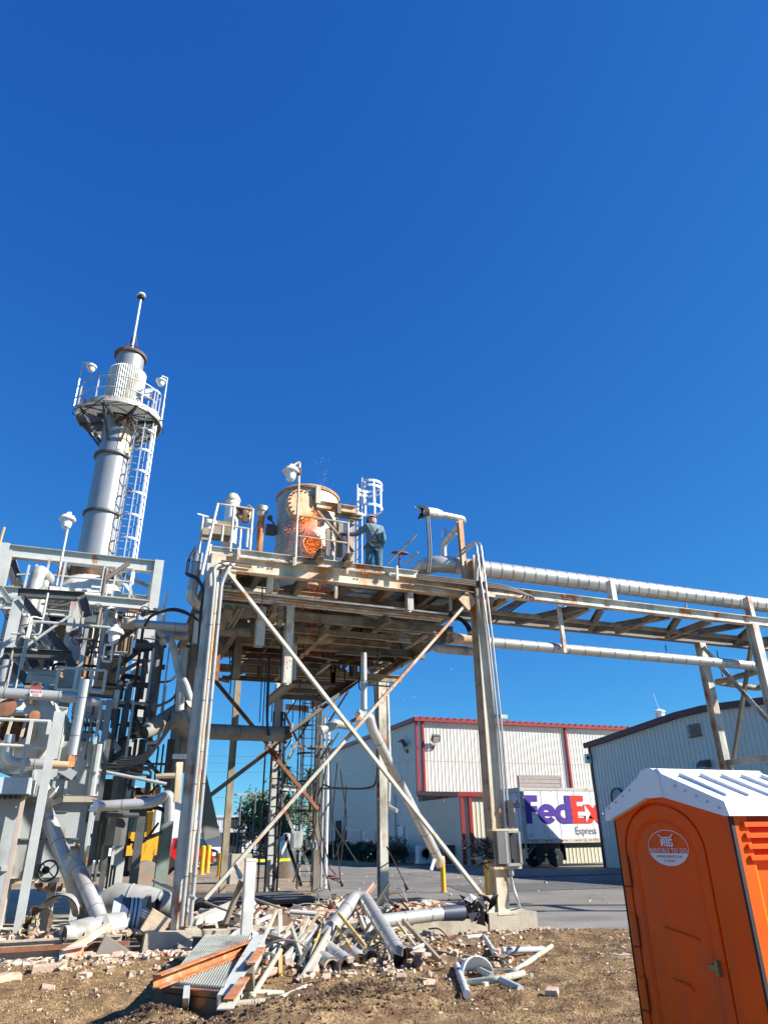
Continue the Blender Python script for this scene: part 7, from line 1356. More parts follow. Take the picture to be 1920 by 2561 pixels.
# stub column and prop
sc2 = T('stub_column', 'short white square steel post standing cut off above the debris', 'post', Q1z(800, 700, .2)); p = PY('Q1', 800, 705, 13.0); q = PY('Q1', 800, 160, 13.0); MB().ext((p.x, 13, .02), (p.x, 13, q.z), Rr(.17, .17)).build('post', mat('white worn post', (.62, .62, .57), .5, rust=.25, rcol=(.4, .2, .1), dirt=.2), sc2); MB().box((p.x, 13, q.z+.01), (.18, .18, .04)).build('cap', CREAM, sc2)
bar('prop', TAN, Lp(.07, .07), PY('Q1', 765, 320, 13.1), PY('Q1', 640, 640, 13.4), sc2); bar('prop', STEEL, Lp(.06, .06), PY('Q1', 720, 195, 13.4), PY('Q1', 768, 300, 13.1), sc2)
# --- heap of bars
HB = [((1060, 838, 11.2), (838, 1200, 9.3), 'tube', .045, 'c', 'cream tube leaning furthest left at the front of the heap'),
 ((1056, 835, 11.2), (1060, 1045, 10.4), 'I', .07, 'y', 'short yellowish upright under the leaning cream tube'),
 ((1030, 535, 12.6), (925, 765, 12.0), 'box', .08, 'c', 'cream bar rising from the back end of the white channel'),
 ((1275, 700, 12.3), (1085, 905, 10.9), 'box', .1, 'p', 'pale green bar lying slantwise in the middle of the heap'),
 ((1380, 640, 12.4), (1285, 905, 10.8), 'box', .07, 'y', 'mustard yellow bar standing in the middle of the heap'),
 ((1500, 560, 12.7), (1210, 1065, 10.0), 'box', .08, 'p', 'long pale bar sloping from the bent pipe toward the grass'),
 ((1445, 705, 12.2), (1275, 1055, 10.2), 'I', .13, 'w', 'wide white bar beside the long pale bar'),
 ((935, 712, 12.2), (1255, 812, 11.8), 'box', .06, 't', 'tan bar lying across the left of the heap'),
 ((1130, 545, 13.2), (1330, 562, 13.1), 'tube', .05, 'g', 'short grey tube lying level behind the heap'),
 ((850, 445, 14.2), (1120, 540, 13.6), 'tube', .025, 't', 'thin brown rod running back from the stub post'),
 ((1090, 545, 13.4), (1560, 532, 13.5), 'box', .04, 'r', 'thin rusty bar level behind the heap'),
 ((1055, 545, 12.8), (1060, 810, 12.2), 'box', .15, 'w', 'broad white plank shaped bar standing left of the heap'),
 ((1272, 592, 12.8), (1190, 770, 11.9), 'box', .08, 'p', 'short pale bar leaning near the top of the heap'),
 ((1350, 655, 12.5), (1080, 985, 10.7), 'box', .08, 'g', 'grey bar under the pale green bar'),
 ((1205, 840, 11.6), (1085, 985, 10.8), 'box', .09, 'w', 'white bar end near the heap front'),
 ((1150, 630, 12.7), (1090, 700, 12.3), 'box', .07, 't', 'small tan bar stub at the top left of the heap'),
 ((1195, 680, 12.6), (1065, 800, 12.1), 'box', .06, 'm', 'maroon edged bar stub in the heap'),
 ((1130, 700, 12.4), (945, 850, 11.8), 'box', .07, 'p', 'pale bar crossing under the tan bar'),
 ((1295, 760, 11.8), (1195, 1000, 10.6), 'box', .09, 'b', 'dark blue black bar between pale ones'),
 ((1400, 740, 12), (1240, 1000, 10.5), 'box', .06, 'p', 'slim pale bar right of the dark one'),
 ((900, 520, 13.4), (835, 600, 13.2), 'box', .06, 'm', 'maroon bar stub right of the white stub post'),
 ((985, 575, 13.2), (870, 630, 13.0), 'I', .07, 'g', 'grey bar stub right of the white stub post'),
 ((780, 1150, 9.4), (1080, 1160, 9.5), 'tube', .04, 'p', 'pale tube lying on the soil beside the grating frame'),
 ((1045, 1205, 9.2), (1255, 1152, 9.5), 'tube', .04, 'w', 'pale tube lying alone on the soil in front of the heap'),
 ((850, 1055, 10.2), (1020, 1000, 10.5), 'tube', .05, 'r', 'pinkish rusty tube low at the front left of the heap'),
 ((1485, 655, 12.0), (1640, 905, 10.9), 'tube', .04, 'y', 'yellow stair rail on the right of the heap, left member'),
 ((1500, 560, 12.0), (1700, 810, 11.2), 'tube', .04, 'y', 'yellow stair rail on the right of the heap, right member'),
 ((940, 860, 11.6), (1030, 885, 11.4), 'box', .08, 'w', 'white bar end poking out at the left of the heap'),
 ((1090, 760, 12), (960, 900, 11.4), 'box', .05, 'g', 'slim grey bar at the left flank of the heap')]
cm = {'c': mat('cream bar paint', (.48, .42, .31), .5, rust=.3, dirt=.2, dcol=(.3, .25, .18)), 'y': mat('mustard bar paint', (.55, .38, .14), .55, rust=.2, dirt=.2), 'p': mat('pale green bar paint', (.42, .42, .33), .5, rust=.2, dirt=.3, dcol=(.35, .3, .24)), 'w': mat('off white bar paint', (.46, .44, .37), .6, rust=.4, dirt=.4, dcol=(.28, .22, .15)), 't': TAN, 'g': GP, 'r': mat('pink rust bar', (.42, .24, .18), .7, rust=.3), 'm': mat('maroon bar', (.12, .04, .05), .6), 'b': DARK}
for (A_, B_, k, w, c, lab) in HB:
    w *= .72; a = PY('Q1', *A_); b = PY('Q1', *B_); a.z = max(a.z, .06); b.z = max(b.z, gz(b.x, b.y)+w*.4)
    mb = MB()
    if k == 'tube': mb.tube([a, b], w, 10)
    else: mb.ext(a, b, Rr(w, w*.6) if k == 'box' else I(w, w))
    tag(mb.build('steel_bar', cm[c]), lab, 'steel bar', 'steel bars heaped in front of the platform')
rnd = random.Random(77)
for k in range(46):
    x = rnd.uniform(2.9, 4.9); y = rnd.uniform(11.0, 13.4); z = .08+rnd.uniform(0, .45)*max(.2, 1-abs(y-12.2)); a_ = rnd.gauss(1.15, .5); e_ = rnd.gauss(.22, .2); L = rnd.uniform(.7, 1.9); d = Vector((math.cos(a_)*math.cos(e_), math.sin(a_)*math.cos(e_), math.sin(e_)))*L
    p0 = Vector((x, y, max(z, .06)))-d*.5; p0.z = max(p0.z, .05); p1 = p0+d; p1.z = min(p1.z, .95); w = rnd.uniform(.025, .075)
    tag(MB().ext(p0, p1, rnd.choice([Rr(w, w*.6), Lp(w, w), Cc(w, w*.6)])).build('steel_bar', cm[rnd.choice('ccppwgttrrbym')]), 'one of the short mixed bars jumbled inside the heap', 'steel bar', 'short bars jumbled inside the heap')
# rail rungs of the yellow rail
for (a, b) in (((300, 570), (250, 812)), ((412, 680), (398, 832))):
    p = PY('Q2', *a, 11.5); q = PY('Q2', *b, 10.8); q.z = max(q.z, .06); tag(MB().ext(p, q, Rr(.07, .04)).build('rail_rung', cm['p']), ['pale rung between the two yellow rails', 'short pale rung at the right end of the yellow rails'][a[0] > 350], 'steel bar')
q = PY('Q2', 390, 830, 10.7); p = PY('Q2', 262, 690, 11.1); q.z = max(q.z, .07); tag(MB().tube([p, q], .04, 10).build('steel_bar', cm['y']), 'lowest yellow rail end touching the soil', 'steel bar', 'steel bars heaped in front of the platform')
# pipe ends facing the camera
for k, (x, y, r, lab, sil) in enumerate(((1450, 962, .115, 'open ended pipe with cream lining facing front, leftmost of the row', INSUL), (1565, 955, .12, 'scorched pipe second in the row facing front', BROWNP), (1660, 930, .11, 'grey pipe third in the row facing front', BROWNP), (1740, 900, .1, 'grey pipe fourth in the row, half hidden by the yellow rail', BROWNP))):
    e = PZ('Q1', x, y, r+.02); d = Vector((.12*(k-1), 1.3, .1)); mb = MB(); mb.tube([e, e+d], r, 20, False, seam=.45); mb.tube([e+Vector((0, .001, 0)), e+d], r-.035, 20, False); o = mb.build('pipe_section', PD, None, 50); tag(o, lab, 'pipe', 'pipe sections lying in a row')
    MB().lathe(e, [(r, 0), (r-.035, -.01)], 20, (0, -1, 0), False).build('rim', sil, o); MB().lathe(e+Vector((0, .3, 0)), [(r-.036, 0), (.01, 0.01)], 20, (0, -1, 0)).build('inside', BROWNP, o)
# bent silver pipe
bs = T('bent_pipe', 'long bent silver pipe standing on the heap with a torn dark open end', 'pipe', PZ('Q2', 590, 760, .1))
ap = PY('Q2', 265, 262, 12.7); e = PY('Q2', 560, 700, 10.6); e.z = max(.2, e.z); lf = PY('Q2', 20, 560, 11.9); lf.z = max(lf.z, .25)
MB().tube(bend([lf, ap+Vector((-.06, 0, 0)), ap+Vector((.1, -.05, -.03)), e], .16), .11, 18, seam=.42).build('pipe_run', PJ, bs, 50)
d = (e-ap).normalized(); torn(MB(), e-d*.05, d, .14, 18, .42, 51, .35).build('torn_end', mat('dull torn jacket', (.3, .27, .23), .6, .4, var=.2), bs); MB().lathe(e, [(.125, 0), (.01, .01)], 16, d).build('inside', BLACK, bs)
torn(MB(), PY('Q2', 600, 700, 11.0), (1, .3, .1), .12, 22, .42, 53, .3).build('split_sheet', mat('dull torn sheet', (.38, .35, .3), .6, .4, var=.2), bs)
# silver pipe in the pit with blue and black end
pp = T('pit_pipe', 'silver pipe lying in the rubble pit with dark blue end and black crumpled sheet', 'pipe', PZ('Q2', 640, 420, .3))
a = PZ('Q2', 300, 445, .4); b = PZ('Q2', 840, 375, .45); c = PZ('Q2', 985, 365, .45)
MB().tube([a, b], .11, 16, seam=.5).build('pipe_run', PJ, pp, 50); MB().tube([b, c], [.12, .14], 16).build('blue_end', mat('dark blue sleeve', (.035, .05, .085), .5), pp)
rnd = random.Random(6); mb = MB()
for k in range(34):
    p = c+Vector((rnd.uniform(.0, .6), rnd.uniform(-.15, .15), rnd.uniform(-.12, .2))); mb.add([p+Vector((rnd.gauss(0, .085), rnd.gauss(0, .06), rnd.gauss(0, .09))) for _ in range(4)], [(0, 1, 2), (0, 2, 3)])
mb.build('crumpled_sheet', mat('black crumpled sheet', (.03, .03, .04), .35, .4), pp)
tag(MB().tube([PY('Q2', 555, 285, 15.2), PZ('Q2', 680, 425, .3)], .02, 6).build('rebar', RUST), 'thin rusty rod sticking out of the pit beside the silver pipe', 'rod')
tag(MB().add([PZ('Q2', 515, 390, .1), PZ('Q2', 560, 380, .1), PY('Q2', 550, 330, 16.2), PY('Q2', 515, 305, 16.2)], [(0, 1, 2, 3)]).add([PZ('Q2', 515, 390, .1)+Vector((0, .04, 0)), PZ('Q2', 560, 380, .1)+Vector((0, .04, 0)), PY('Q2', 550, 330, 16.2)+Vector((0, .04, 0)), PY('Q2', 515, 305, 16.2)+Vector((0, .04, 0))], [(0, 1, 2, 3)]).build('maroon_scrap', mat('maroon scrap sheet', (.22, .02, .06), .5)), 'maroon sheet scrap standing in the rubble pit', 'scrap')
# right side loose pipes
RT = [([(370, 575), (480, 610), (740, 660)], .06, 'w', 'white flattened strip curling right from the torn pipe end', 0), ([(640, 610), (1280, 715)], .03, 't', 'long thin tan bar lying on the grass right of the heap', 0), ([(1010, 545), (1130, 530), (1200, 640)], .042, 'g', 'elbowed grey tube lying on the grass near the curb', 1), ([(1260, 630), (1545, 625)], .045, 'g', 'straight grey tube with broken brick at its left end', 1),
 ([(1005, 855), (1230, 830), (1405, 790)], .04, 'p', 'pale tube lying across the bottom of the right scrap group', 1), ([(945, 735), (1015, 935)], .045, 'g', 'grey pipe pointing at the camera left of the white shell', 1), ([(1230, 825), (1385, 900)], .045, 'g', 'short grey tube angled to the lower right with broken end', 1), ([(1180, 780), (1340, 778), (1600, 600)], .036, 'p', 'long pale tube kinked toward the toilet', 1), ([(975, 705), (1190, 810)], .04, 'g', 'grey tube behind the white shell', 1)]
for (pts, r, c, lab, tb_) in RT:
    q = [PZ('Q2', x, y, r+gz(*PZ('Q2', x, y, 0).xy)) for x, y in pts]; mb = MB()
    if tb_: mb.tube(bend(q, .08), r, 12, seam=.8)
    else:
        for i in range(len(q)-1): mb.ext(q[i], q[i+1], Rr(.04, r*2.2))
    tag(mb.build('loose_tube' if tb_ else 'loose_strip', [cm[c], DUSTY]), lab, 'tube' if tb_ else 'steel strip', 'loose tubes on the grass' if tb_ else None)
p = PZ('Q2', 1080, 790, .08); mb = MB()
for j in range(7):
    for i in range(15):
        th = j/6*math.pi/2.1; ph = i/14*math.pi*1.25-.4; mb.v.append(p+Vector((math.cos(ph)*math.sin(th)*.24, math.sin(ph)*math.sin(th)*.16, math.cos(th)*.2)))
mb.f = [(j*15+i, j*15+i+1, (j+1)*15+i+1, (j+1)*15+i) for j in range(6) for i in range(14)]; mb.mi = [0]*len(mb.f); so2 = mb.build('white_shell', mat('bright white shell', (.8, .8, .82), .4), None, 60); sm = so2.modifiers.new('solid', 'SOLIDIFY'); sm.thickness = .012; tag(so2, 'curved bright white half shell lying among the loose tubes on the right', 'scrap')
for k, (x, y, lab) in enumerate(((1260, 650, 'pink brick piece at the end of the grey tube'), (1300, 540, 'pink brick piece by the curb corner'), (730, 860, 'flat cream brick slab below the torn pipe'), (295, 885, 'white brick piece at lower left of the pipe row'), (1605, 938, 'tiny pink brick bit alone far right on the grass'), (1235, 520, 'reddish brick piece against the curb'), (530, 800, 'cream brick piece under the torn pipe end'))):
    p = PZ('Q2', x, y, .06); mb = MB(); mb.box(p, (.22-.01*k, .15, .1), Matrix.Rotation(k, 3, 'Z'))
    for v in mb.v: v += Vector((random.uniform(-.025, .025), random.uniform(-.02, .02), random.uniform(-.02, .02)))
    tag(mb.build('brick_lump', PINK), lab, 'brick')
# grey flat scraps near the toilet
for k, (x, y, w, lab) in enumerate(((590, 1735, .5, 'flat grey slab scrap beside the toilet, nearer one'), (600, 1590, .35, 'small white crumpled scrap beside the toilet, farther one'))):
    p = PZ('Q6', x, y, .03); mb = MB(); n = 9; pts = [(p.x+math.cos(t)*w*random.uniform(.6, 1)*.5, p.y+math.sin(t)*w*random.uniform(.6, 1)*.5) for t in [2*math.pi*i/n for i in range(n)]]
    mb.prism([(a, b) for a, b in pts], (0, 0, .05), (1, 0, 0), (0, 1, 0), (0, 0, .03)); tag(mb.build('flat_scrap', mat('pale grey scrap', (.45, .42, .4), .8)), lab, 'scrap')
# more mixed scrap left of the leg and around the pier
rnd = random.Random(101)
for k in range(26):
    x = rnd.uniform(1.7, 3.6); y = rnd.uniform(13.2, 15.8); L = rnd.uniform(.25, .8); a_ = rnd.uniform(0, 3.14); z = rnd.uniform(.1, .45) if y > 13.9 else rnd.uniform(.06, .2)
    if k % 3 == 0: mb = torn(MB(), (x, y, z), (math.cos(a_), math.sin(a_), .2), rnd.uniform(.08, .18), 12, L*.6, k, .3); m = rnd.choice([WHITE, DJACK, BROWNP, INSUL])
    elif k % 3 == 1: mb = MB().tube([(x, y, z), (x+math.cos(a_)*L, y+math.sin(a_)*L, z+rnd.uniform(-.05, .15))], rnd.uniform(.05, .12), 12, seam=.3); m = PD
    else: mb = MB().ext((x, y, z), (x+math.cos(a_)*L, y+math.sin(a_)*L, z+rnd.uniform(0, .3)), Lp(.12, .12)); m = rnd.choice([TAN, PALE, RUST])
    tag(mb.build('metal_scrap', m), 'one of the torn metal scraps strewn right of the left leg foot', 'scrap', 'metal scraps by the left leg')
for k in range(22):
    x = rnd.uniform(4.5, 7.6); y = rnd.uniform(14.6, 18.5); L = rnd.uniform(.2, .7); a_ = rnd.uniform(0, 3.14)
    mb = torn(MB(), (x, y, .2), (math.cos(a_), math.sin(a_), .3), rnd.uniform(.06, .16), 10, L*.5, k+300, .5) if k % 2 else MB().ext((x, y, .15), (x+math.cos(a_)*L, y+math.sin(a_)*L, .25), Rr(.1, .03))
    tag(mb.build('pit_scrap', rnd.choice([WHITE, DJACK, INSUL, PALE, RUST])), 'one of the pale scraps scattered over the rubble in the pit', 'scrap', 'scraps scattered in the pit')
# ------------------------------------------------------------------ RUBBLE
def rubble(name, n, sampler, smin, smax, m, label, seed):
    rnd = random.Random(seed); vs_ = []; fs = []
    for _ in range(n):
        x, y, z = sampler(rnd); s_ = smin+(smax-smin)*rnd.random()**2.2; r_ = Matrix.Rotation(rnd.uniform(0, 6.28), 3, 'Z') @ Matrix.Rotation(rnd.gauss(0, .5), 3, 'X'); o = len(vs_); d = (s_*rnd.uniform(.6, 1.4), s_*rnd.uniform(.5, 1), s_*rnd.uniform(.35, .8))
        for i in (-1, 1):
            for j in (-1, 1):
                for k in (-1, 1): vs_.append(Vector((x, y, z+d[2]*.3))+r_ @ Vector((i*d[0]*.5*rnd.uniform(.5, 1.1), j*d[1]*.5*rnd.uniform(.5, 1.1), k*d[2]*.5*rnd.uniform(.6, 1.1))))
        fs += [tuple(o+q for q in f) for f in ((0, 1, 3, 2), (4, 6, 7, 5), (0, 4, 5, 1), (2, 3, 7, 6), (0, 2, 6, 4), (1, 5, 7, 3))]
    mb = MB(); mb.v = vs_; mb.f = fs; mb.mi = [0]*len(fs); tag(mb.build(name, m, None, 20), label, 'rubble', None, 'stuff')
def moundz(x, y): return .06+.34*max(0, noise.noise(Vector((x*.8, y*.8, 3)))+.45)*.8
def s_pit(r): x = r.uniform(2.1, 7.9); y = r.uniform(14.3, 18.8); return x, y, moundz(x, y)*r.uniform(.5, 1)
pm = MB(); NX, NY = 60, 50; vv = [(2.0+5.95*i/(NX-1), 14.25+4.7*j/(NY-1), moundz(2.0+5.95*i/(NX-1), 14.25+4.7*j/(NY-1))*(.93 if 0 < i < NX-1 and 0 < j < NY-1 else .1)) for j in range(NY) for i in range(NX)]
pm.add(vv, [(j*NX+i, j*NX+i+1, (j+1)*NX+i+1, (j+1)*NX+i) for j in range(NY-1) for i in range(NX-1)]); tag(pm.build('rubble_mound', mat('dusty rubble soil', (.4, .32, .23), .95, var=.5, vscale=6, bump=1, bscale=25), None, 80), 'dusty mound of broken insulation in the pit', None, None, 'structure')
def s_front(r):
    x = r.uniform(2.4, 8.8); y = 13.75-abs(r.gauss(0, .45)); return x, y, gz(x, y)
def s_heap(r):
    x = r.gauss(3.6, 1.1); y = min(13.7, r.gauss(11.9, 1.1)); return x, y, gz(x, y)+abs(r.gauss(0, .04))
def s_left(r):
    if r.random() < .45: x = r.uniform(-3.5, 1.2); y = 13.95+abs(r.gauss(0, .5)); return x, y, .31
    x = r.uniform(-3, 2.2); y = 13.75-abs(r.gauss(0, .5)); return x, y, gz(x, y)
def s_scatter(r):
    while True:
        x = r.uniform(-1.8, 9.5); y = r.uniform(7.4, 13.7)
        if y < gedge(x)-.1 and noise.noise(Vector((x*.6, y*.9, 11)))+r.uniform(-.35, .35) > .1-.06*(y-9): return x, y, gz(x, y)
def s_asph(r): x = r.uniform(5, 22); y = r.uniform(17, 42); return x, y, 0
WRB = mat('white brick dust', (.56, .46, .35), .95, var=.15, bump=.4); RRB = mat('red brown rubble', (.3, .14, .09), .95, var=.4); TRB = mat('tan rubble', (.5, .36, .2), .95, var=.35)
for nm, smp, n1, n2, n3, big, lab in (('pit', s_pit, 2600, 2200, 500, .22, 'in the pit under the platform'), ('front', s_front, 380, 380, 120, .12, 'along the front of the concrete curb'), ('heap', s_heap, 900, 900, 250, .12, 'around the heap of bars'), ('left', s_left, 1800, 1500, 250, .15, 'along the left slab edge'), ('scatter', s_scatter, 600, 800, 200, .06, 'sprinkled over the grass')):
    rubble('brick_rubble', n1, smp, .012, big, PINK, 'pink cream brick rubble '+lab, hash(nm) % 97 if False else len(nm)*7+1); rubble('pale_rubble', n2, smp, .01, big*.8, WRB, 'pale broken insulation crumbs '+lab, len(nm)*7+2); rubble('dark_rubble', n3, smp, .01, big*.8, RRB if nm != 'scatter' else TRB, 'reddish brown crumbs '+lab, len(nm)*7+3)
rubble('yard_crumbs', 260, s_asph, .02, .1, WRB, 'few pale crumbs scattered on the asphalt yard', 5)
def s_clod(r):
    cx_, cy_, rr_ = r.choice([(2.1, 7.95, .75), (3.1, 8.6, .6), (2.6, 8.3, .7), (.75, 8.4, .4), (1.3, 7.7, .7), (1.5, 9.9, .5)]); a = r.uniform(0, 6.28); d = rr_*abs(r.gauss(0, .6)); x = cx_+math.cos(a)*d*1.4; y = cy_+math.sin(a)*d; return x, y, gz(x, y)
rubble('soil_clods', 2600, s_clod, .008, .045, mat('dark dug soil', (.085, .05, .03), .98, var=.5, vscale=9), 'dark dug up soil clods mounded in front of the grating frame', 91)
# weeds in front of curb
rnd = random.Random(55); mb = MB()
for k in range(900):
    x = rnd.choice([rnd.uniform(2.8, 8.6), rnd.gauss(2.6, .7), rnd.gauss(3.4, .6)]); y = 13.6-abs(rnd.gauss(0, .35)) if k % 2 else rnd.gauss(8.4, .5); z = gz(x, y)
    if not (-2 < x < 9 and y < 13.7): continue
    h = rnd.uniform(.02, .08); a_ = rnd.uniform(0, 6.28); l_ = rnd.uniform(.3, 1)*h; p = Vector((x, y, z)); q = p+Vector((math.cos(a_)*l_, math.sin(a_)*l_, h)); s_ = Vector((-math.sin(a_), math.cos(a_), 0))*.006
    mb.add([p-s_, p+s_, q+s_*.4, q-s_*.4], [(0, 1, 2, 3)])
tag(mb.build('brown_weeds', mat('brown weeds', (.14, .09, .05), .9, var=.5), None, 180), 'dry brown weeds on the mound and along the curb', 'weeds', None, 'stuff')
rnd = random.Random(808)
for k in range(44):
    a = (rnd.gauss(3.8, 1.0), rnd.uniform(10.8, 13.6)) if k % 3 else (rnd.uniform(3, 7.6), rnd.uniform(14.4, 17.5)); L = rnd.uniform(.4, 1.5); t = rnd.uniform(0, 3.14); z = .06 if k % 3 else .3
    p = Vector((a[0], a[1], z)); q = p+Vector((math.cos(t)*L*.5, math.sin(t)*L*.5, rnd.uniform(.05, .45))); e = p+Vector((math.cos(t)*L, math.sin(t)*L, rnd.uniform(0, .15)))
    tag(MB().tube(bend([p, q, e], .4), rnd.uniform(.007, .016), 5).build('bent_rod', rnd.choice([RUST, BLACK, DUSTY, GALV])), 'one of the thin bent rods and wires tangled in the debris', 'rod', 'bent rods tangled in the debris')
def crumple(c, R, rnd):
    n = 5; th = rnd.uniform(0, 6.28); cx_, sx_ = math.cos(th), math.sin(th); tl = rnd.uniform(-.8, .9); vv = []
    for j in range(n):
        for i in range(n):
            u = (i/(n-1)-.5)*R*2*rnd.uniform(.85, 1.1); v = (j/(n-1)-.5)*R*rnd.uniform(.7, 1.4); w = rnd.gauss(0, R*.13)+v*tl
            vv.append(Vector(c)+Vector((u*cx_-v*sx_, u*sx_+v*cx_, max(-c[2]+.03, w+R*.35))))
    return MB().add(vv, [(j*n+i, j*n+i+1, (j+1)*n+i+1, (j+1)*n+i) for j in range(n-1) for i in range(n-1)])
for k in range(40):
    if k % 4 == 0: c = (rnd.uniform(2.6, 5.2), rnd.uniform(11, 13.6), .1)
    elif k % 4 == 1: c = (rnd.uniform(2.2, 7.6), rnd.uniform(14.5, 18), .3)
    elif k % 4 == 2: c = (rnd.uniform(-1.8, 1.1), rnd.uniform(14.0, 15.2), .36)
    else: c = (rnd.uniform(4.6, 6.5), rnd.uniform(10.2, 13.2), .05)
    tag(crumple(c, rnd.uniform(.07, .22), rnd).build('crumpled_sheet', rnd.choice([DJACK, JACKET, WHITE, TAN, BRJACK, INSUL, RUST]), None, 25), 'one of the crumpled metal sheet scraps lying through the debris', 'scrap', 'crumpled sheet scraps in the debris')
#@@DEBRIS_END
# ================================================================== PERSON
pb_ = P4(1340, 560, 14.95); pz0 = 7.25; hx = P4(1355, 440, 14.95); SCL = (P4(1355, 432, 14.95).z-pz0)/1.76
pe = T('person', 'person in faded blue jacket and teal trousers seen from behind, cutting with a torch', 'person', (pb_.x, 14.95, pz0))
def skin(name, verts, edges, radii, m, sub=2, root=0):
    me = bpy.data.meshes.new(name); me.from_pydata([Vector(v)*SCL for v in verts], edges, []); me.materials.append(m)
    o = bpy.data.objects.new(name, me); COL.objects.link(o); o.parent = pe; WL[o.name] = WL[pe.name]
    md = o.modifiers.new('skin', 'SKIN'); md.use_smooth_shade = True
    for i, r in enumerate(radii):
        rr_ = (r, r) if not isinstance(r, tuple) else r; me.skin_vertices[0].data[i].radius = (rr_[0]*SCL, rr_[1]*SCL)
    me.skin_vertices[0].data[root].use_root = True
    ms_ = o.modifiers.new('sub', 'SUBSURF'); ms_.levels = sub; ms_.render_levels = sub; return o
V_ = [(0, 0, .96), (0, .02, 1.15), (0, .03, 1.34), (0, .03, 1.47), (-.01, .05, 1.56), (-.02, .08, 1.66), (-.02, .08, 1.74),
 (-.18, .02, 1.42), (-.36, .1, 1.24), (-.58, .18, 1.22), (-.67, .2, 1.23),
 (.18, .02, 1.42), (.27, .06, 1.15), (.2, .26, .98), (.17, .32, .95),
 (-.1, 0, .9), (-.12, .02, .5), (-.14, -.01, .1), (-.16, .13, .04), (.1, 0, .9), (.12, .03, .5), (.13, .01, .1), (.15, .15, .04)]
E_ = [(0, 1), (1, 2), (2, 3), (3, 4), (4, 5), (5, 6), (2, 7), (7, 8), (8, 9), (9, 10), (2, 11), (11, 12), (12, 13), (13, 14), (0, 15), (15, 16), (16, 17), (17, 18), (0, 19), (19, 20), (20, 21), (21, 22)]
Rd = [.14, .13, .15, .06, .06, .09, .075, .06, .045, .032, .03, .06, .045, .032, .03, .09, .06, .04, .035, .09, .06, .04, .035]
fing = []
for base, dr_ in ((10, Vector((-1, .25, .02))), (14, Vector((-.3, .9, -.2)))):
    for k in range(5):
        b = Vector(V_[base]); up = Vector((0, 0, 1)); off = up*(.03-.016*k) if k < 4 else Vector((0, -.02, .03)); L = (.07, .08, .078, .065, .05)[k]
        i0 = len(V_); V_.append(tuple(b+dr_.normalized()*.04+off)); V_.append(tuple(b+dr_.normalized()*(.04+L*.5)+off*1.1+Vector((0, .006, 0)))); V_.append(tuple(b+dr_.normalized()*(.03+L*.8)+off*1.1+Vector((0, .03, -.004)))); E_ += [(base, i0), (i0, i0+1), (i0+1, i0+2)]; Rd += [.011, .0095, .008]
GLV = mat('dark work glove', (.035, .03, .03), .8); SKN = mat('tanned skin', (.4, .22, .14), .6)
skin('body', V_, E_, Rd, SKN, 2)
JV = [(0, 0, .93), (0, .01, 1.05), (0, .02, 1.2), (0, .03, 1.36), (0, .03, 1.47), (-.18, .02, 1.42), (-.36, .1, 1.24), (-.56, .17, 1.22), (.18, .02, 1.42), (.27, .06, 1.15), (.215, .22, 1.0)]
jac = skin('jacket', JV, [(0, 1), (1, 2), (2, 3), (3, 4), (3, 5), (5, 6), (6, 7), (3, 8), (8, 9), (9, 10)], [(.21, .16), (.19, .15), (.19, .15), (.2, .15), .085, .088, .07, .055, .088, .07, .058], mat('faded blue work jacket', (.12, .21, .26), .85, var=.35, vscale=6, bump=1, bscale=9, dirt=.4, dcol=(.18, .17, .14)))
skin('trousers', [(0, 0, .98), (-.1, 0, .86), (-.125, .02, .5), (-.145, -.01, .09), (.1, 0, .86), (.125, .03, .5), (.135, .01, .09)], [(0, 1), (1, 2), (2, 3), (0, 4), (4, 5), (5, 6)], [(.19, .14), .115, .09, .075, .115, .09, .075], mat('teal work trousers', (.06, .15, .2), .85, var=.3, vscale=6, bump=1, bscale=10))
for (a_, b_) in (((-.17, -.155, 1.42), (.1, -.165, 1.0)), ((.16, -.155, 1.42), (-.1, -.165, 1.0)), ((-.17, -.15, 1.0), (.17, -.15, 1.0))): MB().ext(Vector(WL[pe.name])+Vector(a_)*SCL, Vector(WL[pe.name])+Vector(b_)*SCL, Rr(.035, .012), (0, -1, 0)).build('harness_strap', mat('dark harness webbing', (.1, .09, .05), .8), pe)
for sx in (-.15, .14): MB().box(Vector(WL[pe.name])+Vector((sx, .06, .05))*SCL, (.11, .3, .1)).build('boot', TYRE, pe)
hd = skin('hood', [(-.01, .0, 1.49), (-.02, .03, 1.58), (-.02, .06, 1.66), (-.02, .07, 1.72)], [(0, 1), (1, 2), (2, 3)], [(.1, .07), (.1, .095), (.115, .115), (.1, .1)], mat('patterned pink brown hood', (.4, .26, .24), .9, var=.5, vscale=30))
MB().tube([Vector(WL[pe.name])+Vector((-.02+math.cos(t)*.118, .07+math.sin(t)*.122, 1.67))*SCL for t in [2*math.pi*i/16 for i in range(17)]], .014, 6).box(Vector(WL[pe.name])+Vector((-.03, .19, 1.62))*SCL, (.17, .05, .2)).build('welding_mask', BLACK, pe)
for dx in (-.035, .025): MB().lathe(Vector(WL[pe.name])+Vector((dx-.02, .17, 1.65))*SCL, [(.014, 0), (.01, .01)], 8, (0, 1, 0)).build('eye', WHITE, pe)
MB().lathe(Vector(WL[pe.name])+Vector((-.02, .17, 1.61))*SCL, [(.018, 0), (.008, .03)], 8, (0, 1, -.2)).build('nose', SKN, pe)
for (hp_, dd_) in ((V_[10], Vector((-1, .25, 0))), (V_[14], Vector((-.3, .9, -.2)))):
    c = Vector(WL[pe.name])+Vector(hp_)*SCL; MB().tube([c-dd_.normalized()*.06, c, c+dd_.normalized()*.05], [.04, .045, .035], 10).build('glove_cuff', GLV, pe)
th_ = Vector(WL[pe.name])+Vector((-.72, .22, 1.24))*SCL
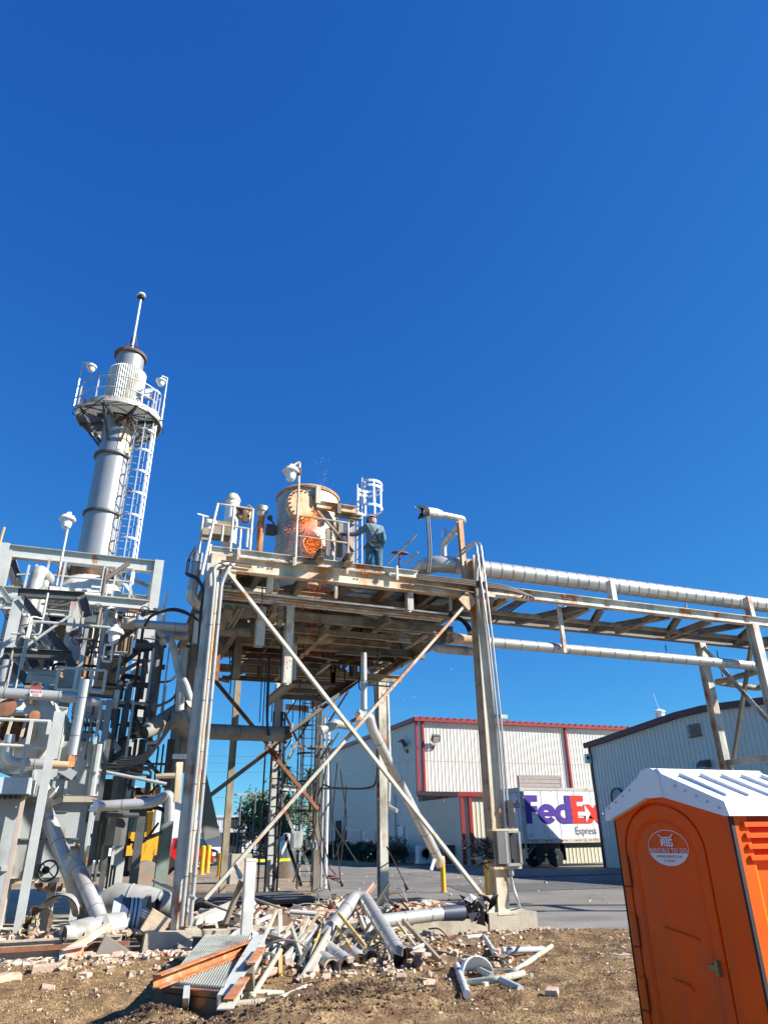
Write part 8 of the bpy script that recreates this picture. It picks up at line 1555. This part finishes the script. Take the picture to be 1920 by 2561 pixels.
tag(MB().tube([th_+Vector((.1, -.02, -.02)), th_, th_+Vector((-.35, .12, .03)), th_+Vector((-.5, .2, -.04))], [.018, .014, .01, .008], 8).build('cutting_torch', mat('brass torch', (.4, .28, .1), .4, .7)), 'brass cutting torch held by the person on the deck', 'torch')
tag(MB().tube(bend([th_+Vector((.1, -.02, -.02)), th_+Vector((.25, -.1, -.5)), th_+Vector((.1, -.15, -1.05)), th_+Vector((.7, -.1, -1.12)), th_+Vector((1.6, .4, -1.15))], .3), .012, 6).build('torch_hose', mat('dull red hose', (.2, .03, .03), .6)), 'dull red torch hose trailing from the torch to the deck', 'hose')
# ------------------------------------------------------------------ SPARKS
SPK = mat('glowing spark', (1.0, .22, .03), emit=.8, var=.2, vscale=20); EMB = mat('cooling ember', (.35, .09, .03), emit=.15, var=.4, vscale=20); PLE = mat('pale spark dust', (.7, .55, .3), .6)
def sparks(n, sampler, smin, smax, m, label, seed):
    rnd = random.Random(seed); vs_ = []; fs = []
    for _ in range(n):
        p = Vector(sampler(rnd)); s_ = rnd.uniform(smin, smax); o = len(vs_); st = rnd.uniform(1, 2.2)
        vs_ += [p+Vector(v)*s_ for v in ((1, 0, 0), (-1, 0, 0), (0, 1, 0), (0, -1, 0), (0, 0, st), (0, 0, -st))]; fs += [tuple(o+q for q in f) for f in ((0, 2, 4), (2, 1, 4), (1, 3, 4), (3, 0, 4), (2, 0, 5), (1, 2, 5), (3, 1, 5), (0, 3, 5))]
    mb = MB(); mb.v = vs_; mb.f = fs; mb.mi = [0]*len(fs); tag(mb.build('spark_shower', m, None, 10), label, 'sparks', None, 'stuff')
src = P4(925, 405, 15.15)
def s_cone(r):
    t = r.random()**.8; x = 925-60*t*1.0+r.gauss(0, 12+60*t); y = 405+150*t+r.gauss(0, 10); q = P4(x, y, 15.15+r.uniform(-.15, .1)); return q
def s_hole(r):
    a_ = r.uniform(0, 6.28); d = r.random()**.5; return P4(908+62*d*math.cos(a_)*.85, 650+52*d*math.sin(a_), 15.2+r.uniform(-.05, .05))
def s_spray(r):
    a_ = r.uniform(0, 6.28); d = 60+r.expovariate(1/40); return P4(900+d*math.cos(a_), 655+d*.8*math.sin(a_)-10, 15.18+r.uniform(-.05, .05))
def s_fall(r): t = r.random(); return P4(945+r.gauss(0, 45+15*t), 880+200*t**1.2, 15.2+r.uniform(-.3, .3))
def s_fall2(r): t = r.random()**1.4; return PY('R5', 1250+r.gauss(0, 70+60*t), 320+500*t, 15.2+r.uniform(-.4, .4))
def s_up(r): t = r.random(); return P4(985+r.gauss(0, 26)+20*(1-t), 330-290*t, 15.6+r.uniform(-.3, .3))
sparks(900, s_cone, .003, .008, SPK, 'dense orange cutting sparks spraying over the vessel jacket', 1); sparks(260, s_hole, .003, .008, SPK, 'orange sparks inside the manhole of the vessel', 2); sparks(300, s_spray, .003, .006, SPK, 'loose orange sparks round the manhole', 3)
sparks(700, s_fall, .004, .009, EMB, 'dull red embers dropping through the deck under the vessel', 4); sparks(500, s_fall2, .005, .011, EMB, 'sparse embers falling below the deck', 5); sparks(90, s_up, .003, .006, PLE, 'pale sparks drifting up into the sky above the frame', 6)
sparks(150, lambda r: (r.uniform(4, 9), r.uniform(13, 18), r.uniform(.8, 5)), .004, .009, PLE, 'pale specks drifting down in front of the warehouse', 7)
